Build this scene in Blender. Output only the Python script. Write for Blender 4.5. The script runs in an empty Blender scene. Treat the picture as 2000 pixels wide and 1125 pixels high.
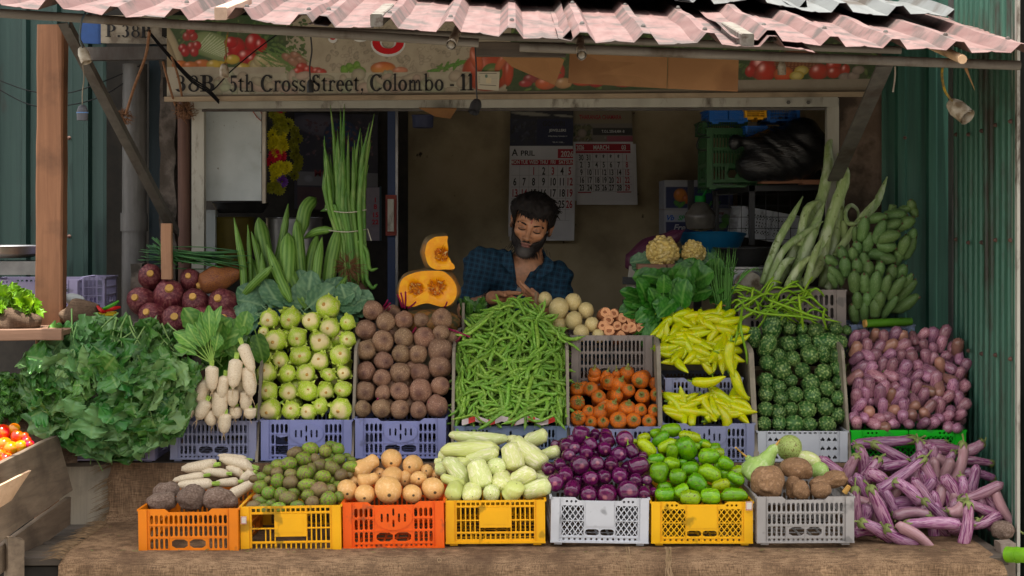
import bpy, math, random
import numpy as np
from mathutils import Vector, Matrix, noise as mnoise
from mathutils.geometry import tessellate_polygon
sc = bpy.context.scene
col = sc.collection
R = math.radians
rng = random.Random(11)
# camera, sky, sun, exposure
F, HC, HOR = 3100.0,1.65,420.0          # focal length in photo pixels, camera height, horizon row
cam_d = bpy.data.cameras.new('camera'); cam = bpy.data.objects.new('camera', cam_d); col.objects.link(cam)
cam.location = (0,0, HC); cam.rotation_euler = (R(90),0,0)
cam_d.sensor_width = 36; cam_d.lens = 36*F/2000
cam_d.shift_y = -(562.5-HOR)/2000
cam_d.clip_end = 500; cam_d.clip_start = .1
sc.camera = cam
SUN_EL, SUN_AZ = 84.0,-20.0               # azimuth measured from the street side (-Y) towards +X
w = bpy.data.worlds.new("World"); sc.world = w; w.use_nodes = True
nt = w.node_tree; nt.nodes.clear()
sky = nt.nodes.new('ShaderNodeTexSky'); sky.sky_type = 'NISHITA'; sky.sun_disc = False
sky.sun_elevation = R(SUN_EL); sky.sun_rotation = R(180-SUN_AZ)
sky.air_density = 1.3; sky.dust_density = 3.0
bg = nt.nodes.new('ShaderNodeBackground'); bg.inputs['Strength'].default_value = .15
wo = nt.nodes.new('ShaderNodeOutputWorld')
hz = nt.nodes.new('ShaderNodeHueSaturation'); hz.inputs['Saturation'].default_value = .30          # hazy, nearly white tropical sky
tn = nt.nodes.new('ShaderNodeMix'); tn.data_type = 'RGBA'; tn.blend_type = 'MULTIPLY'; tn.inputs[0].default_value = 1; tn.inputs[7].default_value = (1,.96,.90,1)
nt.links.new(sky.outputs[0], hz.inputs['Color']); nt.links.new(hz.outputs[0], tn.inputs[6]); nt.links.new(tn.outputs[2], bg.inputs[0]); nt.links.new(bg.outputs[0], wo.inputs[0])
sd = bpy.data.lights.new('sun', 'SUN'); sd.energy = 3.6; sd.angle = R(.5); sd.color = (1,.95,.87)
so = bpy.data.objects.new('sun', sd); col.objects.link(so)
sv = Vector((math.sin(R(SUN_AZ))*math.cos(R(SUN_EL)),-math.cos(R(SUN_AZ))*math.cos(R(SUN_EL)), math.sin(R(SUN_EL))))
so.rotation_euler = (-sv).to_track_quat('-Z', 'Y').to_euler(); so.location = (0,0,6)
sc.view_settings.view_transform = 'Standard'; sc.view_settings.look = 'None'
sc.view_settings.exposure = 1.5; sc.view_settings.gamma = 1
# small helpers
def P(px, py, Y): return Vector(((px-1000)/F*Y, Y, HC-(py-HOR)/F*Y))
def S(n, Y): return n/F*Y
def lerp(a, b, t): return a+(b-a)*t
def srgb(r, g, b):
  f = lambda c: (c/255/12.92 if c/255 <= .04045 else ((c/255+.055)/1.055)**2.4)
  return (f(r), f(g), f(b))
class MB:
  """collects geometry, then links it as one mesh object"""
  def __init__(s): s.v = []; s.f = []; s.mi = []; s.c = None; s.cur = 0
  def add(s, vs, fs, mi=None):
    n = len(s.v); s.v.extend([tuple(v) for v in vs])
    for f in fs: s.f.append(tuple(i+n for i in f)); s.mi.append(s.cur if mi is None else mi)
    return s
  def merge(s, o, M=None):
    vs = [M @ Vector(v) for v in o.v] if M is not None else o.v
    n = len(s.v); s.v.extend([tuple(v) for v in vs])
    for f, m in zip(o.f, o.mi): s.f.append(tuple(i+n for i in f)); s.mi.append(m)
    if o.c is not None:
      if s.c is None: s.c = []
      s.c.extend(o.c)
    return s
  def box(s, a, b, mi=None):
    (x0, y0, z0),(x1, y1, z1) = a, b
    vs = [(x0,y0,z0),(x1,y0,z0),(x1,y1,z0),(x0,y1,z0),(x0,y0,z1),(x1,y0,z1),(x1,y1,z1),(x0,y1,z1)]
    return s.add(vs, [(0,3,2,1),(4,5,6,7),(0,1,5,4),(1,2,6,5),(2,3,7,6),(3,0,4,7)], mi)
  def bar(s, a, b, w, h=None, up=(0,0,1), mi=None):
    """box from a to b, w across, h along up"""
    a = Vector(a); b = Vector(b); h = h or w
    d = (b-a).normalized(); u = Vector(up); x = d.cross(u)
    if x.length < 1e-4: x = d.cross(Vector((0,1,0)))
    x.normalize(); u = x.cross(d).normalized()
    vs = []
    for p in (a, b):
      for i, j in ((-1,-1),(1,-1),(1,1),(-1,1)): vs.append(p+x*(i*w/2)+u*(j*h/2))
    return s.add(vs, [(0,1,2,3),(7,6,5,4),(0,4,5,1),(1,5,6,2),(2,6,7,3),(3,7,4,0)], mi)
  def tube(s, pts, rad, n=8, cap=True, mi=None, flat=1.0):
    pts = [Vector(p) for p in pts]; m = len(pts)
    if not hasattr(rad, '__len__'): rad = [rad]*m
    t0 = (pts[1]-pts[0]).normalized(); ref = Vector((0,0,1)) if abs(t0.z) < .9 else Vector((1,0,0))
    x = t0.cross(ref).normalized(); vs = []; fs = []
    for i, p in enumerate(pts):
      t = (pts[min(i+1,m-1)]-pts[max(i-1,0)])
      t = t.normalized() if t.length > 1e-9 else t0
      x = (x-t*x.dot(t))
      x = x.normalized() if x.length > 1e-6 else t.orthogonal().normalized()
      y = t.cross(x)
      for k in range(n):
        a = 2*math.pi*k/n; vs.append(p+(x*math.cos(a)+y*math.sin(a)*flat)*rad[i])
    for i in range(m-1):
      for k in range(n):
        k2 = (k+1) % n; fs.append((i*n+k, i*n+k2,(i+1)*n+k2,(i+1)*n+k))
    if cap: fs.append(tuple(range(n-1,-1,-1))); fs.append(tuple((m-1)*n+k for k in range(n)))
    return s.add(vs, fs, mi)
  def disc(s, c, nrm, r, n=16, mi=None):
    nrm = Vector(nrm).normalized(); x = nrm.orthogonal().normalized(); y = nrm.cross(x); c = Vector(c)
    return s.add([c+(x*math.cos(2*math.pi*k/n)+y*math.sin(2*math.pi*k/n))*r for k in range(n)],[tuple(range(n))], mi)
  def quad(s, *p, mi=None): return s.add(p, [tuple(range(len(p)))], mi)
  def mesh(s, name, mats=(), smooth=True, angle=40):
    me = bpy.data.meshes.new(name); me.from_pydata(s.v, [], s.f)
    for m in (mats if isinstance(mats, (list, tuple)) else [mats]): me.materials.append(m)
    if s.f:
      me.polygons.foreach_set('material_index', s.mi)
      me.polygons.foreach_set('use_smooth', [smooth]*len(s.f))
    if s.c is not None:
      a = me.color_attributes.new('Col', 'FLOAT_COLOR', 'POINT')
      a.data.foreach_set('color', np.array([(*c, 1) if len(c) == 3 else c for c in s.c], dtype=np.float32).ravel())
    me.update()
    if smooth and angle and s.f: me.set_sharp_from_angle(angle=R(angle))
    return me
  def build(s, name, mats, parent=None, smooth=True, angle=40, loc=None, **kw):
    return obj(name, s.mesh(name, mats, smooth, angle), parent, loc, **kw)
def obj(name, me, parent=None, loc=None, M=None, label=None, cat=None, group=None, kind=None):
  o = bpy.data.objects.new(name, me); col.objects.link(o)
  if parent is not None: o.parent = parent
  if M is not None: o.matrix_world = M
  elif loc is not None: o.location = loc
  if label: o['label'] = label
  if cat: o['category'] = cat
  if group: o['group'] = group
  if kind: o['kind'] = kind
  return o
def thing(name, label, cat, loc=(0,0,0), group=None): return obj(name, None, loc=loc, label=label, cat=cat, group=group)
def wob(v, amp, fr, seed=0):
  v = Vector(v); return v+mnoise.noise_vector(v*fr+Vector((seed*3.7, seed*1.3, seed)))*amp
def plank(a, b, w, h, up=(0,0,1), seg=14, amp=.002, seed=0, mb=None, mi=None):
  """a board from a to b with slightly uneven faces and eased edges"""
  mb = mb or MB(); a = Vector(a); b = Vector(b); d = (b-a).normalized(); u = Vector(up); x = d.cross(u).normalized(); u = x.cross(d).normalized()
  e = min(w, h)*.09; pr = [(-w/2+e,-h/2),(w/2-e,-h/2),(w/2,-h/2+e),(w/2,h/2-e),(w/2-e,h/2),(-w/2+e,h/2),(-w/2,h/2-e),(-w/2,-h/2+e)]
  vs = []; fs = []; n = 8
  for i in range(seg+1):
    c = a.lerp(b, i/seg)
    for q in pr: vs.append(wob(c+x*q[0]+u*q[1], amp, 9, seed))
  for i in range(seg):
    for k in range(n): fs.append((i*n+k, i*n+(k+1)%n, (i+1)*n+(k+1)%n, (i+1)*n+k))
  fs.append(tuple(range(n-1,-1,-1))); fs.append(tuple(seg*n+k for k in range(n)))
  return mb.add(vs, fs, mi)
def plate(mb, outer, holes, th, M=None, mi=None):
  """flat plate in local x-z with real holes; front face at y=0, back at y=th"""
  loops = [outer]+holes
  tri = tessellate_polygon([[Vector((x, z, 0)) for x, z in l] for l in loops])
  pts = [p for l in loops for p in l]; n = len(pts)
  vs = [Vector((x, 0, z)) for x, z in pts]+[Vector((x, th, z)) for x, z in pts]
  fs = []
  for t in tri:
    a, b, c = [pts[i] for i in t]
    ccw = (b[0]-a[0])*(c[1]-a[1])-(b[1]-a[1])*(c[0]-a[0]) > 0
    t = tuple(t) if ccw else tuple(reversed(t))
    fs.append(t); fs.append(tuple(i+n for i in reversed(t)))
  k = 0
  for li, l in enumerate(loops):
    m = len(l); area = sum(l[i][0]*l[(i+1)%m][1]-l[(i+1)%m][0]*l[i][1] for i in range(m))
    for i in range(m):
      q = (k+i, k+(i+1)%m, k+(i+1)%m+n, k+i+n)
      if (area > 0) == (li == 0): q = q[::-1]
      fs.append(q)
    k += m
  if M is not None: vs = [M @ v for v in vs]
  return mb.add(vs, fs, mi)
def slot(x0, x1, z0, z1, n=5):
  w_, h_ = x1-x0, z1-z0; r = min(w_, h_)/2; out = []
  if h_ >= w_:
    for cx, cz, a0 in ((( x0+x1)/2, z1-r, 0),((x0+x1)/2, z0+r, 180)):
      for k in range(n+1): a = R(a0+180*k/n); out.append((cx+r*math.cos(a), cz+r*math.sin(a)))
  else:
    for cx, cz, a0 in ((x1-r, (z0+z1)/2,-90),(x0+r, (z0+z1)/2,90)):
      for k in range(n+1): a = R(a0+180*k/n); out.append((cx+r*math.cos(a), cz+r*math.sin(a)))
  res = []
  for p in out:
    if not res or abs(p[0]-res[-1][0])+abs(p[1]-res[-1][1]) > 1e-5: res.append(p)
  if abs(res[0][0]-res[-1][0])+abs(res[0][1]-res[-1][1]) < 1e-5: res.pop()
  return res
def rect(x0, x1, z0, z1): return [(x0,z0),(x1,z0),(x1,z1),(x0,z1)]
def clip_poly(poly, x0, x1, z0, z1):
  for ax, lim, sgn in ((0,x0,1),(0,x1,-1),(1,z0,1),(1,z1,-1)):
    out = []
    for i in range(len(poly)):
      a, b = poly[i], poly[(i+1)%len(poly)]; da = sgn*(a[ax]-lim); db = sgn*(b[ax]-lim)
      if da >= 0: out.append(a)
      if (da >= 0) != (db >= 0):
        t = da/(da-db); out.append((a[0]+(b[0]-a[0])*t, a[1]+(b[1]-a[1])*t))
    poly = out
    if len(poly) < 3: return None
  ar = abs(sum(poly[i][0]*poly[(i+1)%len(poly)][1]-poly[(i+1)%len(poly)][0]*poly[i][1] for i in range(len(poly))))/2
  return poly if ar > 4e-6 else None
# materials
def new_mat(name):
  m = bpy.data.materials.new(name); m.use_nodes = True; t = m.node_tree
  return m, t, t.nodes['Principled BSDF']
def N(t, typ, **kw):
  n = t.nodes.new(typ)
  for k, v in kw.items(): setattr(n, k, v)
  return n
def setin(n, **kw):
  for k, v in kw.items(): n.inputs[k.replace('_', ' ')].default_value = v
def coords(t, stretch=(1,1,1), rnd=True):
  tc = N(t, 'ShaderNodeTexCoord'); src = tc.outputs['Object']
  if rnd:
    oi = N(t, 'ShaderNodeObjectInfo'); ml = N(t, 'ShaderNodeMath', operation='MULTIPLY'); ml.inputs[1].default_value = 37.7
    t.links.new(oi.outputs['Random'], ml.inputs[0])
    va = N(t, 'ShaderNodeVectorMath', operation='ADD'); t.links.new(src, va.inputs[0]); t.links.new(ml.outputs[0], va.inputs[1]); src = va.outputs[0]
  mp = N(t, 'ShaderNodeMapping'); mp.inputs['Scale'].default_value = stretch; t.links.new(src, mp.inputs['Vector'])
  return mp.outputs[0]
def noise(t, vec, scale, detail=4, rough=.55, dist=0):
  n = N(t, 'ShaderNodeTexNoise'); setin(n, Scale=scale, Detail=detail, Roughness=rough, Distortion=dist); t.links.new(vec, n.inputs['Vector']); return n.outputs['Fac']
def ramp(t, fac, stops, interp='LINEAR'):
  r = N(t, 'ShaderNodeValToRGB'); r.color_ramp.interpolation = interp; el = r.color_ramp.elements
  while len(el) < len(stops): el.new(.5)
  for e, (p, c) in zip(el, stops): e.position = p; e.color = (*c, 1) if len(c) == 3 else c
  t.links.new(fac, r.inputs[0]); return r.outputs[0]
def mixc(t, fac, a, b, mode='MIX'):
  m = N(t, 'ShaderNodeMix', data_type='RGBA', blend_type=mode)
  for s_, v in ((0, fac),(6, a),(7, b)):
    if hasattr(v, 'links'): t.links.new(v, m.inputs[s_])
    elif s_ == 0: m.inputs[0].default_value = v
    else: m.inputs[s_].default_value = (*v, 1) if len(v) == 3 else v
  return m.outputs[2]
def bumpn(t, b, h, strength, dist=.002):
  n = N(t, 'ShaderNodeBump'); setin(n, Strength=strength, Distance=dist); t.links.new(h, n.inputs['Height']); t.links.new(n.outputs[0], b.inputs['Normal'])
def vary(t, c, rnd=.15, hue=.0, sat=0):
  if not rnd and not hue: return c
  oi = N(t, 'ShaderNodeObjectInfo'); hs = N(t, 'ShaderNodeHueSaturation')
  mr = N(t, 'ShaderNodeMapRange'); setin(mr, To_Min=1-rnd, To_Max=1+rnd); t.links.new(oi.outputs['Random'], mr.inputs['Value']); t.links.new(mr.outputs[0], hs.inputs['Value'])
  if hue:
    wn = N(t, 'ShaderNodeTexWhiteNoise', noise_dimensions='1D'); t.links.new(oi.outputs['Random'], wn.inputs['W'])
    m2 = N(t, 'ShaderNodeMapRange'); setin(m2, To_Min=.5-hue, To_Max=.5+hue); t.links.new(wn.outputs['Value'], m2.inputs['Value']); t.links.new(m2.outputs[0], hs.inputs['Hue'])
  t.links.new(c, hs.inputs['Color']); return hs.outputs[0]
def punch(c, k=1.16):
  l_ = .25*c[0]+.6*c[1]+.15*c[2]; return tuple(max(.002, l_+(x-l_)*k) for x in c)
def mat(name, c1, c2=None, c3=None, scale=20, detail=4, rough=.55, bump=.0, bs=60, bd=.002, rnd=.12, hue=.0, metal=0, coat=0,
    stretch=(1,1,1), pos=(.38,.62), spec=.38, attr=None, spots=None, rv=0, trans=0, alpha=None, attr2=None, odd=None):
  """procedural surface: noise ramp c1>c2>c3, optional mix by the mesh's Col attribute, optional spots=(colour, scale, threshold)"""
  m, t, b = new_mat(name); c2 = c2 or tuple(x*.8 for x in c1); c1, c2 = punch(c1), punch(c2); c3 = punch(c3) if c3 else None; attr = punch(attr) if attr else attr
  if spots: spots = (punch(spots[0]),)+tuple(spots[1:])
  vec = coords(t, stretch)
  st = [(pos[0], c1),(pos[1], c2)] if c3 is None else [(pos[0], c1),((pos[0]+pos[1])/2, c2),(pos[1], c3)]
  f = noise(t, vec, scale, detail); c = ramp(t, f, st)
  if attr is not None:
    at = N(t, 'ShaderNodeAttribute', attribute_name='Col'); sp = N(t, 'ShaderNodeSeparateColor'); t.links.new(at.outputs['Color'], sp.inputs[0])
    if attr2: c = mixc(t, sp.outputs[1], c, attr2)
    c = mixc(t, sp.outputs[0], c, attr)
  if odd:      # a share of the pieces is of another colour: (colour, share)
    oi = N(t, 'ShaderNodeObjectInfo'); wn = N(t, 'ShaderNodeTexWhiteNoise', noise_dimensions='1D'); t.links.new(oi.outputs['Random'], wn.inputs['W'])
    of = ramp(t, wn.outputs['Value'],[(odd[1],(.8,.8,.8)),(min(1, odd[1]+.12),(0,0,0))]); c = mixc(t, of, c, punch(odd[0]))
  if spots:
    sf = ramp(t, noise(t, coords(t), spots[1],3),[(spots[2],(0,0,0)),(spots[2]+.06,(1,1,1))])
    c = mixc(t, sf, c, spots[0])
  c = vary(t, c, rnd, hue); t.links.new(c, b.inputs['Base Color'])
  setin(b, Roughness=rough, Metallic=metal); b.inputs['Specular IOR Level'].default_value = spec; b.inputs['Coat Weight'].default_value = coat
  if rv:
    mr = N(t, 'ShaderNodeMapRange'); setin(mr, To_Min=max(0.02, rough-rv), To_Max=rough+rv); t.links.new(f, mr.inputs['Value']); t.links.new(mr.outputs[0], b.inputs['Roughness'])
  if bump: bumpn(t, b, noise(t, coords(t, stretch), bs, 4), bump, bd)
  if trans:
    out = t.nodes['Material Output']; tr = N(t, 'ShaderNodeBsdfTranslucent'); t.links.new(c, tr.inputs[0]); mx = N(t, 'ShaderNodeMixShader'); mx.inputs[0].default_value = trans
    t.links.new(b.outputs[0], mx.inputs[1]); t.links.new(tr.outputs[0], mx.inputs[2]); t.links.new(mx.outputs[0], out.inputs[0])
  return m
def mat_print(name, rough=.6, dirt=.35, dcol=(.16,.12,.08), gain=1.0):
  """printed artwork: colours come from the mesh's Col attribute, with grime over it"""
  m, t, b = new_mat(name); at = N(t, 'ShaderNodeAttribute', attribute_name='Col')
  v = coords(t, rnd=False); g = ramp(t, noise(t, v, 9,6,.7),[(.45,(0,0,0)),(.8,(1,1,1))])
  ml = N(t, 'ShaderNodeMath', operation='MULTIPLY'); ml.inputs[1].default_value = dirt; t.links.new(g, ml.inputs[0])
  c = mixc(t, ml.outputs[0], mixc(t, 1.0, at.outputs['Color'],(gain, gain*.99, gain*.95), 'MULTIPLY'), dcol); t.links.new(c, b.inputs['Base Color']); setin(b, Roughness=rough)
  return m
def mat_metal(name, c1, c2, rust=(.12,.05,.025), rusta=.55, rough=.5, streak=(30,30,1.2), metal=0, rs=3.0, bump=.15):
  """painted sheet metal with vertical streaks and rust"""
  m, t, b = new_mat(name); vec = coords(t, streak, False); v0 = coords(t, (1,1,.35), False)
  f = noise(t, vec, 1.6,5,.6); c = ramp(t, f, [(.3, c1),(.7, c2)])
  rf = ramp(t, noise(t, v0, rs, 7,.68),[(rusta, (0,0,0)),(rusta+.12,(1,1,1))]); c = mixc(t, rf, c, rust)
  t.links.new(c, b.inputs['Base Color']); setin(b, Roughness=rough, Metallic=metal)
  bumpn(t, b, f, bump, .003); return m
def mat_wood(name, c1, c2, axis=2, rough=.75, sc_=1.0, c3=None):
  s_ = [34*sc_]*3; s_[axis] = 1.6*sc_
  m, t, b = new_mat(name); v = coords(t, tuple(s_), False); f = noise(t, v, 1.2,6,.65,.4)
  c = ramp(t, f, [(.3, c1),(.68, c2)]); big = noise(t, coords(t, rnd=False),4.5,5,.6)
  c = mixc(t, ramp(t, big, [(.5,(0,0,0)),(.72,(.75,.75,.75))]), c, c3 or tuple(x*.45 for x in c1))
  t.links.new(c, b.inputs['Base Color']); setin(b, Roughness=rough); bumpn(t, b, f, .5,.002); return m
def mat_burlap(name, c1, c2, c3):
  m, t, b = new_mat(name); tc = coords(t, rnd=False)
  a1 = noise(t, coords(t, (24,24,290), False),1,3,.6); a2 = noise(t, coords(t, (290,290,24), False),1,3,.6)
  ad = N(t, 'ShaderNodeMath', operation='ADD'); t.links.new(a1, ad.inputs[0]); t.links.new(a2, ad.inputs[1])
  hf = N(t, 'ShaderNodeMath', operation='MULTIPLY'); hf.inputs[1].default_value = .5; t.links.new(ad.outputs[0], hf.inputs[0])
  c = ramp(t, hf.outputs[0],[(.38, c1),(.62, c2)])
  st = ramp(t, noise(t, tc, 4.5,7,.7),[(.44,(0,0,0)),(.66,(.85,.85,.85))]); c = mixc(t, st, c, c3)
  t.links.new(c, b.inputs['Base Color']); setin(b, Roughness=.95); b.inputs['Specular IOR Level'].default_value = .1
  bumpn(t, b, hf.outputs[0],.8,.005); return m
# printed canvases
def canvas(name, TL, TR, BR, BL, img, m, parent=None, bulge=0, **kw):
  """grid mesh whose vertices carry the printed colours img[h][w]"""
  h_, w_, _ = img.shape; TL, TR, BR, BL = map(Vector, (TL, TR, BR, BL))
  u = np.linspace(0,1, w_); v = np.linspace(0,1, h_); U, V = np.meshgrid(u, v)
  pts = (np.outer((1-V).ravel()*(1-U).ravel(), TL)+np.outer((1-V).ravel()*U.ravel(), TR)+np.outer(V.ravel()*U.ravel(), BR)+np.outer(V.ravel()*(1-U).ravel(), BL))
  if bulge: pts[:, 1] += bulge*np.sin(U.ravel()*7+V.ravel()*3)
  idx = np.arange(h_*w_).reshape(h_, w_)
  fs = np.stack([idx[1:, :-1], idx[1:, 1:], idx[:-1,1:], idx[:-1, :-1]],-1).reshape(-1,4)
  me = bpy.data.meshes.new(name); me.from_pydata(pts.tolist(),[], fs.tolist()); me.materials.append(m)
  a = me.color_attributes.new('Col', 'FLOAT_COLOR', 'POINT')
  c = np.concatenate([img.reshape(-1,3), np.ones((h_*w_, 1))],1).astype(np.float32); a.data.foreach_set('color', c.ravel())
  me.update(); return obj(name, me, parent, **kw)
class Paint:
  def __init__(s, w_, h_, bgc, x0=0, y0=0, k=1.0):
    s.w, s.h, s.x0, s.y0, s.k = w_, h_, x0, y0, k; s.im = np.zeros((h_, w_, 3)); s.im[:] = bgc
    yy, xx = np.mgrid[0:h_, 0:w_]; s.X = xx/k+x0; s.Y = yy/k+y0; s.r = np.random.RandomState(4)
  def ell(s, cx, cy, rx, ry, c, ang=0, hi=.35, c2=None, soft=.08, sh=.5):
    a = R(ang); dx = s.X-cx; dy = s.Y-cy; u = (dx*math.cos(a)+dy*math.sin(a))/rx; v = (-dx*math.sin(a)+dy*math.cos(a))/ry
    d = np.sqrt(u*u+v*v); m_ = np.clip((1-d)/soft, 0,1)[..., None]
    shade = (1-sh*np.clip(d, 0,1)**3)[..., None]; colr = np.array(c)*shade
    if c2 is not None:
      t_ = np.clip((v+1)/2,0,1)[..., None]; colr = colr*(1-t_)+np.array(c2)*shade*t_
    hl = np.exp(-(((u+.35)/.22)**2+((v+.35)/.28)**2))[..., None]*hi
    s.im = s.im*(1-m_)+(colr+hl)*m_; return s
  def rect(s, x0, y0, x1, y1, c):
    m_ = ((s.X >= x0)&(s.X < x1)&(s.Y >= y0)&(s.Y < y1)); s.im[m_] = c; return s
  def speck(s, x0, y0, x1, y1, n, c1, c2, r=3, el=1.8):
    for _ in range(n):
      x = s.r.uniform(x0, x1); y = s.r.uniform(y0, y1); t_ = s.r.rand(); s.ell(x, y, r*s.r.uniform(.6, el), r*s.r.uniform(.4,1), np.array(c1)*(1-t_)+np.array(c2)*t_, s.r.uniform(0,180),.05)
    return s
def text_mesh(txt, size, bold=0.0, align='CENTER', shear=0, space=1.0):
  cu = bpy.data.curves.new('t', 'FONT'); cu.body = txt; cu.size = size; cu.align_x = align; cu.offset = bold; cu.shear = shear; cu.space_character = space
  cu.resolution_u = 3
  o = bpy.data.objects.new('t', cu); col.objects.link(o); bpy.context.view_layer.update()
  dg = bpy.context.evaluated_depsgraph_get(); me = bpy.data.meshes.new_from_object(o.evaluated_get(dg), depsgraph=dg)
  bpy.data.objects.remove(o); bpy.data.curves.remove(cu); return me
def text_into(mb, txt, size, frame, u, v, bold=0.0, align='CENTER', sx=1.0, mi=None, **kw):
  """adds lettering (x right, y up in the plane of frame=(origin, ux, uz))"""
  me = text_mesh(txt, size, bold, align, **kw); o, ux, uz = frame; nn = ux.cross(uz)
  vs = [o+ux*(u+q.co.x*sx)+uz*(v+q.co.y) for q in me.vertices]
  mb.add(vs, [tuple(p.vertices) for p in me.polygons], mi); bpy.data.meshes.remove(me)
# implicit surfaces
def sd_ell(p, c, r, M=None):
  q = p-np.array(c)
  if M is not None: q = q @ np.array(M)
  r = np.array(r); k0 = np.sqrt(((q/r)**2).sum(-1)); k1 = np.sqrt(((q/r**2)**2).sum(-1))+1e-9
  return k0*(k0-1)/k1
def sd_cap(p, a, b, ra, rb):
  a = np.array(a, float); b = np.array(b, float); ba = b-a; h = np.clip(((p-a) @ ba)/(ba @ ba),0,1)
  return np.sqrt(((p-a-h[..., None]*ba)**2).sum(-1))-(ra+(rb-ra)*h)
def smin(a, b, k):
  h = np.clip(.5+.5*(b-a)/k, 0,1); return b+(a-b)*h-k*h*(1-h)
def smax(a, b, k): return -smin(-a, -b, k)
def rotm(x=0, y=0, z=0): return (Matrix.Rotation(R(z),3, 'Z') @ Matrix.Rotation(R(y),3, 'Y') @ Matrix.Rotation(R(x),3, 'X'))
def nets(fn, lo, hi, vs_, axes=None):
  """surface nets of fn over the box lo..hi (or over given axis samples); returns MB"""
  if axes is None:
    lo = np.array(lo, float); hi = np.array(hi, float); n = np.ceil((hi-lo)/vs_).astype(int)+1
    ax = [lo[i]+vs_*np.arange(n[i]) for i in range(3)]
  else: ax = axes; n = np.array([len(a) for a in ax])
  G = np.stack(np.meshgrid(*ax, indexing='ij'),-1); V = fn(G); sg = V < 0
  cn = n-1; cnt = np.zeros(cn); acc = np.zeros((*cn, 3))
  corner = [(i, j, k) for i in (0,1) for j in (0,1) for k in (0,1)]
  sl = lambda c: tuple(slice(c[i], c[i]+cn[i]) for i in range(3))
  for a in corner:
    for d in range(3):
      if a[d]: continue
      b = list(a); b[d] = 1; va = V[sl(a)]; vb = V[sl(b)]; ch = (va < 0) != (vb < 0)
      t_ = np.where(ch, va/np.where(ch, va-vb, 1),0)
      for e in range(3): acc[..., e] += np.where(ch, a[e]+(t_ if e == d else 0),0)
      cnt += ch
  act = cnt > 0; idx = -np.ones(cn, int); idx[act] = np.arange(act.sum())
  ii = np.stack(np.nonzero(act),-1); fi = ii+acc[act]/cnt[act][:, None]; pos = np.stack([np.interp(fi[:, i], np.arange(n[i]), ax[i]) for i in range(3)],-1)
  faces = []
  for d in range(3):
    e1, e2 = (d+1) % 3,(d+2) % 3
    s0 = [slice(1, n[i]-1) for i in range(3)]; s0[d] = slice(0, cn[d]); s1 = list(s0); s1[d] = slice(1, cn[d]+1)
    A = sg[tuple(s0)]; B = sg[tuple(s1)]; ch = np.stack(np.nonzero(A != B),-1)
    if not len(ch): continue
    inside = A[tuple(ch.T)]; base = ch.copy(); base[:, e1] += 1; base[:, e2] += 1
    def cell(o1, o2):
      c = base.copy(); c[:, e1] -= o1; c[:, e2] -= o2; return idx[tuple(c.T)]
    q = np.stack([cell(1,1), cell(0,1), cell(0,0), cell(1,0)],-1); q[~inside] = q[~inside][:, ::-1]; faces.append(q)
  mb = MB(); mb.v = [tuple(p) for p in pos]; fl = np.concatenate(faces); mb.f = [tuple(f) for f in fl.tolist() if min(f) >= 0]; mb.mi = [0]*len(mb.f); return mb
ORD = ['first','second','third','fourth','fifth','sixth','seventh','eighth','ninth','tenth','eleventh','twelfth','thirteenth','fourteenth','fifteenth','sixteenth','seventeenth','eighteenth','nineteenth','twentieth']
def from_left(i, n):
  if n == 1: return 'alone'
  if i == 0: return 'leftmost'
  if i == n-1: return 'rightmost'
  if i <= (n-1)/2: return ORD[i]+' from left'
  return ORD[n-1-i]+' from right'
def row_name(i, n):
  if n == 1: return ''
  if i == 0: return 'top row'
  if i == n-1: return 'bottom row'
  return (ORD[i]+' row down') if i <= n/2 else (ORD[n-1-i]+' row up')
# MATERIALS OF THE PLACE
M_road = mat('road', (.16,.145,.125),(.12,.11,.095),(.19,.175,.15), scale=3, rough=.95, bump=.3, bs=90, rnd=0)
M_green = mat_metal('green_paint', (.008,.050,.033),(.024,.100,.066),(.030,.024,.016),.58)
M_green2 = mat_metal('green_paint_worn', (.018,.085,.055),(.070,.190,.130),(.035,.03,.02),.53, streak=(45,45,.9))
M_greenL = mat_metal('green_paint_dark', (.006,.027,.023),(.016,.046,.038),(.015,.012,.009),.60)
M_pink = mat_metal('pink_roof_paint', (.115,.052,.046),(.175,.103,.093),(.06,.042,.036),.48, streak=(14,1.0,14), rough=.7, rs=6, bump=.1)
M_greysheet = mat_metal('grey_roof_paint', (.095,.10,.098),(.14,.148,.145),(.06,.05,.04),.50, streak=(9,1.3,9), rough=.55, bump=.1)
M_pipe = mat_metal('galvanised', (.11,.095,.08),(.19,.17,.145),(.06,.04,.025),.52, streak=(2.5,30,30), rough=.6)
M_iron = mat_metal('old_iron', (.055,.05,.045),(.10,.09,.08),(.04,.025,.018),.5, streak=(12,12,12), rough=.7)
M_rustpipe = mat_metal('rusty_pipe', (.075,.035,.026),(.12,.06,.042),(.05,.03,.022),.5, rough=.8)
M_greypvc = mat_metal('grey_pvc', (.075,.07,.066),(.12,.115,.11),(.045,.04,.035),.56, rough=.5)
M_bluepaint = mat_metal('blue_post', (.015,.035,.05),(.025,.05,.07),(.06,.04,.03),.56, rough=.6)
M_navy = mat_metal('navy_post', (.015,.03,.085),(.02,.04,.11),(.03,.025,.02),.6, rough=.6)
M_white = mat_metal('off_white_paint', (.33,.31,.26),(.44,.42,.36),(.09,.07,.05),.54, streak=(6,6,2), rough=.6, rs=9)
M_board = mat('white_board', (.50,.53,.53),(.42,.45,.45),(.3,.3,.28), scale=5, rough=.5, rnd=0, pos=(.4,.8), spots=((.2,.19,.16),60,.68))
M_conc = mat('rough_concrete', (.07,.058,.048),(.13,.11,.095),(.035,.03,.025), scale=9, rough=.95, bump=.8, bs=45, bd=.006, rnd=0)
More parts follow.
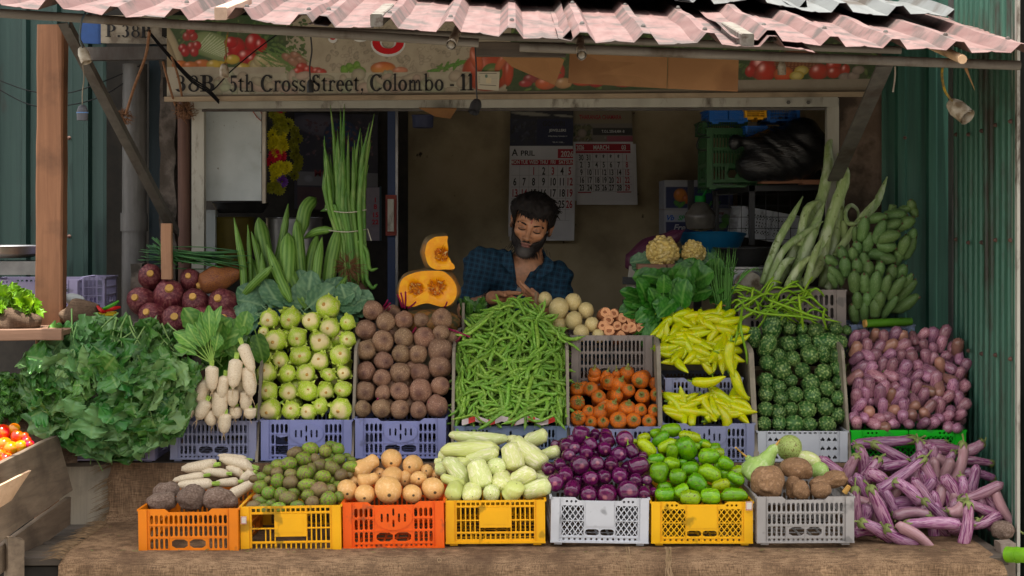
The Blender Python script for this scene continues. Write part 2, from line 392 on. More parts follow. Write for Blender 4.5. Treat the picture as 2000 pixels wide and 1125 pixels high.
M_concR = mat('brown_render', (.11,.078,.058),(.15,.11,.085),(.06,.043,.032), scale=7, rough=.95, bump=.5, bs=70, bd=.003, rnd=0)
M_wall = mat('ochre_wall', (.47,.39,.27),(.40,.33,.22),(.26,.21,.14), scale=2.5, detail=8, rough=.9, bump=.2, bs=40, rnd=0, spots=((.05,.04,.03),16,.68))
M_dark = mat('near_black', (.02,.018,.016),(.03,.026,.022), rough=.9, rnd=0)  # near-black tone: deep shade put into the colour of gaps and backing walls
M_post = mat_wood('timber_orange', (.15,.060,.025),(.24,.105,.048),2)
M_plankx = mat_wood('weathered_plank_x', (.045,.034,.026),(.095,.072,.052),0)
M_planky = mat_wood('weathered_plank_y', (.24,.175,.12),(.36,.27,.19),1)
M_ply = mat_wood('ply_edge', (.20,.165,.12),(.32,.27,.20),2, sc_=.8)
M_shelfw = mat_wood('shelf_wood', (.16,.085,.05),(.24,.13,.08),0)
M_freshw = mat_wood('fresh_wood', (.55,.34,.19),(.66,.45,.27),1)
M_burlap = mat_burlap('burlap', (.10,.060,.034),(.32,.205,.12),(.085,.05,.03))
M_burlapd = mat_burlap('burlap_dark', (.07,.045,.03),(.20,.135,.09),(.07,.045,.03))
M_card = mat('cardboard', (.20,.105,.050),(.225,.12,.058),(.17,.085,.04), scale=4, rough=.85, stretch=(1,1,1), rnd=.03, bump=.15, bs=120)
M_black = mat('black_rubber', (.02,.02,.021),(.03,.03,.031), rough=.45, rnd=0)
M_cream = mat('aged_porcelain', (.55,.50,.42),(.42,.36,.28),(.2,.15,.1), scale=25, rough=.4, rnd=.05)
M_rope = mat('jute_rope', (.16,.08,.045),(.22,.12,.07), scale=60, rough=.95, rnd=0)
M_steel = mat('worn_steel', (.35,.35,.36),(.26,.26,.27), scale=15, rough=.32, metal=.9, rnd=0)
M_print = mat_print('printed_sheet', .6,.5, gain=.78); M_printd = mat_print('printed_paper', .6,.15)
def flat(name, c, rough=.6): return mat(name, c, tuple(x*.86 for x in c), scale=30, rough=rough, rnd=0)
M_ink = flat('ink_black', (.018,.017,.018)); M_inkred = flat('ink_red', (.36,.03,.045)); M_inkw = flat('ink_white', (.7,.7,.68))
# GROUND, STALL SHELL
g = MB(); n = 24
for i in range(n+1):
  for j in range(n+1): g.v.append((-60+120*i/n, -60+120*j/n, 0))
for i in range(n):
  for j in range(n): g.f.append((i*(n+1)+j, (i+1)*(n+1)+j, (i+1)*(n+1)+j+1, i*(n+1)+j+1)); g.mi.append(0)
g.build('ground', M_road, kind='structure')
# unseen row of shops added behind the camera to block low sky light
mb = MB(); mb.box((-22,-9.0,0),(22,-7.0,4.1)); OB = mb.build('added_opposite_building', mat('street_facade', (.38,.34,.29),(.30,.27,.23), scale=.8, rough=.9, rnd=0), label='plain row of pale shop fronts added out of view to block the low sky', cat='building')
for i in range(9):
  mb = MB(); mb.box((-20+4.6*i, -6.99,.2),(-17+4.6*i, -6.94,2.6)); mb.build('shutter', M_greypvc, OB)
def corr(mb, o, ux, L, uv, H, nn, pitch=.2, top=.035, base=.085, rh=.032, th=.0015, nv=10, wobf=.004, seed=0, edge=None, start=.5):
  """ribbed sheet: o corner, ux along the ribs' spacing, uv along the ribs, nn outward"""
  o, ux, uv, nn = map(Vector, (o, ux, uv, nn)); prof = []
  k = int(L/pitch)+2; xs = []
  for i in range(-1, k+1):
    c = (i+start)*pitch
    for dx, h_ in ((-base/2,0),(-top/2, rh),(top/2, rh),(base/2,0),(pitch*.5-.012,0),(pitch*.5, rh*.09),(pitch*.5+.012,0)):
      if 0 < c+dx < L: xs.append((c+dx, h_))
  xs = [(0, xs[0][1] if xs else 0)]+xs+[(L, 0)]
  m = len(xs); vs = []
  for s_ in (0,1):
    for j in range(nv+1):
      for (x, h_) in xs:
        e0 = edge(x) if edge else 0
        v_ = e0+(H-e0)*j/nv
        p = o+ux*x+uv*v_+nn*(h_-s_*th)
        d_ = mnoise.noise(Vector((x*5+seed*7, v_*3, seed)))*wobf*(2.2 if j == 0 else 1)
        vs.append(p+nn*d_)
  q = (nv+1)*m; fs = []
  for j in range(nv):
    for i in range(m-1):
      a = j*m+i; fs.append((a, a+1, a+m+1, a+m)); fs.append((q+a, q+a+m, q+a+m+1, q+a+1))
  for i in range(m-1): fs.append((i, q+i, q+i+1, i+1)); a = nv*m+i; fs.append((a, a+1, q+a+1, q+a))
  for j in range(nv):
    a = j*m; fs.append((a, a+m, q+a+m, q+a)); a = j*m+m-1; fs.append((a, q+a, q+a+m, a+m))
  mb.add(vs, fs); return mb
# left neighbouring wall, the dark recess beside it
def wall_sheet(name, a, b, Yb, mat_, label, z0=0, z1=2.75, group=None, **kw):
  A = Vector((a[0], a[1], z0)); B = Vector((b[0], b[1], z0)); u = B-A; L = u.length; u.normalize()
  mb = MB(); corr(mb, A, u, L, (0,0,1), z1-z0, Vector((u.y, -u.x, 0)), **kw)
  o = mb.build(name, mat_, label=label, cat='wall', group=group, smooth=True, angle=25); nl = MB(); nv_ = Vector((u.y, -u.x, 0))
  for zz in (1.12,1.55,1.98):
    i = 0
    while (i+.5)*.19 < L: p = A+u*((i+.5)*.19)+Vector((0,0,zz+.01*math.sin(i*5)))+nv_*.012; nl.tube([p, p+nv_*.006, p+nv_*.012],[.009,.008,.004],8); i += 1
  nl.build('screws', M_rustpipe, o, kind='stuff'); return o
xl = lambda px, Y: (px-1000)/F*Y
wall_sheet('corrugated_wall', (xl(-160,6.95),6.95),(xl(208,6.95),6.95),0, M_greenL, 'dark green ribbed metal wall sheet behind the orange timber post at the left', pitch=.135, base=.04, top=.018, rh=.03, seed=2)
wall_sheet('corrugated_wall', (xl(1722,6.8),6.8),(xl(1858,6.78),6.78),0, M_green, 'green ribbed metal wall sheet behind the green bananas, dark with long streaks', pitch=.13, base=.05, top=.03, rh=.02, seed=4, start=.62)
wall_sheet('corrugated_wall', (xl(1863,6.60),6.60),(xl(1986,5.72),5.72),0, M_green2, 'paler worn green ribbed metal sheet at the right end beside the long brinjals', pitch=.075, base=.03, top=.02, rh=.008, seed=6)
mb = MB(); mb.box((xl(1858,6.62)-.002,6.60,0),(xl(1858,6.62)+.012,6.66,2.7)); mb.build('wall_seam_strip', M_greypvc, label='thin grey metal strip covering the joint between the two green wall sheets', cat='trim')
mb = MB(); mb.box((xl(1986,5.70)+.001,5.70,0),(xl(1986,5.70)+.012,5.76,2.5)); mb.build('edge_strip', M_white, label='narrow whitish edge strip at the outer end of the worn green sheet', cat='trim')
mb = MB(); mb.box((xl(1990,5.8)+.02,5.80,0),(2.6,6.0,2.8)); mb.build('dark_gap_sheet', M_dark, label='near black sheet standing in for the dark gap beyond the green sheets', cat='wall')  # colour supplies the darkness of the gap at the far right
# the room behind the counter
XL, XR, YF, YB, ZC = xl(-200,7.3), xl(1722,6.8),6.86,8.3,2.42
def slab(name, a, b, m, label, cat='wall', **kw):
  mb = MB(); mb.box(a, b); return mb.build(name, m, label=label, cat=cat, **kw)
slab('back_wall', (XL, YB, 0),(XR+.4, YB+.1, ZC), M_wall, 'ochre plaster wall with stains at the back of the shop, behind the calendars')
slab('side_wall', (xl(1640,6.86)+.12, YF+.02,0),(xl(1640,6.86)+.22, YB-.002, ZC), M_wall, 'ochre side wall inside the shop, behind the shelf with the black bag')
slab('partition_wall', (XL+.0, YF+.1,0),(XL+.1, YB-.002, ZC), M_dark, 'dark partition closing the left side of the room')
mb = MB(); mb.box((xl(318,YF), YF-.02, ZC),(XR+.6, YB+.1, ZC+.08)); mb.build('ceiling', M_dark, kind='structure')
mb = MB(); mb.box((XL, YF, .001),(XR+.4, YB, .04)); mb.build('floor', M_conc, kind='structure')
# dark wall added above the opening to keep the room dark; walls beside it
slab('upper_wall', (xl(318,YF), YF+.0,2.16),(XR+.6, YF+.08,2.9), M_dark, 'dark wall added above the opening to keep light out, behind the long shop sign')
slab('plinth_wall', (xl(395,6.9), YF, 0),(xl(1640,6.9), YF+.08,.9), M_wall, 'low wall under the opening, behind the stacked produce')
slab('outer_backing_wall', (xl(1700,7.05),7.05,0),(3.0,7.15,2.75), M_dark, 'added dark wall closing the sky gap behind the green ribbed sheets at the right')  # added to stop sky light showing past the pillar
slab('recess_wall', (xl(120,7.1),7.15,0),(xl(384,7.1),7.25,2.6), M_dark, 'near black wall standing in for the dark gap behind the pipes at the left')  # shade of the gap behind the pipes, put into a near-black sheet
slab('concrete_pillar', (xl(1640,6.84),6.84,0),(xl(1722,6.84),7.0,2.6), M_concR, 'brown rendered pillar between the shop opening and the green sheets', cat='pillar')
def rough_col(name, x0, x1, Y0, Y1, z0, z1, m, amp, label, cat, seed=0):
  mb = MB(); nz = 60; nx = 6; ring = []
  for k in range(nx): ring.append((lerp(x0, x1, k/nx), Y0))
  for k in range(3): ring.append((x1, lerp(Y0, Y1, k/3)))
  for k in range(nx): ring.append((lerp(x1, x0, k/nx), Y1))
  for k in range(3): ring.append((x0, lerp(Y1, Y0, k/3)))
  n_ = len(ring)
  for i in range(nz+1):
    for (x, y) in ring: mb.v.append(tuple(wob((x, y, lerp(z0, z1, i/nz)), amp, 14, seed)))
  for i in range(nz):
    for k in range(n_): mb.f.append((i*n_+k, i*n_+(k+1)%n_, (i+1)*n_+(k+1)%n_, (i+1)*n_+k)); mb.mi.append(0)
  mb.f.append(tuple(nz*n_+k for k in range(n_))); mb.mi.append(0)
  return mb.build(name, m, label=label, cat=cat)
rough_col('broken_column', xl(316,6.9), xl(347,6.9),6.86,6.95,.3,2.45, M_conc, .012, 'crumbling grey concrete column between the blue post and the rusty pipe', 'column', 3)
def cyl(name, px, Y, r, z0, z1, m, label, cat, lean=0, collars=()):
  mb = MB(); x = xl(px, Y); mb.tube([(x+lean*t_, Y, lerp(z0, z1, t_)) for t_ in [i/8 for i in range(9)]], r, 20)
  for c in collars: mb.tube([(x+lean*(c-z0)/(z1-z0), Y, c-.04),(x+lean*(c-z0)/(z1-z0), Y, c+.04)], r*1.12,20)
  return mb.build(name, m, label=label, cat=cat)
cyl('drain_pipe', 259,6.85,.052,0,2.30, M_greypvc, 'fat grey plastic drain pipe behind the diagonal iron brace', 'pipe', .01,(1.62,))
cyl('rusty_pipe', 363,6.82,.027,0,2.5, M_rustpipe, 'rusty brown pipe standing just left of the white door frame', 'pipe', -.01)
slab('blue_post', (xl(291,6.9),6.9,0),(xl(314,6.9),6.94,2.5), M_bluepaint, 'dull blue painted post between the drain pipe and the broken column', cat='post')
slab('navy_post', (xl(757,7.25),7.25,0),(xl(772,7.25),7.31, ZC-.002), M_navy, 'dark navy painted post standing inside, left of the ochre wall', cat='post')
slab('steel_strip', (xl(772.5,7.25),7.245,0),(xl(777,7.25),7.30, ZC-.002), M_steel, 'thin pale metal strip running up beside the navy post', cat='trim')
# door frame round the opening
f = thing('opening_frame', 'old off white metal frame round the shop opening, worn and spotted', 'frame', (0,6.8,0))
mb = MB(); mb.box((xl(376,6.8),-.02,.5),(xl(400,6.8),.03,2.13)); mb.build('jamb', M_white, f)
mb = MB(); mb.box((xl(1614,6.8),-.02,.5),(xl(1637,6.8),.03,2.15)); mb.build('jamb', M_white, f)
pl_ = MB(); pl_.bar(P(372,203,6.79)-Vector((0,6.8,0)), P(1634,199,6.79)-Vector((0,6.8,0)),.05,.045); pl_.build('lintel', M_white, f)
pl_ = MB(); pl_.bar(P(395,216,6.77)-Vector((0,6.8,0)), P(1612,213,6.77)-Vector((0,6.8,0)),.02,.009); pl_.build('lintel_rail', M_iron, f)
mb = MB()
for px in (1540,1579): mb.tube([P(px,200,6.755)-Vector((0,6.8,0)), P(px,200,6.74)-Vector((0,6.8,0))],.009,6)
mb.build('bolts', M_iron, f)
# SIGN
SG = thing('shop_sign', 'long printed shop sign with vegetables and the words 5th Cross Street, Colombo - 11', 'sign', (0,6.7,2.2))
O_ = Vector((0,6.7,2.2)); TLs, TRs, BRs, BLs = [P(*q) for q in ((326,30,6.70),(1726,30,6.70),(1704,181,6.70),(326,198,6.70))]
pt = Paint(980,120,(.52,.45,.34),326,30,.7)
# picture: greens and produce at the left
pt.rect(326,30,560,135,(.045,.10,.03)); pt.speck(345,40,600,110,260,(.03,.09,.02),(.16,.26,.07),4)
pt.ell(335,95,16,60,(.55,.45,.28),-22,0); pt.ell(326,105,14,60,(.40,.30,.17),-22,0); pt.ell(430,108,60,12,(.22,.34,.10),12,0)
pt.ell(420,92,48,26,(.35,.45,.20),25,0)
for i in range(14): pt.ell(398+i*4.5,80+i*2.4,22,1.3,(.62,.68,.45),-50+i*3,0,sh=0)
for x, y in ((365,72),(378,72),(357,95),(374,92),(385,90),(380,103),(362,103),(372,60)): pt.ell(x,y,9,9.5,(.50,.02,.02),0,.5)
for x, y in ((395,126,),(352,128),(372,130)): pt.ell(x,y,17,9,(.75,.20,.03),0,.4)
for x, y, a, b in ((463,95,18,22),(452,84,14,12),(496,85,18,20),(482,112,20,15),(510,90,13,15),(495,118,16,12),(448,115,10,12)): pt.ell(x,y,a,b,(.58,.015,.015),0,.6)
for x, y in ((455,118),(430,130),(475,135),(500,128),(520,118),(418,128)): pt.ell(x,y,15,10,(.72,.50,.06),0,.4)
for x, y in ((505,130),(530,118),(528,138),(512,120),(545,134)): pt.ell(x,y,17,14,(.62,.52,.28),0,.2)
for i in range(28): pt.ell(545+pt.r.uniform(-25,40),122+pt.r.uniform(-20,24),30,1.8,(.15,.27,.07),pt.r.uniform(15,50),0,sh=0)
for x, y in ((563,115),(580,112),(590,122),(575,124)): pt.ell(x,y,14,8,(.45,.22,.14),30,.2)
for x, y in ((592,134),(605,140),(585,143),(622,143),(630,146)): pt.ell(x,y,12,9,(.62,.05,.03),0,.4)
# plain middle with logo foot and small greens
pt.speck(640,40,930,140,160,(.42,.36,.27),(.58,.50,.38),5)
for x, y in ((688,136),(700,134),(676,142),(708,142),(694,145)): pt.ell(x,y,12,8,(.20,.40,.05),pt.r.uniform(0,90),.05)
pt.ell(752,138,26,14,(.70,.13,.03),0,.2,c2=(.75,.4,.1)); pt.ell(786,143,16,8,(.70,.28,.16),0,.2)
for i in range(12): pt.ell(850+i*6.5,144-i*1.8,14,3.5,(.14,.36,.05),pt.r.uniform(-70,20),0)
# right-hand produce
pt.rect(1000,30,1730,190,(.05,.09,.03)); pt.speck(1000,40,1720,185,420,(.03,.08,.02),(.20,.30,.08),5)
pt.ell(958,145,52,44,(.62,.09,.03),0,.35); pt.ell(967,150,22,22,(.16,.26,.07),0,0); pt.ell(967,152,13,13,(.45,.42,.16),0,0)
pt.ell(935,120,12,28,(.70,.14,.05),-20,.3); pt.ell(985,125,9,26,(.72,.18,.07),25,.3); pt.ell(1000,148,10,30,(.60,.08,.03),0,.3)
for x, y, a, b, c in ((1045,162,16,10,(.35,.05,.05)),(1035,172,14,8,(.45,.05,.05)),(1075,172,22,14,(.72,.15,.05)),(1098,150,14,20,(.60,.05,.03)),(1110,172,18,12,(.62,.35,.16)),(1150,170,24,9,(.60,.1,.04)),(1175,172,16,10,(.5,.04,.03)),(1230,176,20,6,(.5,.06,.03)),(1440,160,12,6,(.6,.05,.05)),(1448,172,10,7,(.5,.05,.05))): pt.ell(x,y,a,b,c,0,.3)
for x, y in ((1090,140),(1060,150)): pt.ell(x,y,20,3,(.12,.25,.05),40,0)
pt.ell(1500,140,28,30,(.62,.02,.015),0,.8); pt.ell(1478,150,12,14,(.6,.03,.02),0,.3)
pt.ell(1570,128,48,26,(.24,.08,.03),0,0)
for i in range(7):
  for j in range(14): pt.ell(1524+j*7,118+i*5,2.6,1.6,(.45,.18,.08),0,0)
pt.ell(1507,152,22,24,(.65,.05,.02),0,.7); pt.ell(1543,157,20,17,(.72,.22,.05),0,.3,c2=(.75,.08,.03));
for x, y, a, b in ((1613,153,21,18),(1640,140,16,16),(1643,155,16,13),(1664,150,10,14)): pt.ell(x,y,a,b,(.66,.05,.02),0,.7)
for x, y in ((1578,150),(1570,161)): pt.ell(x,y,15,11,(.75,.55,.08),0,.2); pt.ell(x,y,11,8,(.80,.66,.22),0,0)
for x, y in ((1665,165),(1682,163),(1690,150)): pt.ell(x,y,13,10,(.42,.33,.28),0,.1)
# bands
pt.rect(1430,170,1720,192,(.36,.31,.24)); pt.rect(326,134,560,190,(.50,.44,.35)); pt.rect(418,146,926,190,(.53,.49,.38)); pt.speck(420,150,925,188,70,(.47,.50,.34),(.56,.42,.34),14)
pt.rect(326,188,1730,200,(.34,.28,.20)); pt.rect(326,132,418,190,(.52,.46,.36))
canvas('sign_print', TLs-O_, TRs-O_, BRs-O_, BLs-O_, pt.im, M_print, SG)
mb = MB(); b_ = .02
mb.quad(TLs-O_+Vector((0,b_,0)), BLs-O_+Vector((0,b_,0)), BRs-O_+Vector((0,b_,0)), TRs-O_+Vector((0,b_,0)))
mb.build('sign_back', M_plankx, SG)
mb = MB(); mb.bar(P(322,194,6.69)-O_, P(1700,184,6.69)-O_, .025,.020); mb.build('sign_batten', mat_wood('batten', (.26,.19,.12),(.38,.29,.19),0), SG)
# serif lettering, drawn glyph by glyph (units: cap height .70)
def arc(cx, cy, rx, ry, a0, a1, tx, ty, n=14):
  o, i_ = [],[]
  for k in range(n+1):
    a = R(lerp(a0, a1, k/n)); c, s_ = math.cos(a), math.sin(a)
    o.append((cx+rx*c, cy+ry*s_)); i_.append((cx+(rx-tx)*c, cy+(ry-ty)*s_))
  return [(o[k], o[k+1], i_[k+1], i_[k]) for k in range(n)]
def rc(x0, y0, x1, y1): return [((x0,y0),(x1,y0),(x1,y1),(x0,y1))]
T1, T2, SR = .14,.055,.042
GL = {
 '1': (.36, rc(.12,0,.12+T1,.66)+rc(.02,0,.33,SR)+[((.03,.58),(.12,.58),(.12+T1,.70),(.12,.70))]),
 '5': (.46, rc(.10,.34,.15,.66)+rc(.10,.58,.40,.68)+arc(.20,.21,.21,.22,-150,125,T1,.045)),
 '3': (.46, arc(.19,.50,.17,.18,-80,150,.10,.045)+arc(.19,.20,.21,.21,-150,85,T1,.045)),
 '8': (.48, arc(.24,.50,.16,.17,0,360,.08,.045,20)+arc(.24,.19,.21,.20,0,360,.10,.045,20)),
 'B': (.60, rc(.08,0,.08+T1,.68)+rc(.0,0,.28,SR)+rc(0,.645,.28,.68)+rc(.15,.35,.28,.39)+arc(.28,.515,.20,.165,-90,90,T1,.04)+arc(.28,.195,.26,.195,-90,90,T1+.01,.04)),
 'P': (.55, rc(.08,0,.08+T1,.68)+rc(.0,0,.27,SR)+rc(0,.645,.26,.68)+rc(.15,.29,.26,.33)+arc(.26,.485,.24,.195,-90,90,T1,.04)),
 't': (.33, rc(.08,.06,.08+.10,.52)+rc(.0,.41,.29,.45)+arc(.20,.12,.12,.125,180,310,.10,.05)+[((.0,.41),(.18,.45),(.18,.60))]),
 'h': (.55, rc(.07,0,.17,.72)+rc(.0,0,.24,SR)+[((.0,.66),(.07,.66),(.17,.74))]+arc(.29,.27,.14,.18,0,170,.10,.05)+rc(.33,0,.43,.28)+rc(.27,0,.50,SR)),
 'C': (.66, arc(.35,.34,.33,.36,40,320,.155,.055,22)+rc(.57,.48,.60,.68)+[((.56,.08),(.60,.16),(.62,.15),(.60,.05))]),
 'r': (.40, rc(.07,0,.17,.44)+rc(.0,0,.26,SR)+[((.0,.40),(.07,.40),(.17,.47))]+arc(.26,.33,.12,.13,55,180,.05,.05)+arc(.32,.39,.055,.055,0,360,.05,.05,10)),
 'o': (.50, arc(.24,.225,.23,.24,0,360,.13,.05,22)),
 's': (.38, arc(.18,.335,.15,.13,20,235,.09,.045)+arc(.18,.125,.16,.135,-160,60,.09,.045)+[((.05,.26),(.12,.30),(.31,.17),(.24,.13))]+rc(.30,.33,.33,.46)+rc(.02,0,.05,.13)),
 'S': (.52, arc(.24,.50,.19,.20,20,230,.12,.045)+arc(.25,.19,.21,.20,-155,55,.12,.045)+[((.07,.40),(.15,.47),(.44,.27),(.35,.20))]+rc(.40,.50,.43,.70)+rc(.03,-.01,.06,.2)),
 'e': (.44, arc(.22,.225,.21,.24,0,320,.125,.05,20)+rc(.08,.23,.42,.27)),
 'l': (.27, rc(.08,0,.18,.72)+rc(.0,0,.26,SR)+[((.0,.66),(.08,.66),(.18,.74))]),
 'm': (.80, rc(.07,0,.17,.44)+rc(.0,0,.24,SR)+[((.0,.40),(.07,.40),(.17,.47))]+arc(.27,.28,.13,.18,0,165,.10,.05)+rc(.30,0,.40,.29)+rc(.25,0,.46,SR)+arc(.51,.28,.13,.18,0,165,.10,.05)+rc(.54,0,.64,.29)+rc(.48,0,.71,SR)),
 'b': (.54, rc(.07,0,.17,.72)+[((.0,.66),(.07,.66),(.17,.74))]+arc(.27,.225,.22,.24,-160,160,.105,.04,20)),
 ',': (.24, arc(.11,.06,.06,.06,0,360,.06,.06,10)+[((.17,.05),(.12,0),(.04,-.13),(.09,-.12))]),
 '.': (.22, arc(.10,.06,.065,.065,0,360,.065,.065,10)),
 '-': (.30, rc(.04,.19,.25,.26)), ' ': (.24,[]),
}
def serif(mb, txt, px0, pybase, caph, Y, pxend=None, tilt=0, org=Vector((0,0,0))):
  tot = sum(GL[c][0] for c in txt); k = (pxend-px0)/tot if pxend else caph/.7; kv = caph/.7; x = px0
  for c in txt:
    for poly in GL[c][1]:
      vs = [P(x+a*k, pybase-b*kv+tilt*(x+a*k-px0), Y)-org for a, b in poly]
      mb.add(vs, [tuple(range(len(vs)))])
    x += GL[c][0]*k
mb = MB(); serif(mb, '38B', 342,179,33,6.695,422,0, O_); mb.build('lettering', M_ink, SG, smooth=False)
mb = MB(); serif(mb, '5th Cross Street, Colombo - 11', 447,179.5,33,6.695,926,-.006, O_); mb.build('lettering', M_ink, SG, smooth=False)
# foot of the red logo letter with its white outline, and the tips of its neighbours
def ringp(mb, cx, cy, rx, ry, a0, a1, t_, Y, n=24, ang=0):
  vs, fs = [],[]
  for k in range(n+1):
    a = R(lerp(a0, a1, k/n))
    for q in (1,0):
      x = (rx-t_*(1-q))*math.cos(a); y = (ry-t_*.75*(1-q))*math.sin(a); vs.append(P(cx+x*math.cos(R(ang))-y*math.sin(R(ang)), cy-(x*math.sin(R(ang))+y*math.cos(R(ang))), Y)-O_)
  for k in range(n): fs.append((2*k, 2*k+1,2*k+3,2*k+2))
  mb.add(vs, fs)
mb = MB(); ringp(mb, 758,84,34,27,0,360,22,6.697); ringp(mb, 704,72,16,10,180,360,8,6.697); ringp(mb, 650,75,9,9,180,360,8,6.697); mb.build('logo_outline', M_inkw, SG, smooth=False)
mb = MB(); ringp(mb, 758,83,31,23,0,360,15,6.694); ringp(mb, 650,73,6,5,180,360,5,6.694); mb.build('logo_letter', flat('logo_red', (.50,.01,.025)), SG, smooth=False)
# licence paper glued on the sign
pp = Paint(60,50,(.52,.48,.38),0,0,1)
for y in (4,36): pp.rect(6,y,52,y+2,(.15,.13,.12))
for y in range(14,34,4): pp.rect(3,y,8,y+1,(.2,.18,.16)); pp.rect(34,y,54,y+1,(.4,.36,.3))
pp.ell(24,12,4,5,(.12,.2,.16),0,0); pp.rect(24,18,38,32,(.60,.52,.36))
canvas('notice', P(932,140,6.69)-O_, P(976,140,6.69)-O_, P(974,177,6.69)-O_, P(933,174,6.69)-O_, pp.im, M_printd, SG)
# second small sign further left
S2 = thing('small_sign', 'small whitish street number board reading P.38B with a blue end, by the orange post', 'sign', (0,6.85,2.3)); O2 = Vector((0,6.85,2.3))
mb = MB();
for a, b, mi in ((158,197,1),(197,328,0)):
  q = [P(a,30,6.85)-O2, P(b,30,6.85)-O2, P(b,86+.0*(b-a),6.85)-O2, P(a,84,6.85)-O2]; r_ = [v+Vector((0,.012,0)) for v in q]
  mb.add(q+r_, [(3,2,1,0),(4,5,6,7),(0,1,5,4),(2,3,7,6),(1,2,6,5),(3,0,4,7)], mi)
mb.build('board', [mat('old_board', (.44,.38,.30),(.36,.31,.24),(.2,.16,.12), scale=18, rough=.7, rnd=0), flat('board_blue', (.02,.055,.17))], S2, smooth=False)
mb = MB(); serif(mb, 'P.38B', 206,72,25,6.845,298,.02, O2); serif(mb, '5', 318,74,25,6.845,334,0, O2); mb.build('lettering', M_ink, S2, smooth=False)
# ROOF
def roof_edge_py(px): return 14+.060*px if px < 1300 else 92+.036*(px-1300)
def roof_pt(px, Yp, lift=0):
  """point of the lower roof plane, rising towards the back"""
  Y0 = 5.25; e = P(px, roof_edge_py(px), Y0); return e+Vector((0, Yp-Y0,.215*(Yp-Y0)+lift))
SL = Vector((0,1,.215)).normalized()
def roof_sheet(name, pxa, pxb, Y0, lift, L, m, label, group, seed, skew=0, edgef=None, pitch=.208, start=.5, lb=None):
  a = roof_pt(pxa, Y0, lift); b = roof_pt(pxb, Y0, lift if lb is None else lb); u = (b-a); W = u.length; u.normalize(); sl = (SL+Vector((skew,0,0))).normalized(); nn = u.cross(sl).normalized()
  mb = MB(); corr(mb, a, u, W, sl, L, nn, pitch=pitch, top=.026, base=.082, rh=.034, th=.0016, nv=16, wobf=.012, seed=seed, edge=edgef, start=start)
  o = mb.build(name, m, label=label, cat='roof sheet', group=group, smooth=True, angle=22); nl = MB()
  for i in range(int(W/pitch)+1):
    for v_ in (.16,1.05):
      x_ = (i+start)*pitch
      if x_ < W-.02: p = a+u*x_+sl*(v_+.02*math.sin(i*3))+nn*.036; nl.tube([p, p+nn*.004, p+nn*.009],[.009,.008,.004],8)
  nl.build('nail_heads', M_iron, o, kind='stuff'); return o
eg = lambda s_: (lambda x: .018*mnoise.noise(Vector((x*6, s_, 0))))
roof_sheet('roof_sheet', -60,640,5.25,.0,1.75, M_pink, 'faded pink ribbed roof sheet at the left end of the awning', 'pink roof sheets', 1, edgef=eg(1), start=.3)
roof_sheet('roof_sheet', 600,1120,5.25,.006,1.75, M_pink, 'faded pink ribbed roof sheet over the middle of the shop sign', 'pink roof sheets', 2, edgef=eg(2), start=.25)
roof_sheet('roof_sheet', 1090,1590,5.23,.010,1.75, M_pink, 'faded pink ribbed roof sheet over the cardboard, its corner hanging low', 'pink roof sheets', 3, edgef=eg(3), start=.4)
roof_sheet('roof_sheet', 1440,2080,5.28,.032,1.75, M_pink, 'darker pink ribbed roof sheet lying lifted over its neighbour at the right', 'pink roof sheets', 4, edgef=lambda x: .03*mnoise.noise(Vector((x*4,4,0)))-.10*max(0,x-.55), start=.55, lb=.012)
for i, (a, b, Y0, lf, lab) in enumerate(((560,1000,6.32,.075, 'pale grey ribbed roof sheet, the first from the left of the upper layer'),(960,1420,6.25,.085, 'pale grey ribbed roof sheet of the upper layer above the first cardboard panel'),(1380,1690,6.27,.075, 'pale grey ribbed roof sheet of the upper layer above the darker pink sheet'),(1660,1990,6.12,.07, 'greenish grey roof sheet with a drooping bent corner at the right end'))):
  roof_sheet('roof_sheet', a, b, Y0, lf, 1.5, M_greysheet, lab, 'grey roof sheets', 10+i, edgef=(lambda x: -.26*max(0, x-.18)) if i == 3 else eg(9+i), start=.15+.2*i)
def pipe_(name, a, b, r, m, label, cat='pipe', n=14, sag=0):
  a, b = Vector(a), Vector(b); mb = MB(); mb.tube([wob(a.lerp(b, i/10)+Vector((0,0,-sag*math.sin(math.pi*i/10))),.001,3) for i in range(11)], r, n); return mb.build(name, m, label=label, cat=cat)
pipe_('roof_pipe', P(-60,22,5.42), P(935,84,5.42),.0155, M_pipe, 'round galvanised pipe under the left half of the roof edge')
pipe_('roof_pipe', P(1015,92,5.42), P(1992,128,5.42),.0165, M_pipe, 'round galvanised pipe under the right half of the roof edge')
pipe_('roof_pipe', P(560,58,5.62), P(1760,98,5.62),.014, M_pipe, 'thinner grey pipe running just behind the front roof pipes')
plank(P(930,96,5.47), P(1105,98,5.47),.03,.05, seed=4).build('wood_block', M_plankx, label='short brown wooden block joining the two front roof pipes', cat='wood block')
for i, (px, py, lab) in enumerate(((735,40,'whitish square batten end under the pink roof edge left of centre'),(1460,78,'whitish square batten end at the low corner of the middle pink sheet'),(431,26,'brown square batten end under the left pink roof sheet'))):
  a = P(px, py, 5.24); d = Vector((0,.5,.10)); plank(a, a+d, .042,.042, seed=i).build('batten_end', mat('batten_grey', (.13,.12,.10),(.17,.155,.135),(.07,.05,.04), rough=.8, rnd=0) if i < 2 else mat_wood('batten_pink', (.42,.28,.2),(.55,.38,.28),1), label=lab, cat='batten')
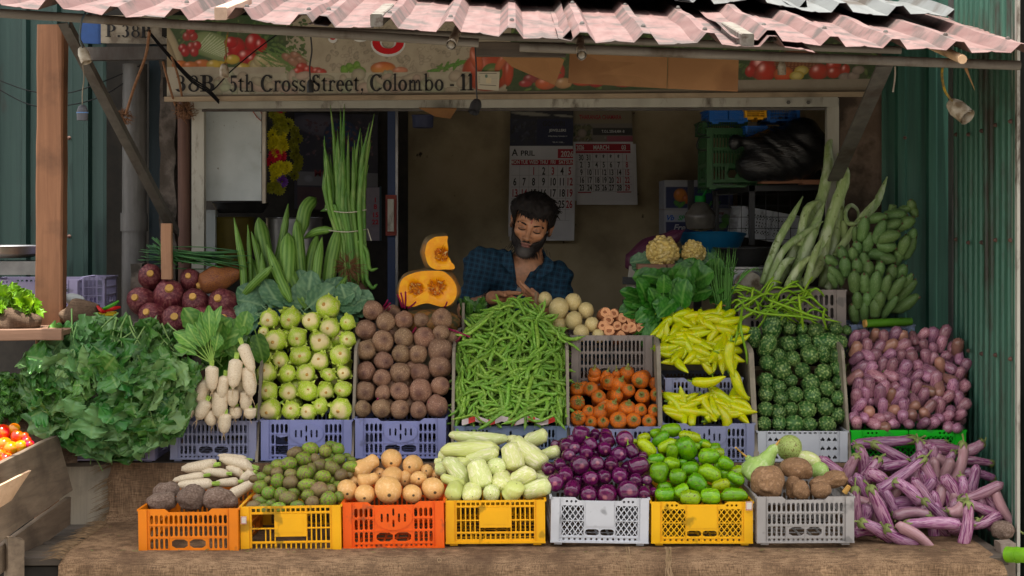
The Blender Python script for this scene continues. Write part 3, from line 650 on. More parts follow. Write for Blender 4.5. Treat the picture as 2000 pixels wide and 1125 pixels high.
for px, Y0, lab in ((881,5.25,'cracked cream tube end poking out under the roof, above the word Colombo'),(1136,5.27,'white rolled tube end poking out at the left edge of the cardboard')):
  a = P(px, 88 if px < 1000 else 108, Y0); mb = MB(); d = Vector((.01,.4,.1)); n = 14
  pts = [a+d*t_ for t_ in (0,.1,1)]; mb.tube(pts, [.0165,.016,.016], n, cap=False); mb.tube([a+d*.005, a+d*.2],.0125, n, cap=False); mb.disc(a+d*.06,(0,1,0),.0125, n)
  mb.build('tube_end', M_cream, label=lab, cat='tube')
mb = MB(); a = P(1880,116,5.26); mb.tube([a, a+Vector((0,.4,.09))],.0155,10); mb.build('round_pole_end', M_freshw, label='cut end of a round wooden pole under the right roof corner', cat='pole')
# cardboard tucked under the roof
def sheet3(name, pts, th, m, label, cat, parent=None):
  q = [Vector(p) for p in pts]; nn = (q[1]-q[0]).cross(q[2]-q[0]).normalized()*th; r_ = [v+nn for v in q]; n = len(q)
  mb = MB(); mb.add(q+r_, [tuple(range(n)), tuple(range(2*n-1, n-1,-1))]+[(i, i+n, (i+1)%n+n, (i+1)%n) for i in range(n)]); return mb.build(name, m, parent, smooth=False, label=label, cat=cat)
sheet3('hanging_cardboard', [P(1113,95,5.6),P(1304,105,5.62),P(1302,173,5.64),P(1110,162,5.6)],.006, M_card, 'brown cardboard panel hanging under the roof, left half of the folded sheet', 'cardboard')
sheet3('hanging_cardboard', [P(1305,105,5.625),P(1443,110,5.6),P(1441,179,5.62),P(1303,173,5.645)],.006, M_card, 'brown cardboard panel hanging under the roof, right half of the folded sheet', 'cardboard')
sheet3('cardboard_flap', [P(968,97,5.6),P(1060,100,5.62),P(1102,116,5.60),P(1084,164,5.7),P(1000,128,5.68)],.006, M_card, 'creased cardboard flap tucked up above the red pepper on the sign', 'cardboard')
sheet3('cardboard_scrap', [P(818,211,6.66),P(892,212,6.70),P(880,232,6.74),P(850,228,6.72)],.004, M_card, 'torn cardboard scrap showing under the lintel near the plastic tub', 'cardboard')
# braces and arms
mb = MB(); a, b = P(122,45,5.5), P(338,455,6.72); d = (b-a).normalized(); mb.bar(a, b, .034,.005, up=(0,1,.3)); mb.bar(a+Vector((.020,.018,0)), b+Vector((.020,.018,0)),.005,.036, up=(0,1,.3)); mb.build('diagonal_brace', M_iron, label='rusty angle iron brace slanting down from the roof pipe at the left', cat='brace')
mb = MB(); a, b = P(1728,128,5.6), P(1630,352,6.72); mb.bar(a, b, .06,.008, up=(0,1,.3)); mb.build('diagonal_brace', M_iron, label='dark flat iron brace slanting down to the gourds at the right', cat='brace')
mb = MB(); mb.bar(P(165,106,6.78), P(330,104,6.78),.05,.055); mb.build('crossbar', M_iron, label='dark horizontal iron arm below the P.38B board', cat='beam')
# timber post at the left and its shelf
plank((xl(96,6.28),6.28,.0),(xl(103,6.28)+.0,6.28,2.40),.106,.075, up=(0,1,0), seg=30, amp=.003).build('timber_post', M_post, label='thick orange brown timber post holding up the left end of the stall', cat='post')
plank(P(326,545,6.44), P(326,436,6.44),.043,.03, up=(0,1,0), seed=5).build('wooden_stake', mat_wood('stake', (.30,.15,.08),(.40,.21,.12),2), label='short brown wooden stake sticking up behind the banana flowers', cat='stake')
# COUNTER, TIERS
TZ = .467
for i in range(5):
  y0 = 5.5+i*.118; plank((-1.83+.01*i, y0+.056, TZ-.0175-.002*(i%2)),(1.72, y0+.056, TZ-.0175),.112,.03, seed=i, seg=30, amp=.004).build('table_plank', M_plankx, label=['front edge plank of the table, weathered dark','second plank of the table top counted from the front','third plank of the table top, splintered pale at its end','fourth plank of the table top, half under the sacking','rearmost plank of the table top against the riser board'][i], cat='plank', group='planks of the table top')
slab('table_understructure', (-1.80,5.52,0),(1.70,6.07, TZ-.04), M_dark, 'dark underframe of the display table below the planks', cat='table frame')
slab('riser_board', (-1.74,6.10, TZ-.03),(1.74,6.118,.69), M_ply, 'plywood riser board between the front crates and the middle row', cat='board')
plank((-1.76,6.33,.69),(1.76,6.33,.69),.46,.018, seed=9, seg=40, amp=.002).build('middle_shelf', M_plankx, label='wooden shelf carrying the middle row of crates', cat='shelf')
slab('back_shelf', (-1.70,6.44,.96),(1.62,6.80,.985), M_shelfw, 'high wooden back shelf behind the middle row of produce', cat='shelf')
slab('shelf_leg_box', (-1.6,6.72,.705),(1.55,6.78,.958), M_dark, 'dark box frame under the high back shelf', cat='frame')
# sacking over the table
bl = MB(); ny = 64; nx = 200
path = [(6.095,.70),(6.09,.60),(6.085,.50),(6.06,.474),(5.95,.472),(5.8,.472),(5.65,.472),(5.54,.472),(5.49,.463),(5.472,.44),(5.465,.36),(5.462,.25),(5.46,.12),(5.46,.04)]
cum = [0]
for a, b in zip(path, path[1:]): cum.append(cum[-1]+math.dist(a, b))
def onp(s_):
  s_ *= cum[-1]
  for k in range(len(path)-1):
    if s_ <= cum[k+1] or k == len(path)-2:
      t_ = (s_-cum[k])/(cum[k+1]-cum[k]); return lerp(path[k][0], path[k+1][0], t_), lerp(path[k][1], path[k+1][1], t_)
for j in range(ny+1):
  y, z = onp(j/ny); flatz = .45 < z < .48
  for i in range(nx+1):
    left = xl(214,6.09)*(1-j/ny)+xl(118,5.5)*(j/ny)+.015*mnoise.noise(Vector((j*.4,0,0)))
    x = lerp(left, 1.70, i/nx); w_ = mnoise.noise(Vector((x*3.1,(y+z)*2.0,1.7)))+.35*mnoise.noise(Vector((x*22+z*9,(y+z)*13,3))); w2 = mnoise.noise(Vector((x*9,(y-z)*5,5)))
    if y < 5.48: yy = y-.016-.020*w_-.008*w2-.026*math.sin(x*8+3*w_)*(.47-z)/.4-.010*abs(math.sin(x*17+4*w_))*min(1,(.47-z)/.1); zz = z
    elif z > .476: yy = y-.012+.004*w_; zz = z
    else: yy = y; zz = z+.0025+.0045*abs(w_)+.002*w2
    edge = max(0, x-1.62)/.08; zz -= .02*edge**2 if z > .3 else 0
    bl.v.append((x, yy, zz))
for j in range(ny):
  for i in range(nx): a = j*(nx+1)+i; bl.f.append((a, a+nx+1, a+nx+2, a+1)); bl.mi.append(0)
SK = bl.build('sacking', M_burlap, label='brown burlap sacking spread over the table and hanging down its front', cat='burlap cloth', angle=0)
fr = MB()
for k in range(230):
  s_ = rng.uniform(0,.66); y, z = onp(s_); left = xl(214,6.09)*(1-s_)+xl(118,5.5)*s_; x = left+rng.uniform(0,.015); L = rng.uniform(.03,.085); vert = z > .476
  pts = []; dz = rng.uniform(-.5,.3)
  for q in range(5):
    t_ = q/4; pts.append(Vector((x-L*t_, y-.014+(rng.uniform(-.003,.003) if vert else dz*L*t_*.8), z+.005+(-.45*L*t_+dz*L*t_*.4 if vert else .004*math.sin(q)+.002))))
  fr.tube(pts, [.0011,.001,.0008,.0007,.0004],4, cap=False)
fr.build('frayed_edge', mat('jute_thread', (.22,.15,.09),(.13,.085,.05), scale=40, rough=.95, rnd=0), SK)
fr = MB()
for (px0, px1, n_) in ((1298,1322,9),(1222,1240,2)):
  for k in range(n_):
    px = rng.uniform(px0, px1-10); pts = [P(px+q*rng.uniform(0,1.4)+2*math.sin(q*.9+k),1068+q*9,5.452-.002*q-rng.uniform(0,.003)) for q in range(8)]; fr.tube(pts, .0012,4, cap=False)
for (px, py) in ((1204,1083),(858,1094)):
  fr.tube([P(px+4*math.cos(a*.7), py+4*math.sin(a*.7),5.44) for a in range(10)],.0011,4, cap=False)
fr.build('loose_threads', mat('jute_thread_pale', (.32,.23,.15),(.24,.17,.10), scale=40, rough=.95, rnd=0), SK)
# second fold of sacking down the front
# plywood dividers between the produce displays
def divider(px, top, Yf=6.10, back=6.60, ztop=None, label='', th=.011, lean=.15, m=None):
  x = xl(px, 6.13); zt = HC-(top-HOR)/F*(Yf+lean); mb = MB(); q = [(Yf,.70),(back,.70),(back,zt+.05),(Yf+lean+.02,zt),(Yf+lean*.96,zt-.015)]
  vs = [Vector((x-th/2, a, b)) for a, b in q]+[Vector((x+th/2, a, b)) for a, b in q]; n = len(q)
  mb.add(vs, [tuple(range(n)), tuple(range(2*n-1,n-1,-1))]+[(i, i+n, (i+1)%n+n, (i+1)%n) for i in range(n)])
  mb.build('divider_board', m or M_ply, label=label, cat='divider', group='plywood dividers of the middle row', smooth=False)
divider(503,668, label='plywood divider between the white radishes and the kohlrabi')
divider(689,676, label='plywood divider between the kohlrabi and the beetroots')
divider(884,680, label='plywood divider between the beetroots and the green beans')
divider(1110,676, label='plywood divider between the green beans and the carrots')
divider(1291,668, label='plywood divider between the carrots and the yellow peppers', th=.016)
divider(1476,682, label='broad plywood divider between the yellow peppers and the bitter gourds', th=.02)
divider(1658,676, label='plywood divider between the bitter gourds and the small brinjals')
for px, top in ((905,592),):
  plank(P(px,680,6.52), P(px,top,6.52),.011,.02, up=(0,1,0)).build('thin_batten', M_ply, label='thin upright batten behind the beetroots, beside the bean heap', cat='batten')
# PRODUCE: shapes
def body(prof, n=20, m=16, amp=.02, fr=2.5, seed=0, lobes=0, lobe=.0, bend=0.0, bumps=None, cfn=None):
  """solid of revolution along local z, unit length (-.5..+.5), prof(t)->radius, made uneven; bend curves it towards +x"""
  mb = MB(); cols = []
  for i in range(m+1):
    t_ = .5-.5*math.cos(math.pi*i/m); r = prof(t_); z = t_-.5
    cnt = 1 if i in (0, m) else n
    for k in range(cnt):
      a = 2*math.pi*k/n; rr = r*(1+lobe*math.cos(lobes*a)) if cnt > 1 else 0
      p = Vector((rr*math.cos(a), rr*math.sin(a), z)); nz = 0
      if amp: nz = mnoise.noise(p*fr+Vector((seed*5.1, seed*2.3, seed)))*amp; p += Vector((p.x, p.y, p.z*.5)).normalized()*nz if p.length > 1e-6 else Vector()
      b_ = 0
      if bumps and cnt > 1: b_ = bumps(a, t_, r); p += Vector((math.cos(a), math.sin(a),(t_-.5)*.6))*b_[0]; b_ = b_[1]
      if bend: p = Vector((p.x+bend*(z*z-.08)*1.0, p.y, z+(-bend*2*z*p.x if True else 0)))
      mb.v.append(tuple(p)); cols.append((b_ if bumps else 0,0,0))
      if cfn: cols[-1] = cfn(a, t_, p)
  def ix(i, k): return 0 if i == 0 else (1+(i-1)*n+k % n if i < m else 1+(m-1)*n)
  for i in range(m):
    for k in range(n):
      if i == 0: f = (ix(0,0), ix(1,k+1), ix(1,k))
      elif i == m-1: f = (ix(i,k), ix(i,k+1), ix(m,0))
      else: f = (ix(i,k), ix(i,k+1), ix(i+1,k+1), ix(i+1,k))
      mb.f.append(f); mb.mi.append(0)
  if bumps or cfn: mb.c = cols
  return mb
def P_ell(k=2.0): return lambda t_: .5*max(0,1-abs(2*t_-1)**k)**(1/k)
def pl(*pts):
  """piecewise profile with rounded ends: pts (t, r)"""
  def fn(t_):
    for (a, ra),(b, rb) in zip(pts, pts[1:]):
      if t_ <= b: q = (t_-a)/(b-a+1e-9); q = q*q*(3-2*q); return lerp(ra, rb, q)
    return pts[-1][1]
  return lambda t_: fn(t_)*min(1,(math.sin(math.pi*min(max(t_,0),1))*3.2)**.55 if 0 < t_ < 1 else 0)
def bezier3(a, b, c, n):
  a, b, c = map(Vector, (a, b, c)); return [a*(1-t_)**2+b*2*t_*(1-t_)+c*t_*t_ for t_ in [i/n for i in range(n+1)]]
K = {}
def kind(name, variants): K[name] = variants        # variant = (mesh, [(part name, mesh),...])
V_ = lambda mb, nm, m, **kw: mb.mesh(nm, m, **kw)
# greens and colours
c_ = lambda r, g, b: (r, g, b)
M_kohl = mat('kohlrabi_skin', (.52,.62,.10),(.36,.52,.06),(.66,.66,.27), scale=9, rough=.42, bump=.15, bs=30, rnd=.12, stretch=(3,3,1), attr=(.80,.66,.38))
M_kohlstem = mat('kohlrabi_stalk', (.42,.56,.15),(.30,.44,.10), scale=20, rough=.5)
M_beet = mat('beet_skin', (.30,.185,.115),(.22,.125,.08),(.40,.27,.18), scale=14, rough=.7, bump=.35, bs=60, rnd=.22, hue=.015, spots=((.10,.05,.045),18,.62), attr=(.10,.05,.04))
M_beetstem = mat('beet_stalk', (.30,.02,.08),(.22,.015,.06), scale=20, rough=.4)
M_bean = mat('bean_skin', (.22,.38,.075),(.15,.29,.05),(.30,.45,.12), scale=14, rough=.48, rnd=.22, hue=.012, bump=.1, bs=40)
M_beantip = mat('bean_tip', (.30,.36,.12),(.22,.25,.08), scale=20)
M_carrot = mat('carrot_skin', (.68,.19,.035),(.56,.14,.03),(.40,.15,.06), scale=9, rough=.6, bump=.3, bs=50, stretch=(1,1,4), rnd=.14, spots=((.40,.15,.05),9,.66), attr=(.24,.15,.065))
M_carrottop = mat('carrot_crown', (.26,.30,.08),(.16,.17,.05),(.36,.32,.14), scale=40, rough=.7)
M_crown = mat('carrot_crown_skin', (.36,.17,.08),(.28,.20,.10), scale=40, rough=.8)
M_pepper = mat('pepper_skin', (.58,.59,.055),(.46,.53,.06),(.62,.56,.055), scale=7, rough=.28, rnd=.10, hue=.012, coat=.2)
M_pepstem = mat('pepper_stalk', (.16,.27,.04),(.22,.34,.06), scale=30, rough=.5)
M_bitter = mat('bitter_gourd_skin', (.020,.072,.018),(.034,.105,.026), scale=6, rough=.42, attr=(.50,.62,.26), rnd=.2, hue=.01, bump=.4, bs=50)
M_brinj = mat('brinjal_skin', (.17,.026,.10),(.47,.26,.31),(.27,.065,.16), scale=2.2, rough=.20, stretch=(8,8,.45), odd=((.36,.24,.12),.08), rnd=.34, hue=.03, coat=.6, pos=(.33,.70), detail=3)
M_brinjl = mat('long_brinjal_skin', (.13,.025,.09),(.38,.22,.29),(.22,.065,.155), scale=2.6, rough=.26, stretch=(6,6,.7), rnd=.26, hue=.02, odd=((.36,.22,.20),.12), coat=.4, pos=(.38,.62), detail=4)
M_calyx = mat('calyx_green', (.16,.24,.07),(.24,.24,.10),(.12,.16,.05), scale=40, rough=.6, rnd=.2, bump=.2, bs=60)
M_egg = mat('eggplant_skin', (.075,.008,.05),(.115,.012,.068),(.055,.006,.035), scale=5, rough=.16, coat=.6, rnd=.25, hue=.01, attr=(.30,.10,.14))
M_mango = mat('mango_skin', (.18,.37,.035),(.12,.28,.03),(.20,.38,.035), scale=2.5, rough=.26, rnd=.2, hue=.02, spots=((.10,.085,.03),9,.60), coat=.15, odd=((.34,.46,.05),.04))
M_ambar = mat('rough_green_skin', (.10,.26,.02),(.24,.30,.05),(.17,.13,.065), scale=9, rough=.5, rnd=.25, hue=.03, spots=((.15,.11,.06),8,.52), bump=.2, bs=60, odd=((.19,.14,.075),.25))
M_butter = mat('butternut_skin', (.74,.44,.20),(.68,.40,.17),(.78,.50,.26), scale=7, rough=.5, rnd=.07, attr=(.30,.18,.08), spots=((.55,.33,.15),28,.66))
M_wcuc = mat('pale_gourd_skin', (.72,.72,.38),(.62,.66,.28),(.82,.78,.54), scale=4, rough=.34, rnd=.08, hue=.015, odd=((.50,.58,.20),.15), stretch=(2,2,1), spots=((.56,.44,.20),26,.70), attr=(.30,.25,.1))
M_white = M_white
M_daikon = mat('white_radish_skin', (.66,.55,.40),(.74,.64,.50),(.56,.44,.30), scale=9, rough=.5, stretch=(1,1,5), rnd=.06, bump=.2, bs=40, spots=((.42,.30,.19),30,.66))
M_root = mat('root_thread', (.55,.42,.28),(.45,.33,.2), scale=30, rough=.8)
M_yam = mat('yam_skin', (.12,.080,.060),(.17,.12,.095),(.24,.18,.145), scale=16, rough=.9, bump=.8, bs=50, bd=.004, rnd=.15, spots=((.32,.20,.12),22,.69))
M_potb = mat('brown_yam_skin', (.26,.155,.085),(.20,.115,.065),(.32,.20,.12), scale=10, rough=.8, bump=.6, bs=45, bd=.003, rnd=.12, spots=((.12,.07,.045),12,.62))
M_potw = mat('pale_potato_skin', (.64,.52,.27),(.58,.46,.23),(.68,.56,.32), scale=10, rough=.5, rnd=.06, spots=((.36,.25,.12),32,.68))
M_sweet = mat('sweet_root_skin', (.36,.15,.08),(.30,.12,.06), scale=14, rough=.75, stretch=(1,1,3), rnd=.12, bump=.3, bs=40)
M_sweetcut = mat('sweet_root_flesh', (.70,.37,.20),(.62,.30,.16), scale=10, rough=.6)
M_bottle = mat('bottle_gourd_skin', (.42,.56,.20),(.36,.52,.16),(.52,.62,.30), scale=8, rough=.4, rnd=.05)
M_bottleb = mat('blotched_gourd_skin', (.44,.52,.20),(.36,.44,.15), scale=8, rough=.45, rnd=.03, spots=((.20,.15,.06),14,.56))
M_flower = mat('banana_flower_skin', (.09,.018,.026),(.15,.035,.042),(.24,.10,.09), scale=2.5, rough=.45, stretch=(6,6,.45), rnd=.15, bump=.5, bs=14, bd=.003)
M_flowerd = mat('banana_flower_dark', (.05,.012,.03),(.07,.018,.04),(.09,.03,.05), scale=3, rough=.5, stretch=(12,12,1), rnd=.05)
M_flowero = mat('banana_flower_brown', (.14,.05,.04),(.32,.13,.045),(.12,.04,.03), scale=3, rough=.6, stretch=(14,14,1), rnd=.05, bump=.4, bs=14)
M_cut = mat('cut_stub', (.62,.38,.14),(.50,.28,.09), scale=40, rough=.7)
M_banana = mat('green_banana_skin', (.13,.21,.075),(.09,.16,.055),(.18,.26,.11), scale=7, rough=.5, rnd=.14, hue=.01, spots=((.13,.10,.05),22,.66), stretch=(2,2,1))
M_bantip = mat('banana_tip', (.07,.045,.025),(.12,.08,.04), scale=30)
M_banstalk = mat('banana_stalk', (.16,.24,.09),(.11,.17,.06), scale=10)
M_snake = mat('snake_gourd_skin', (.36,.43,.22),(.26,.34,.14),(.46,.52,.33), scale=7, rough=.5, rnd=.14, hue=.012, stretch=(3,3,1), spots=((.16,.20,.07),26,.62))
M_luffa = mat('ridge_gourd_skin', (.085,.185,.035),(.06,.14,.025),(.13,.24,.06), scale=7, rough=.5, rnd=.14, stretch=(4,4,1), attr=(.22,.34,.10))
M_drum = mat('drumstick_skin', (.12,.24,.055),(.09,.19,.045),(.18,.28,.09), scale=9, rough=.5, rnd=.18, hue=.012)
M_leafk = mat('kale_leaf', (.026,.10,.026),(.055,.165,.038),(.085,.215,.055), scale=10, rough=.34, rnd=.18, hue=.02, attr=(.19,.31,.11), attr2=(.16,.31,.11), trans=.15, spots=((.10,.12,.11),16,.72), pos=(.30,.70))
M_leafs = mat('spinach_leaf', (.045,.155,.022),(.035,.11,.02),(.08,.21,.04), scale=9, rough=.35, rnd=.14, hue=.015, attr=(.16,.30,.08), trans=.15)
M_leafr = mat('radish_leaf', (.10,.24,.045),(.075,.19,.04),(.15,.30,.07), scale=9, rough=.45, rnd=.14, attr=(.28,.42,.12), trans=.18)
M_leafb = mat('bluish_leaf', (.09,.19,.10),(.07,.155,.085),(.14,.25,.14), scale=9, rough=.5, rnd=.12, attr=(.24,.36,.2), trans=.1)
M_lett = mat('lettuce_leaf', (.20,.38,.03),(.14,.30,.025),(.28,.46,.05), scale=12, rough=.45, rnd=.1, trans=.25)
M_chive = mat('chive_green', (.045,.13,.025),(.07,.17,.035), scale=9, rough=.5, rnd=.1)
M_leek = mat('leek_green', (.05,.14,.05),(.08,.19,.07),(.04,.11,.045), scale=9, rough=.5, rnd=.1)
M_yard = mat('yardlong_skin', (.26,.42,.06),(.20,.36,.045), scale=9, rough=.45, rnd=.15, hue=.01)
M_tom = mat('tomato_skin', (.60,.04,.012),(.60,.10,.015),(.55,.22,.03), scale=1.6, rough=.16, coat=.5, rnd=.12, hue=.03)
def crown(n=7, r=.13, L=.16, droop=.5, w=.05):
  mb = MB()
  for k in range(n):
    a = 2*math.pi*k/n+rng.uniform(-.2,.2); pts = [Vector((0,0,0)), Vector((math.cos(a)*r*.6, math.sin(a)*r*.6, L*.1)), Vector((math.cos(a)*r, math.sin(a)*r, -L*droop))]
    pts = bezier3(*pts, 4); mb.tube(pts, [w*.7, w, w*.9, w*.6, w*.1],5, cap=False, flat=.35)
  return mb
# --- kohlrabi: squat ball seen with its base to the front (+z towards the viewer)
vs_ = []
for s_ in range(6):
  ridge = lambda a, t_, p, s_=s_: (min(.95, max(0,(t_-[.86,.93,.80,.9,.84,.95][s_])*8+mnoise.noise(Vector((p.x*5, p.y*5, s_*4)))*.9 if t_ > .72 else (.45 if abs(mnoise.noise(Vector((p.x*6, p.y*6+p.z*4, s_*3)))) < .06 else 0))),0,0)
  b = body(lambda t_: .5*max(0,1-abs(2*t_-1)**2.3)**(1/2.1)*(1-.25*(1-t_)),22,16,.085,2.4, s_, cfn=ridge)
  for k in range(6):
    a = rng.uniform(0,6.3); d = Vector((math.cos(a), math.sin(a),0)); q = MB()
    zz = rng.uniform(-.1,.22); hh = rng.uniform(.0,.10); q.tube([d*.36+Vector((0,0,zz-.16)), d*(.48-abs(zz)*.3)+Vector((0,0,zz)), d*(.52+hh-abs(zz)*.3)+Vector((0,0,zz+.16))],[.18,.11,.02],7, flat=.45); b.merge(q)
    b.c += [(.1,0,0)]*len(q.v)
  st = MB()
  a = rng.uniform(0,6.3); st.tube([(math.cos(a)*.25, math.sin(a)*.25,-.35),(math.cos(a)*.42, math.sin(a)*.42,-.55),(math.cos(a)*.5, math.sin(a)*.5,-.95)],[.06,.045,.03],6)
  rt = MB(); rt.tube([(0,0,.40),(.01,0,.50),(.02,.01,.53)],[.12,.075,.05],8)
  vs_.append((V_(b, 'kohlrabi', M_kohl, angle=0),[('stalk', V_(st, 'stalk', M_kohlstem)),('root_cut', V_(rt, 'root_cut', M_cut))]))
kind('kohlrabi', vs_)
vs_ = []
for s_ in range(6):
  tap = [0,.0,.12,.3,0,.45][s_]
  b = body(lambda t_, tap=tap: .5*max(0,1-abs(2*t_-1)**2.2)**(1/2.0)*(1-tap*max(0, t_-.55)*1.6),20,16,.07,2.4, s_+9, cfn=lambda a, t_, p: (max(0, min(1,(t_-.93)*11)),0,0))
  q = MB(); q.tube([(0,0,.44),(.01,.01,.52),(.03,.02,.60)],[.07,.035,.012],6); b.merge(q); b.c += [(.7,0,0)]*len(q.v)
  vs_.append((V_(b, 'beetroot', M_beet, angle=0),[]))
kind('beetroot', vs_)
vs_ = []
for s_ in range(12):
  bend = rng.uniform(.04,.30); kx = rng.uniform(-.05,.05); pts = [Vector((bend*(4*(t_-.5)**2-.5)*.5+kx*math.sin(7*t_),.02*math.sin(5*t_+s_), t_-.5)) for t_ in [i/14 for i in range(15)]]
  r0 = .042; rad = [r0*(.30,.8)[0] if i == 0 else r0*(.12 if i == 14 else .35 if i == 13 else min(1,.55+.3*i)*(1+.09*math.sin(i*2.1+s_))) for i in range(15)]
  b = MB(); b.tube(pts, rad, 8, flat=.82); q = MB(); q.tube([pts[0], pts[0]+Vector((.004,0,-.035))],[.018,.006],5)
  vs_.append((V_(b, 'green_bean', M_bean, angle=0),[]))
kind('green_bean', vs_)
vs_ = []
for s_ in range(5):
  b = body(pl((0,.10),(.15,.22),(.6,.42),(.9,.5),(1,.40)),18,22,.035,3, s_+20, cfn=lambda a, t_, p: (max(0, min(.9,(t_-.955)*14+mnoise.noise(p*9)*.3)) if t_ > .9 else 0,0,0))
  q = MB(); q.tube([(0,0,.485),(0,0,.507)],[.20,.13],12)
  if s_ == 3:
    for k in range(7): a = k*.9; q.tube(bezier3((0,0,.49),(.1*math.cos(a),.1*math.sin(a),.62),(.32*math.cos(a),.32*math.sin(a),.60+.05*(k%2)),4),[.05,.045,.035,.03,.03],5)
  else:
    q.tube([(0,0,.49),(.02,0,.56),(.03,.02,.60)],[.11,.09,.07],8)
  vs_.append((V_(b, 'carrot', M_carrot, angle=0),[('leaf_stub', V_(q, 'leaf_stub', M_carrottop))]))
kind('carrot', vs_)
vs_ = []
for s_ in range(6):
  bend = [.15,.35,.5,.25,.6,.1][s_]; pts = [];
  for i in range(13):
    t_ = i/12; z = t_-.5; pts.append(Vector((bend*(z*z)*.6+.03*math.sin(6*t_+s_),.03*math.sin(4*t_+2*s_), z)))
  rad = [.5*x*.42 for x in (.62,.82,.92,.96,.97,.95,.90,.83,.74,.62,.48,.30,.08)]
  b = MB(); b.tube(pts, rad, 12, flat=.9); q = MB(); q.tube([pts[0]+Vector((0,0,.02)), pts[0]-Vector((0,0,.01))],[.145,.10],10); q.tube([pts[0], pts[0]+Vector((.02,0,-.07)), pts[0]+Vector((.06,.01,-.15))],[.045,.035,.03],6)
  vs_.append((V_(b, 'yellow_pepper', M_pepper, angle=0),[('stalk', V_(q, 'stalk', M_pepstem))]))
kind('yellow_pepper', vs_)
vs_ = []
for s_ in range(5):
  def bmp(a, t_, r, s_=s_):
    q = Vector((r*math.cos(a)*7.5+s_*9, r*math.sin(a)*7.5,(t_-.5)*12)); d_ = mnoise.voronoi(q)[0][0]; kn = max(0,1-d_*1.75)
    rg_ = (math.cos(9*a+1.5*math.sin(t_*6+s_))*.5+.5)**2; tip = max(0, t_-.72)*1.2
    return ((kn*.9+rg_*.12)*.085*min(1, r*4), min(1, kn**1.3*.95+tip*.22))
  b = body(pl((0,.16),(.2,.40),(.55,.5),(.8,.42),(.93,.25),(1,.08)),66,44,.03,2, s_+30, bumps=bmp)
  vs_.append((V_(b, 'bitter_gourd', M_bitter, angle=0),[]))
kind('bitter_gourd', vs_)
vs_ = []
for s_ in range(5):
  b = body(pl((0,.3),(.25,.42),(.65,.5),(.9,.42),(1,.25)),18,14,.03,2, s_+40, bend=rng.uniform(0,.15)); q = crown(5,.34,.30,-.55,.10)
  for i, v in enumerate(q.v): q.v[i] = (v[0], v[1],-.5+(v[2]))
  q.tube([(0,0,-.48),(.03,0,-.60),(.07,.02,-.72)],[.09,.06,.06],6)
  vs_.append((V_(b, 'baby_brinjal', M_brinj, angle=0),[('calyx', V_(q, 'calyx', M_calyx))]))
kind('baby_brinjal', vs_)
vs_ = []
for s_ in range(6):
  bend = [.1,.35,.6,.2,.45,.05][s_]
  b = body(lambda t_: pl((0,.36),(.2,.40),(.6,.5),(.88,.46),(1,.3))(t_)*.36,18,20,.012,2.5, s_+50, bend=bend)
  q = MB(); r0 = .155; base = Vector((bend*(.25-.08),0,-.5))
  for k in range(5):
    a = 2*math.pi*k/5+.2; d = Vector((math.cos(a), math.sin(a),0)); q.tube(bezier3(base+d*.02+Vector((0,0,-.02)), base+d*r0*1.05+Vector((0,0,.0)), base+d*r0*.98+Vector((-.04 if bend > .3 else 0,0,.15)),5),[.03,.07,.075,.06,.035,.01],6, flat=.35)
  q.tube([base+Vector((0,0,.02)), base+Vector((0,0,-.03))],[.12,.06],10)
  q.tube(bezier3(base, base+Vector((.02,0,-.09)), base+Vector((.08+.05*bend,.02,-.17)),4),[.042,.030,.026,.026,.034],7)
  vs_.append((V_(b, 'long_brinjal', M_brinjl, angle=0),[('calyx', V_(q, 'calyx', M_calyx))]))
kind('long_brinjal', vs_)
vs_ = []
for s_ in range(4):
  b = body(pl((0,.30),(.2,.44),(.55,.5),(.85,.44),(1,.25)),22,16,.03,2, s_+60, cfn=lambda a, t_, p: (1 if t_ > .985 else 0,0,0)); q = crown(5,.32,.3,-.75,.11)
  for i, v in enumerate(q.v): q.v[i] = (v[0], v[1],-.50+v[2])
  q.tube(bezier3((0,0,-.5),(.04,0,-.62),(.16,.05,-.78),4),[.08,.06,.05,.05,.06],6)
  vs_.append((V_(b, 'round_eggplant', M_egg, angle=0),[('calyx', V_(q, 'calyx', M_pepstem))]))
kind('round_eggplant', vs_)
kind('mango', [(V_(body(pl((0,.30),(.25,.44),(.6,.49),(.85,.42),(1,.2)),20,14,.035,1.8, s_+70, bend=.10*s_), 'green_mango', M_mango, angle=0),[('stem_scar', V_(MB().tube([(0,0,-.49),(0,0,-.515)],[.05,.03],7), 'stem_scar', M_bantip))]) for s_ in range(4)])
kind('ambarella', [(V_(body(P_ell(2.2),18,14,.06,2.2, s_+80), 'ambarella', M_ambar, angle=0),[]) for s_ in range(5)])
vs_ = []
for s_ in range(3):
  fn = (P_ell(2.2), pl((0,.33),(.35,.34),(.65,.46),(.85,.5),(1,.35)), P_ell(2.1))[s_]
  b = body(fn, 24,18,.02,2, s_+90); q = MB(); q.tube([(0,0,.478),(0,0,.50),(0,0,.507)],[.075,.070,.02],9)
  vs_.append((V_(b, 'butternut_squash', M_butter, angle=0),[('blossom_scar', V_(q, 'blossom_scar', M_bantip))]))
kind('butternut', vs_)
kind('pale_gourd', [(V_(body(pl((0,.36),(.2,.44),(.6,.5),(.85,.47),(1,.34)),22,18,.018,2, s_+100, bend=.12*s_), 'pale_gourd', M_wcuc, angle=0),[('stem_scar', V_(MB().tube([(.12*s_*.17,0,.485),(.12*s_*.17,0,.508)],[.035,.02],7), 'stem_scar', M_bantip))]) for s_ in range(4)])
vs_ = []
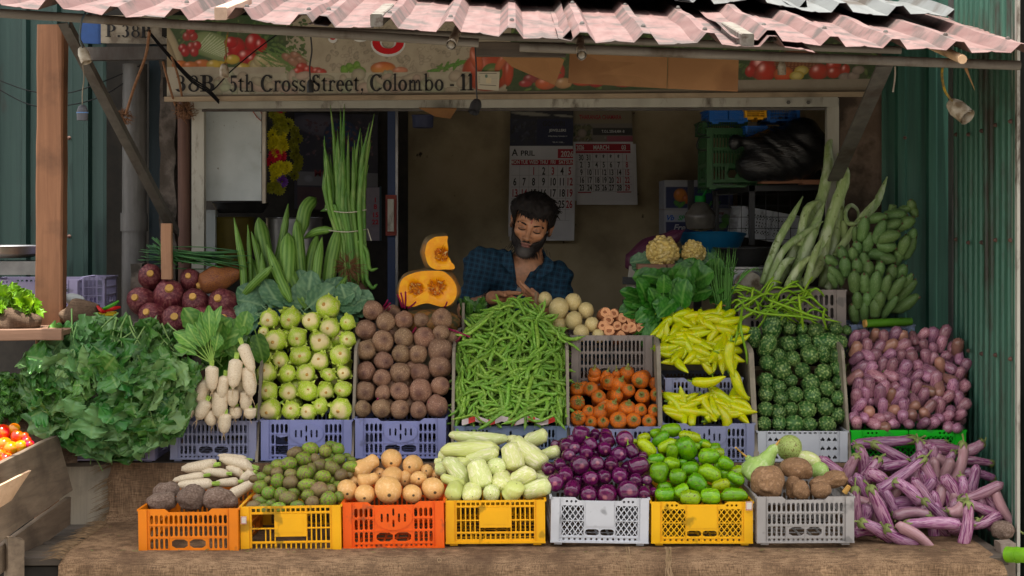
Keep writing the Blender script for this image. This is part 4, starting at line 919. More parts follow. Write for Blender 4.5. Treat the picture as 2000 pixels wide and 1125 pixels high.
for s_ in range(4):
  b = body(pl((0,.06),(.06,.12),(.2,.36),(.42,.48),(.85,.5),(1,.36)),16,18,.02,3, s_+110, bend=.15*(s_%2)); q = MB()
  for k in range(3+s_%3):
    a = rng.uniform(0,6.3); q.tube([(0,0,-.44),(.02*math.cos(a),.06*math.sin(a),-.54),(.10*math.cos(a),.12*math.sin(a),-.66+.05*k),(.16*math.cos(a),.14*math.sin(a),-.84+.07*k)],[.035,.022,.014,.006],5, cap=False)
  st = MB()
  for k in range(6): a = k*1.05; st.tube([(.10*math.cos(a),.10*math.sin(a),.47),(.13*math.cos(a),.13*math.sin(a),.55),(.12*math.cos(a+.5),.14*math.sin(a),.66)],[.07,.06,.055],6)
  vs_.append((V_(b, 'white_radish', M_daikon, angle=0),[('root_threads', V_(q, 'root_threads', M_root)),('leaf_stub', V_(st, 'leaf_stub', M_kohlstem))]))
kind('white_radish', vs_)
kind('daikon', [(V_(body(pl((0,.10),(.1,.30),(.3,.44),(.8,.5),(1,.40)),18,20,.02,3, s_+113, bend=.18*s_), 'white_radish', M_daikon, angle=0),[vs_[s_][1][1]]) for s_ in range(3)])
def lump(specs, name, m, seed, amp=.03, fr=6, vox=.045):
  """lumpy root from (centre, radii) ellipsoids in unit space"""
  def fn(p):
    d = None
    for c, r in specs:
      e = sd_ell(p, c, r); d = e if d is None else smin(d, e, .10)
    return d
  lo = np.min([np.array(c)-np.array(r) for c, r in specs],0)-.12; hi = np.max([np.array(c)+np.array(r) for c, r in specs],0)+.12
  mb = nets(fn, lo, hi, vox)
  mb.v = [tuple(wob(v, amp, fr, seed)) for v in mb.v]; return V_(mb, name, m, angle=0)
kind('potato_w', [(V_(body(P_ell(2.2),18,14,.03,1.8, s_+120), 'pale_potato', M_potw, angle=0),[]) for s_ in range(3)])
vs_ = []
for s_ in range(3):
  b = body(pl((0,.25),(.3,.46),(.7,.5),(.93,.46),(1,.44)),14,14,.06,3, s_+125); q = MB();
  ring = [(.40*math.cos(2*math.pi*k/11)*(1+.1*math.sin(k*2.3+s_)),.40*math.sin(2*math.pi*k/11)*(1+.1*math.cos(k*1.7)),.492+.02*math.sin(k)) for k in range(11)]
  q.add(ring+[(.36*x, .36*y, .46) for x, y, z in ring],[tuple(range(11))]+[(k, k+11,(k+1)%11+11,(k+1)%11) for k in range(11)])
  vs_.append((V_(b, 'sweet_root', M_sweet, angle=0),[('cut_face', V_(q, 'cut_face', M_sweetcut, smooth=False))]))
kind('sweet_root', vs_)
vs_ = []
for s_ in range(4):
  b = body(pl((0,.06),(.2,.26),(.6,.5),(.88,.40),(1,.22)),28,18,.03,2, s_+130, lobes=7, lobe=.02); q = MB(); q.tube([(0,0,.46),(0,0,.53)],[.14,.115],12); q.disc((0,0,.531),(0,0,1),.115,12)
  vs_.append((V_(b, 'banana_flower', M_flower, angle=0),[('cut_stub', V_(q, 'cut_stub', M_cut))]))
kind('banana_flower', vs_)
kind('banana_flower_brown', [(V_(body(pl((0,.05),(.2,.30),(.6,.5),(.88,.40),(1,.22)),28,18,.04,2,137, lobes=5, lobe=.05), 'banana_flower', M_flowero, angle=0),[vs_[0][1][0]])])
kind('banana_flower_dark', [(V_(body(pl((0,.04),(.2,.25),(.6,.5),(.88,.36),(1,.2)),28,18,.03,2,138, lobes=5, lobe=.03), 'banana_flower', M_flowerd, angle=0),[])])
kind('tomato', [(V_(body(P_ell(2.3),18,12,.02,2, s_+140), 'tomato', M_tom, angle=0),[]) for s_ in range(3)])
# placing
def ax_mat(loc, d, w_, l_, roll=0, w2=None):
  d = Vector(d).normalized(); q = d.to_track_quat('Z', 'Y').to_matrix().to_4x4()
  return Matrix.Translation(loc) @ q @ Matrix.Rotation(roll, 4, 'Z') @ Matrix.Diagonal((w_, w2 or w_, l_, 1))
def put(k, M, label, cat, group=None, name=None, var=None, parts=True):
  vr = K[k]; me, ch = vr[rng.randrange(len(vr)) if var is None else var % len(vr)]
  o = obj(name or me.name.split('.')[0], me, M=M, label=label, cat=cat, group=group)
  if parts:
    for nm, m2 in ch:
      c = bpy.data.objects.new(nm, m2); col.objects.link(c); c.parent = o
  return o
def dirv(ang, tilt):
  a, t_ = R(ang), R(tilt); return Vector((math.cos(a)*math.cos(t_),-math.sin(t_), math.sin(a)*math.cos(t_)))
def zc(x0, y0, k=3.75): return lambda zx, zy: (x0+zx/k, y0+zy/k)
def labels(pts, rows, adj, noun, place, sizes=None, looks=None):
  """label for every point: size word + look + noun + position by row"""
  ys = [p[1] for p in pts]; lo, hi = min(ys), max(ys); out = [None]*len(pts); rw = {}
  # gaps between rows: one-dimensional clustering by equal counts of height
  for i, p in enumerate(pts): rw.setdefault(min(rows-1, int((p[1]-lo)/(hi-lo+1e-6)*rows)),[]).append(i)
  keys = sorted(rw)
  for ri, k_ in enumerate(keys):
    ids = sorted(rw[k_], key=lambda i: pts[i][0])
    for j, i in enumerate(ids):
      sz = ''
      if sizes:
        ms = sum(sizes)/len(sizes); sz = 'big ' if sizes[i] > 1.17*ms else 'small ' if sizes[i] < .83*ms else ''
      lk = (looks[i]+' ') if looks and looks[i] else ''
      out[i] = f"{sz}{lk}{adj} {noun}, {from_left(j, len(ids))} of {row_name(ri, len(keys))}, {place}"
  return out
def hidden_layer(k, items, Yf, dy, lab, cat, group, w_, l_, d, n, jit, name=None):
  """further pieces of the same heap glimpsed behind the front layer"""
  for _ in range(n):
    px = rng.uniform(items[0], items[1]); py = rng.uniform(items[2], items[3]); Y = Yf(py)+dy+rng.uniform(-.01,.01)
    dd = Vector(d)+Vector((rng.uniform(-1,1), rng.uniform(-1,1), rng.uniform(-1,1)))*jit
    put(k, ax_mat(P(px, py, Y), dd, S(w_, Y), S(l_, Y), rng.uniform(0,6)), lab, cat, group, name=name, parts=False)
# CRATES
def plastic(name, c, rough=.42):
  return mat(name, c, tuple(x*.88 for x in c), tuple(x*.72 for x in c), scale=5, detail=7, rough=rough, rnd=.03, pos=(.35,.8), spots=(tuple(x*.45+.03 for x in c),11,.62), bump=.12, bs=30, bd=.004)
PL = dict(orange=plastic('plastic_orange', (.70,.22,.015)), yellow=plastic('plastic_yellow', (.80,.42,.012)), red=plastic('plastic_red_orange', (.76,.13,.012)),
  yellow2=plastic('plastic_deep_yellow', (.82,.46,.008)), white=plastic('plastic_white', (.56,.57,.60)), grey=plastic('plastic_clear_grey', (.36,.34,.33)), lav=plastic('plastic_lavender', (.25,.27,.48)),
  lavg=plastic('plastic_grey_lavender', (.27,.28,.40)), lavd=plastic('plastic_dull_lavender', (.29,.27,.40)), green=plastic('plastic_bright_green', (.02,.48,.05)), brown=plastic('plastic_grey_brown', (.25,.21,.19)), blue=plastic('plastic_blue', (.015,.11,.22)), bluegrey=plastic('plastic_blue_grey', (.17,.21,.30)), basket=plastic('plastic_dark_green', (.03,.10,.035)), azure=plastic('plastic_azure', (.01,.12,.42)))
def heart(cx, cz, r): return [(cx+r*x, cz+r*z) for x, z in ((0,1),(.35,.45),(.75,0),(.8,-.4),(.5,-.65),(.15,-.55),(0,-.3),(-.15,-.55),(-.5,-.65),(-.8,-.4),(-.75,0),(-.35,.45))]
def front_panel(w_, h_, style, seed=0):
  """outer outline, holes, ribs and add-ons of a crate's front wall, in x-z with z up from the bottom"""
  po = .105*w_; x0, x1 = -w_/2+po, w_/2-po; W = x1-x0; holes = []; plates = []; ribs = []
  top = h_; dip = 0
  if style in ('slot','badge','diamond_dip','lattice'): dip = .07*h_
  dx = W*.5*(.52 if style != 'slot' else .48)
  outer = [(-w_/2,0),(w_/2,0),(w_/2,h_)]+([(dx*1.25,h_),(dx*1.05,h_-dip),(-dx*1.05,h_-dip),(-dx*1.25,h_)] if dip else [])+[(-w_/2,h_)]
  th = .0035
  if style in ('slot','badge','badge_broken','slot_small','badge_thin'):
    nc = 16 if style != 'badge_thin' else 24; cw = W/nc; rows = [(.13,.36),(.40,.63),(.67,.90)]
    hx0, hx1 = x0+W*.27, x1-W*.27
    for ri, (a, b) in enumerate(rows):
      if dip and ri == 2: b = .87
      for i in range(nc):
        cx0, cx1 = x0+i*cw, x0+(i+1)*cw
        if ri == 0 and hx0-cw*.4 < cx0 and cx1 < hx1+cw*.4: continue
        if style.startswith('badge') and ri >= 1:
          u = ((cx0+cx1)/2)/(W*.235); v0 = ((a+b)/2-.66)/.27
          if u*u+(v0*.9)**2 < 1.25: continue
        if style == 'badge_broken' and i < 4 and ri < 2 and i > 0: continue
        m_ = cw*.18; holes.append(slot(cx0+m_, cx1-m_, a*h_, b*h_, 3))
    if style == 'badge_broken': holes.append([(x0+cw*1.1,.15*h_),(x0+cw*3.8,.13*h_),(x0+cw*3.9,.60*h_),(x0+cw*2.2,.56*h_),(x0+cw*1.1,.62*h_)])
    for i in range(nc if style != 'badge_thin' else 16):
      c2 = W/(nc if style != 'badge_thin' else 16); r = .026*h_; cx = x0+(i+.5)*c2
      holes.append([(cx+r*1.1*math.cos(q*math.pi/4),.065*h_+r*math.sin(q*math.pi/4)) for q in range(8)])
    hm = .006
    holes.append(slot(hx0+.002,-.0015,.15*h_, .34*h_, 3)); holes.append(slot(.0015, hx1-.002,.15*h_, .34*h_, 3))
    ribs = [(x0,0, x0, h_),(x0+W*.25,0, x0+W*.25, h_-dip),(0,0,0,(.38 if style.startswith('badge') else 1)*h_-dip),(x1-W*.25,0, x1-W*.25, h_-dip),(x1,0, x1, h_),(x0,.11*h_,x1,.11*h_),(x0,.38*h_,x1,.38*h_),(x0,.65*h_,x1,.65*h_)]
    if style.startswith('badge'):
      n = 28; rx, rz = W*.235,.265*h_; cz = .66*h_
      hs = []
      for q in (-.62,-.30,.30,.62): hs.append(slot(q*rx-.055*rx, q*rx+.055*rx, cz-.36*rz, cz+.36*rz, 3))
      hs.append(slot(-.055*rx,.055*rx,cz+.14*rz,cz+.78*rz,3)); hs.append(slot(-.055*rx,.055*rx,cz-.78*rz,cz-.14*rz,3))
      holes.append([(rx*.9*math.cos(2*math.pi*k/n), cz+rz*.9*math.sin(2*math.pi*k/n)) for k in range(n)])
      ribs = [r_ for r_ in ribs if not (r_[1] == r_[3] == .65*h_)]+[(x0,.65*h_,-rx*1.0,.65*h_),(rx*1.0,.65*h_,x1,.65*h_)]
      plates.append(([(rx*math.cos(2*math.pi*k/n), cz+rz*math.sin(2*math.pi*k/n)) for k in range(n)], hs, -.004))
  elif style in ('grid','grid_broken'):
    p0, p1 = x0+W*.30, x1-W*.30; nb = 5
    for side, (a, b) in enumerate(((x0,p0),(p1,x1))):
      cw = (b-a)/nb
      for i in range(nb):
        for ri, (z0, z1) in enumerate(((.27,.52),(.55,.83))):
          if style == 'grid_broken' and side == 0 and not (ri == 0 and i >= 3): continue
          holes.append(rect(a+i*cw+.0022, a+(i+1)*cw-.0022, z0*h_, z1*h_))
      if style == 'grid_broken' and side == 0:
        holes.append([(a+.0022,.27*h_),(a+cw*2.9,.27*h_),(a+cw*2.9,.52*h_),(a+.0022,.52*h_)]); holes.append([(a+.0022,.55*h_),(b-.0022,.55*h_),(b-.0022,.83*h_),(a+.0022,.83*h_)])
    holes.append(rect(p0+.0022, p1-.0022,.27*h_, .36*h_))
    n = 16; cw = W/n
    for i in range(n):
      holes.append(rect(x0+i*cw+.0025, x0+(i+1)*cw-.0025,.10*h_, .22*h_)); holes.append(rect(x0+i*cw+.0025, x0+(i+1)*cw-.0025,.88*h_, .95*h_))
    ribs = [(x0,0,x0,h_),(p0,0,p0,h_),(p1,0,p1,h_),(x1,0,x1,h_),(x0,.245*h_,x1,.245*h_),(x0,.855*h_,x1,.855*h_),(x0,.535*h_,p0,.535*h_),(p1,.535*h_,x1,.535*h_)]
    plates.append((rect(p0, p1,.37*h_, .84*h_),[],-.004)); plates.append((rect(p0+.012, p1-.012,.45*h_, .76*h_),[],-.005))
  elif style in ('lattice','diamond_dip','lattice_full'):
    p0, p1 = (x0+W*.30, x1-W*.30) if style != 'lattice_full' else (0,0); z0, z1 = .15*h_, .83*h_; nd = 4 if style != 'lattice_full' else 9; s_ = ((p0-x0)/nd)
    for (a, b) in ((x0+.002,p0-.002),(p1+.002,x1-.002)):
      sx = (b-a)/nd; nz = max(2, round((z1-z0)/(sx*1.25))); sz = (z1-z0)/nz
      for half in range(2):
        zz0 = z0+(z1-z0)*half/2; zz1 = zz0+(z1-z0)/2-.0015
        for i in range(2*nd+1):
          for j in range(2*nz+1):
            if (i+j) % 2 == 0: continue
            cx, cz = a+i*sx/2, zz0+j*sz/4*2
            kx, kz = sx/2-.0022, sz/2-.0025
            pg = clip_poly([(cx+kx,cz),(cx,cz+kz),(cx-kx,cz),(cx,cz-kz)], a, b, zz0+.001, zz1)
            if pg: holes.append(pg)
    if style != 'lattice_full':
      holes.append(slot(p0+.003,-.0018,.16*h_, .30*h_, 4)); holes.append(slot(.0018, p1-.003,.16*h_, .30*h_, 4))
      plates.append((rect(p0+.004, p1-.004,.36*h_, h_-dip-.03*h_),[],-.002))
    nn_ = 14
    for i in range(nn_):
      cx = x0+(i+.5)*W/nn_; r = .028*h_; holes.append([(cx+r*math.cos(q*math.pi/4),.075*h_+r*math.sin(q*math.pi/4)) for q in range(8)])
    for q in (-1,1):
      for i in range(3): cx = q*(W/2-.02-.016*i); holes.append([(cx+.0045*math.cos(t_*math.pi/4),.91*h_+.0045*math.sin(t_*math.pi/4)) for t_ in range(8)])
    ribs = [(x0,0,x0,h_),(p0,0,p0,h_-dip),(p1,0,p1,h_-dip),(x1,0,x1,h_),(x0,.125*h_,x1,.125*h_),(x0,.49*h_,p0,.49*h_),(p1,.49*h_,x1,.49*h_),(0,.13*h_,0,.32*h_)]
  elif style == 'heart':
    p0, p1 = x0+W*.26, x1-W*.26
    for (a, b) in ((x0,p0),(p1,x1)):
      for i in range(3):
        for j in range(3): holes.append(heart(a+(i+.5)*(b-a)/3,(.20+.27*j)*h_, min((b-a)/3,.3*h_)*.42))
    holes.append(slot(p0+.01, p1-.01,.12*h_, .24*h_, 4))
    for i in range(14): cx = x0+(i+.5)*W/14; holes.append(rect(cx-.006, cx+.006,.92*h_, .96*h_))
    ribs = [(p0,0,p0,h_),(p1,0,p1,h_),(x0,0,x0,h_),(x1,0,x1,h_)]
  # corner posts
  for q in (-1,1):
    a, b = (-w_/2,-w_/2+po*.82) if q < 0 else (w_/2-po*.82, w_/2); plates.append((rect(a, b, .0, h_),[],-.006))
  return outer, holes, plates, ribs, th
def crate_mesh(w_, h_, d_, style, side='slot_small'):
  mb = MB(); outer, holes, plates, ribs, th = front_panel(w_, h_, style)
  rot = Matrix.Rotation(math.pi, 4, 'Z')
  plate(mb, outer, holes, th)
  for o_, hs, off in plates: plate(mb, o_, hs, abs(off), Matrix.Translation((0, off, 0)))
  for (a, b, c, d) in ribs:
    if a == c: mb.box((a-.0014,-.003, b),(a+.0014,-.0002, d))
    else: mb.box((a, -.0026, b-.0014),(c, -.0003, b+.0014))
  mb.box((-w_/2-.001,-.007,.0),(w_/2+.001,-.0003,.006))
  outb, hb, _, _, _ = front_panel(w_, h_, 'slot_small'); plate(mb, outb, hb, th, Matrix.Translation((0, d_, 0)) @ rot)
  so_, sh, _, sr, _ = front_panel(d_-.008, h_, side)
  for q in (-1,1):
    M = Matrix.Translation((q*w_/2, d_/2,0)) @ Matrix.Rotation(q*math.pi/2,4, 'Z'); plate(mb, so_, sh, th, M)
  # floor grille and feet
  for i in range(9): x = lerp(-w_/2+.01, w_/2-.01, i/8); mb.box((x-.004,.004,.005),(x+.004, d_-.004,.008))
  for i in range(7): y = lerp(.012, d_-.012, i/6); mb.box((-w_/2+.004, y-.004,.0045),(w_/2-.004, y+.004,.0075))
  for x in (-w_/2+.028, w_/2-.028):
    for y in (.014, d_-.014): mb.box((x-.014, y-.012,-.008),(x+.014, y+.012,.0))
  # turned rim
  mb.box((-w_/2+.001, d_-.001, h_-.006),(w_/2-.001, d_+.005, h_));
  for q in (-1,1): mb.box((min(q*w_/2, q*(w_/2+.005)),-.002, h_-.006),(max(q*w_/2, q*(w_/2+.005)), d_+.002, h_+.0005))
  return mb
_cr = {}
def crate(px0, px1, pyt, pyb, Y, style, m, label, d_=.44, yaw=0, roll=0, side='slot_small', group='plastic crates on the stall', lift=0):
  """crate whose front face covers the given rectangle of the photograph at depth Y"""
  w_ = S(px1-px0, Y); h_ = S(pyb-pyt, Y); key = (round(w_, 2), round(h_, 2), d_, style, side)
  if key not in _cr: _cr[key] = crate_mesh(key[0], key[1], d_, style, side)
  me = _cr[key].mesh('plastic_crate', PL[m], smooth=False)
  sx, sz = w_/key[0], h_/key[1]; loc = P((px0+px1)/2, pyb, Y)
  M = Matrix.Translation(loc) @ Matrix.Rotation(R(yaw),4, 'Z') @ Matrix.Rotation(R(roll),4, 'Y') @ Matrix.Rotation(R(lift),4, 'X') @ Matrix.Diagonal((sx, 1, sz, 1))
  return obj('plastic_crate', me, M=M, label=label, cat='crate', group=group)
# front row on the table
crate(271,467,994,1084,5.56,'slot','orange','orange plastic crate of dark yams at the left end of the front row', roll=-1, yaw=-2)
cA = crate(471,667,988,1082,5.58,'grid_broken','yellow','yellow plastic crate with broken bars, under the blotched dark green fruits', roll=-1)
crate(671,868,980,1071,5.60,'badge','red','red orange plastic crate with an oval badge, under the butternut squashes', roll=-1)
crate(871,1065,977,1061,5.62,'grid','yellow','yellow plastic crate with straight bars, under the pale long gourds', roll=-.5)
cW = crate(1075,1266,972,1060,5.62,'diamond_dip','white','white plastic crate with lattice sides, under the round purple eggplants', roll=1, yaw=1)
crate(1272,1470,980,1061,5.62,'lattice','yellow2','deep yellow plastic crate with lattice sides, under the green mangoes')
crate(1478,1668,970,1060,5.60,'slot','grey','cloudy grey plastic crate of brown yams, rightmost in the front row', yaw=1)
# middle row
crate(128,303,838,899,6.11,'slot_small','lavd','dull lavender crate almost hidden under the big heap of kale', d_=.36)
crate(333,501,822,897,6.12,'slot_small','lavg','lavender plastic crate under the hanging white radish bunch', d_=.36)
crate(510,687,820,899,6.12,'badge_broken','lav','lavender crate with oval badge and a broken corner, under the kohlrabi', d_=.36)
crate(694,871,817,895,6.12,'badge','lav','lavender plastic crate with oval badge, under the beetroots', d_=.36)
crate(888,1107,832,902,6.12,'badge_thin','bluegrey','blue grey plastic crate with thin slots, under the green bean heap', d_=.36)
crate(1114,1290,833,905,6.12,'badge','lavg','grey lavender plastic crate under the pile of carrots', d_=.36)
crate(1297,1473,827,905,6.12,'badge','lavg','grey lavender plastic crate under the lower pile of yellow peppers', d_=.36)
crate(1480,1655,842,906,6.12,'heart','white','white plastic crate with heart shaped holes, under the bitter gourds', d_=.36)
crate(1662,1886,840,905,6.14,'lattice_full','green','bright green lattice crate under the heap of small striped brinjals', d_=.36)
# further up
crate(1116,1274,655,752,6.36,'slot_small','brown','grey brown crate under the pale potatoes and the cut pink roots', d_=.30)
crate(1130,1262,668,740,6.70,'slot_small','blue','dark blue crate standing behind the grey brown crate', d_=.1)
crate(1299,1450,738,800,6.26,'badge','lavg','lavender crate between the upper and lower piles of yellow peppers', d_=.3)
crate(1442,1652,566,660,6.50,'slot_small','brown','grey brown crate holding the tangle of long thin beans', d_=.28)
crate(1662,1786,634,700,6.50,'badge_thin','bluegrey','blue grey crate carrying the bunch of green bananas', d_=.28)
crate(466,560,600,690,6.50,'slot_small','blue','blue plastic crate corner behind the kohlrabi leaves', d_=.28)
crate(255,452,628,690,6.46,'slot_small','brown','grey brown crate under the pile of banana flowers', d_=.3)
crate(690,900,640,690,6.50,'slot_small','brown','grey brown crate behind the beetroots, under the whole pumpkin', d_=.28)
# small stickers on two crates
def sticker(px, py, w_, h_, Y, lab):
  o = thing('sticker', lab, 'sticker', P(px, py, Y));
  mb = MB(); a = S(w_, Y)/2; b = S(h_, Y)/2; mb.box((-a,-.0006,-b),(a,0,b)); mb.build('paper', flat('sticker_paper', (.62,.58,.52)), o, smooth=False)
  mb = MB()
  for q in (rect(-a*.9,a*.9,b*.8,b*.92), rect(-a*.9,a*.9,-b*.92,-b*.8), rect(-a*.92,-a*.8,-b*.9,b*.9), rect(a*.8,a*.92,-b*.9,b*.9)): mb.add([(x,-.001,z) for x, z in q],[(0,1,2,3)])
  mb.build('border', flat('sticker_red', (.5,.12,.12)), o, smooth=False)
sticker(476,1016,11,15,5.566, 'small white sticker with red border on the broken yellow crate')
sticker(1463,988,13,17,5.606, 'torn pale sticker on the corner of the deep yellow crate')
# PILES
def slope(y0, Y0, y1, Y1): return lambda py: Y0+(Y1-Y0)*max(-.2, min(1.25,(y0-py)/(y0-y1)))
Ymid = slope(815,6.16,600,6.44)
def enddir(j=.25, up=.15): return Vector((rng.uniform(-j,j),-1, up+rng.uniform(-j,j)))
# kohlrabi
z_ = zc(450,560); Z = [(290,240,70),(445,230,80),(598,260,72),(715,155,85),(735,298,72),(863,265,57),(338,395,80),(490,370,75),(655,410,80),(858,385,60),(245,330,40),
(262,515,48),(365,533,63),(512,510,77),(655,550,70),(800,510,75),(275,635,72),(418,638,62),(553,640,72),(718,648,52),(832,630,56),(282,763,70),(422,775,65),(560,765,72),(695,757,63),(828,750,65),
(297,900,80),(445,905,66),(573,915,58),(665,875,58),(808,895,83)]
pts = [z_(a, b) for a, b, r in Z]; lb = labels(pts, 6, 'pale green', 'kohlrabi', 'own display', [r for _,_,r in Z])
for i, ((px, py),(_, _, r)) in enumerate(zip(pts, Z)):
  Y = Ymid(py)+rng.uniform(-.008,.008); w_ = S(2*r*1.12/3.75, Y); put('kohlrabi', ax_mat(P(px, py, Y), enddir(.35,.05), w_, w_*.95, rng.uniform(0,6)), lb[i], 'kohlrabi', 'kohlrabi stacked between the dividers', var=i)
hidden_layer('kohlrabi', (515,680,610,810), Ymid, .07, 'pale green kohlrabi glimpsed in the gaps behind the front layer', 'kohlrabi', 'kohlrabi behind the front layer', 42,42,(0,-1,0),16,.5)
# beetroots
Z = [(1043,172,70),(1195,185,50),(1135,262,68),(1270,242,65),(1397,245,52),(1550,235,72),(993,315,72),(1115,402,78),(1268,375,70),(1418,373,77),(1542,340,57),(1635,370,55),
(988,470,70),(1120,545,66),(1250,497,68),(1375,497,66),(1540,467,87),(988,622,70),(1112,670,62),(1243,632,73),(1388,630,68),(1535,592,80),(985,765,71),(1118,780,56),(1243,770,65),(1395,765,83),(1538,728,67),
(972,893,60),(1103,890,66),(1243,897,68),(1312,850,38),(1378,905,60),(1515,878,80)]
pts = [z_(a, b) for a, b, r in Z]; lb = labels(pts, 6, 'brown', 'beetroot', 'own display', [r for _,_,r in Z])
for i, ((px, py),(_, _, r)) in enumerate(zip(pts, Z)):
  Y = Ymid(py)+(.05 if i in (1,11,30) else rng.uniform(-.008,.008)); w_ = S(2*r*1.06/3.75, Y); put('beetroot', ax_mat(P(px, py, Y), enddir(.5,.1), w_, w_*1.02, rng.uniform(0,6)), lb[i], 'beetroot', 'beetroots stacked between the dividers', var=i)
hidden_layer('beetroot', (700,868,620,805), Ymid, .065, 'brown beetroot glimpsed in the gaps behind the front layer', 'beetroot', 'beetroots behind the front layer', 40,40,(0,-1,0),20,.5)
mb = MB()
for x0, y0, x1, y1 in ((748,600,757,586),(750,604,762,592),(757,606,762,600),(785,600,776,575),(788,600,783,572),(791,602,792,570),(797,602,812,590),(868,600,873,590),(870,640,918,658),(800,655,812,640),(890,668,899,658),(836,780,838,786),(733,785,738,778)):
  Y = Ymid(y0)-.03; mb.tube([P(x0,y0,Y+.05), P((x0+x1)/2+1,(y0+y1)/2,Y+.02), P(x1,y1,Y)],.0035,6)
mb.build('beet_stalks', M_beetstem, label='thin magenta beet stalks sticking out between the beetroots', cat='stalks', kind='stuff')
# carrots
z_ = zc(850,560); Z = [(1168,605,45,0,35),(1262,620,30,1,35),(1327,615,30,1,35),(1410,600,52,2,30),(1262,690,46,0,-30),(1495,690,62,1,-60),(1040,735,48,3,0),(1135,740,52,4,0),(1360,685,52,1,25),(1425,745,47,2,0),(1340,770,42,4,10),(1200,795,50,1,0),(1512,790,52,2,0),(1617,785,50,4,0),
(1048,845,55,3,0),(1130,900,45,1,0),(1215,895,52,0,20),(1310,850,48,2,15),(1415,860,60,4,20),(1510,895,47,1,0),(1608,900,47,2,0),(1048,955,55,3,0),(1138,985,42,1,0),(1230,980,43,2,0),(1340,965,62,4,0),(1455,970,53,1,0),(1565,980,50,2,0)]
Yc = slope(820,6.17,715,6.34); pts = [z_(q[0], q[1]) for q in Z]; lb = labels(pts, 5, 'orange', 'carrot', 'carrot pile', [q[2] for q in Z])
for i, ((px, py), q) in enumerate(zip(pts, Z)):
  Y = Yc(py); w_ = S(2*q[2]*1.08/3.75, Y); d = Vector((rng.uniform(-.3,.3)+q[4]*.006,-1,.40+rng.uniform(-.1,.25)+q[4]*.008)).normalized(); L = .15
  if q[4] > 9: d = Vector((rng.uniform(-.1,.5),-.75,1)).normalized(); L = .17
  put('carrot', ax_mat(P(px, py, Y)-d*L*.47, d, w_, L, rng.uniform(0,6)), lb[i], 'carrot', 'carrots stacked between the dividers', var=q[3])
hidden_layer('carrot', (1122,1285,735,820), Yc, .07, 'orange carrot glimpsed in the dark gaps behind the front carrots', 'carrot', 'carrots behind the front layer', 26,50,(0,-1,.2),12,.3)
# pale potatoes, cut pink roots
Z = [(805,95,50),(905,160,70),(1012,115,60),(1105,175,53),(1018,248,60),(1147,278,50),(910,285,55),(1070,340,55),(1195,360,45)]
pts = [z_(a, b) for a, b, r in Z]; lb = labels(pts, 3, 'pale round', 'potato', 'potato heap', [r for _,_,r in Z])
for i, ((px, py),(_, _, r)) in enumerate(zip(pts, Z)):
  Y = [6.56,6.50,6.53,6.50,6.46,6.44,6.50,6.41,6.41][i]; w_ = S(2*r*1.05/3.75, Y); put('potato_w', ax_mat(P(px, py, Y),(rng.uniform(-.4,.4),-.4,1), w_, w_*1.12, rng.uniform(0,6)), lb[i], 'potato', 'pale potatoes heaped in the grey brown crate')
Z = [(1245,195,38),(1310,200,34),(1367,235,35),(1435,240,36),(1265,250,36),(1228,290,36),(1330,292,33),(1275,325,38),(1440,300,38),(1392,308,32),(1507,300,34),(1355,360,32)]
pts = [z_(a, b) for a, b, r in Z]; lb = labels(pts, 4, 'pink cut', 'root', 'beside the potatoes', [r for _,_,r in Z])
for i, ((px, py),(_, _, r)) in enumerate(zip(pts, Z)):
  Y = 6.40+(655-py)*.0012; w_ = S(2*r*1.28/3.75, Y); d = Vector((rng.uniform(-.25,.3),-1, rng.uniform(0,.45))).normalized(); put('sweet_root', ax_mat(P(px, py, Y)-d*.04, d, w_, .11, rng.uniform(0,6)), lb[i], 'root', 'cut pink roots heaped in the grey brown crate')
# bitter gourds
z_ = zc(1200,560); Z = [(1022,370,55,90),(1150,310,72,80),(1210,235,58,0),(1285,305,53,0),(1380,305,40,0),(1482,320,62,0),(1625,310,52,0),(1710,325,32,0),(1120,430,62,70),(1275,415,60,0),(1395,400,55,0),(1550,405,70,5),(1665,405,52,0),
(1205,497,50,0),(1315,535,52,0),(1435,505,68,0),(1535,490,52,100),(1640,505,60,0),(1120,560,55,0),(1230,615,70,0),(1375,610,55,0),(1535,620,60,0),(1645,605,55,0),(1110,680,55,0),(1210,735,52,0),(1305,685,45,0),(1437,697,65,0),(1560,745,60,0),(1657,708,50,0),
(1108,795,55,0),(1220,820,52,0),(1330,790,60,0),(1458,805,60,0),(1645,820,55,0),(1105,895,55,0),(1207,925,55,0),(1300,890,50,0),(1420,905,65,0),(1548,890,60,0),(1642,937,55,0),(1095,1000,53,0),(1205,1010,50,0),(1327,1005,68,0),(1440,1010,50,0),(1560,1005,62,0)]
Yb_ = slope(835,6.16,610,6.44); pts = [z_(q[0], q[1]) for q in Z]; lb = labels(pts, 8, 'warty green', 'bitter gourd', 'own display', [q[2] for q in Z])
for i, ((px, py), q) in enumerate(zip(pts, Z)):
  Y = Yb_(py)+rng.uniform(-.01,.01); w_ = S(2*q[2]*1.04/3.75, Y); side_ = q[3] != 0
  d = dirv(q[3],22) if side_ else enddir(.3,.1).normalized(); L = w_*(1.75 if not side_ else 1.5)
  put('bitter_gourd', ax_mat(P(px, py, Y)-(d*L*.28 if not side_ else Vector()), d, w_*(1 if not side_ else .9), L, rng.uniform(0,6)), lb[i], 'bitter gourd', 'bitter gourds stacked between the dividers', parts=True)
hidden_layer('bitter_gourd', (1490,1648,640,825), Yb_, .09, 'dark bitter gourd glimpsed in the gaps behind the front layer', 'bitter gourd', 'bitter gourds behind the front layer', 30,40,(0,-1,0),20,.3)
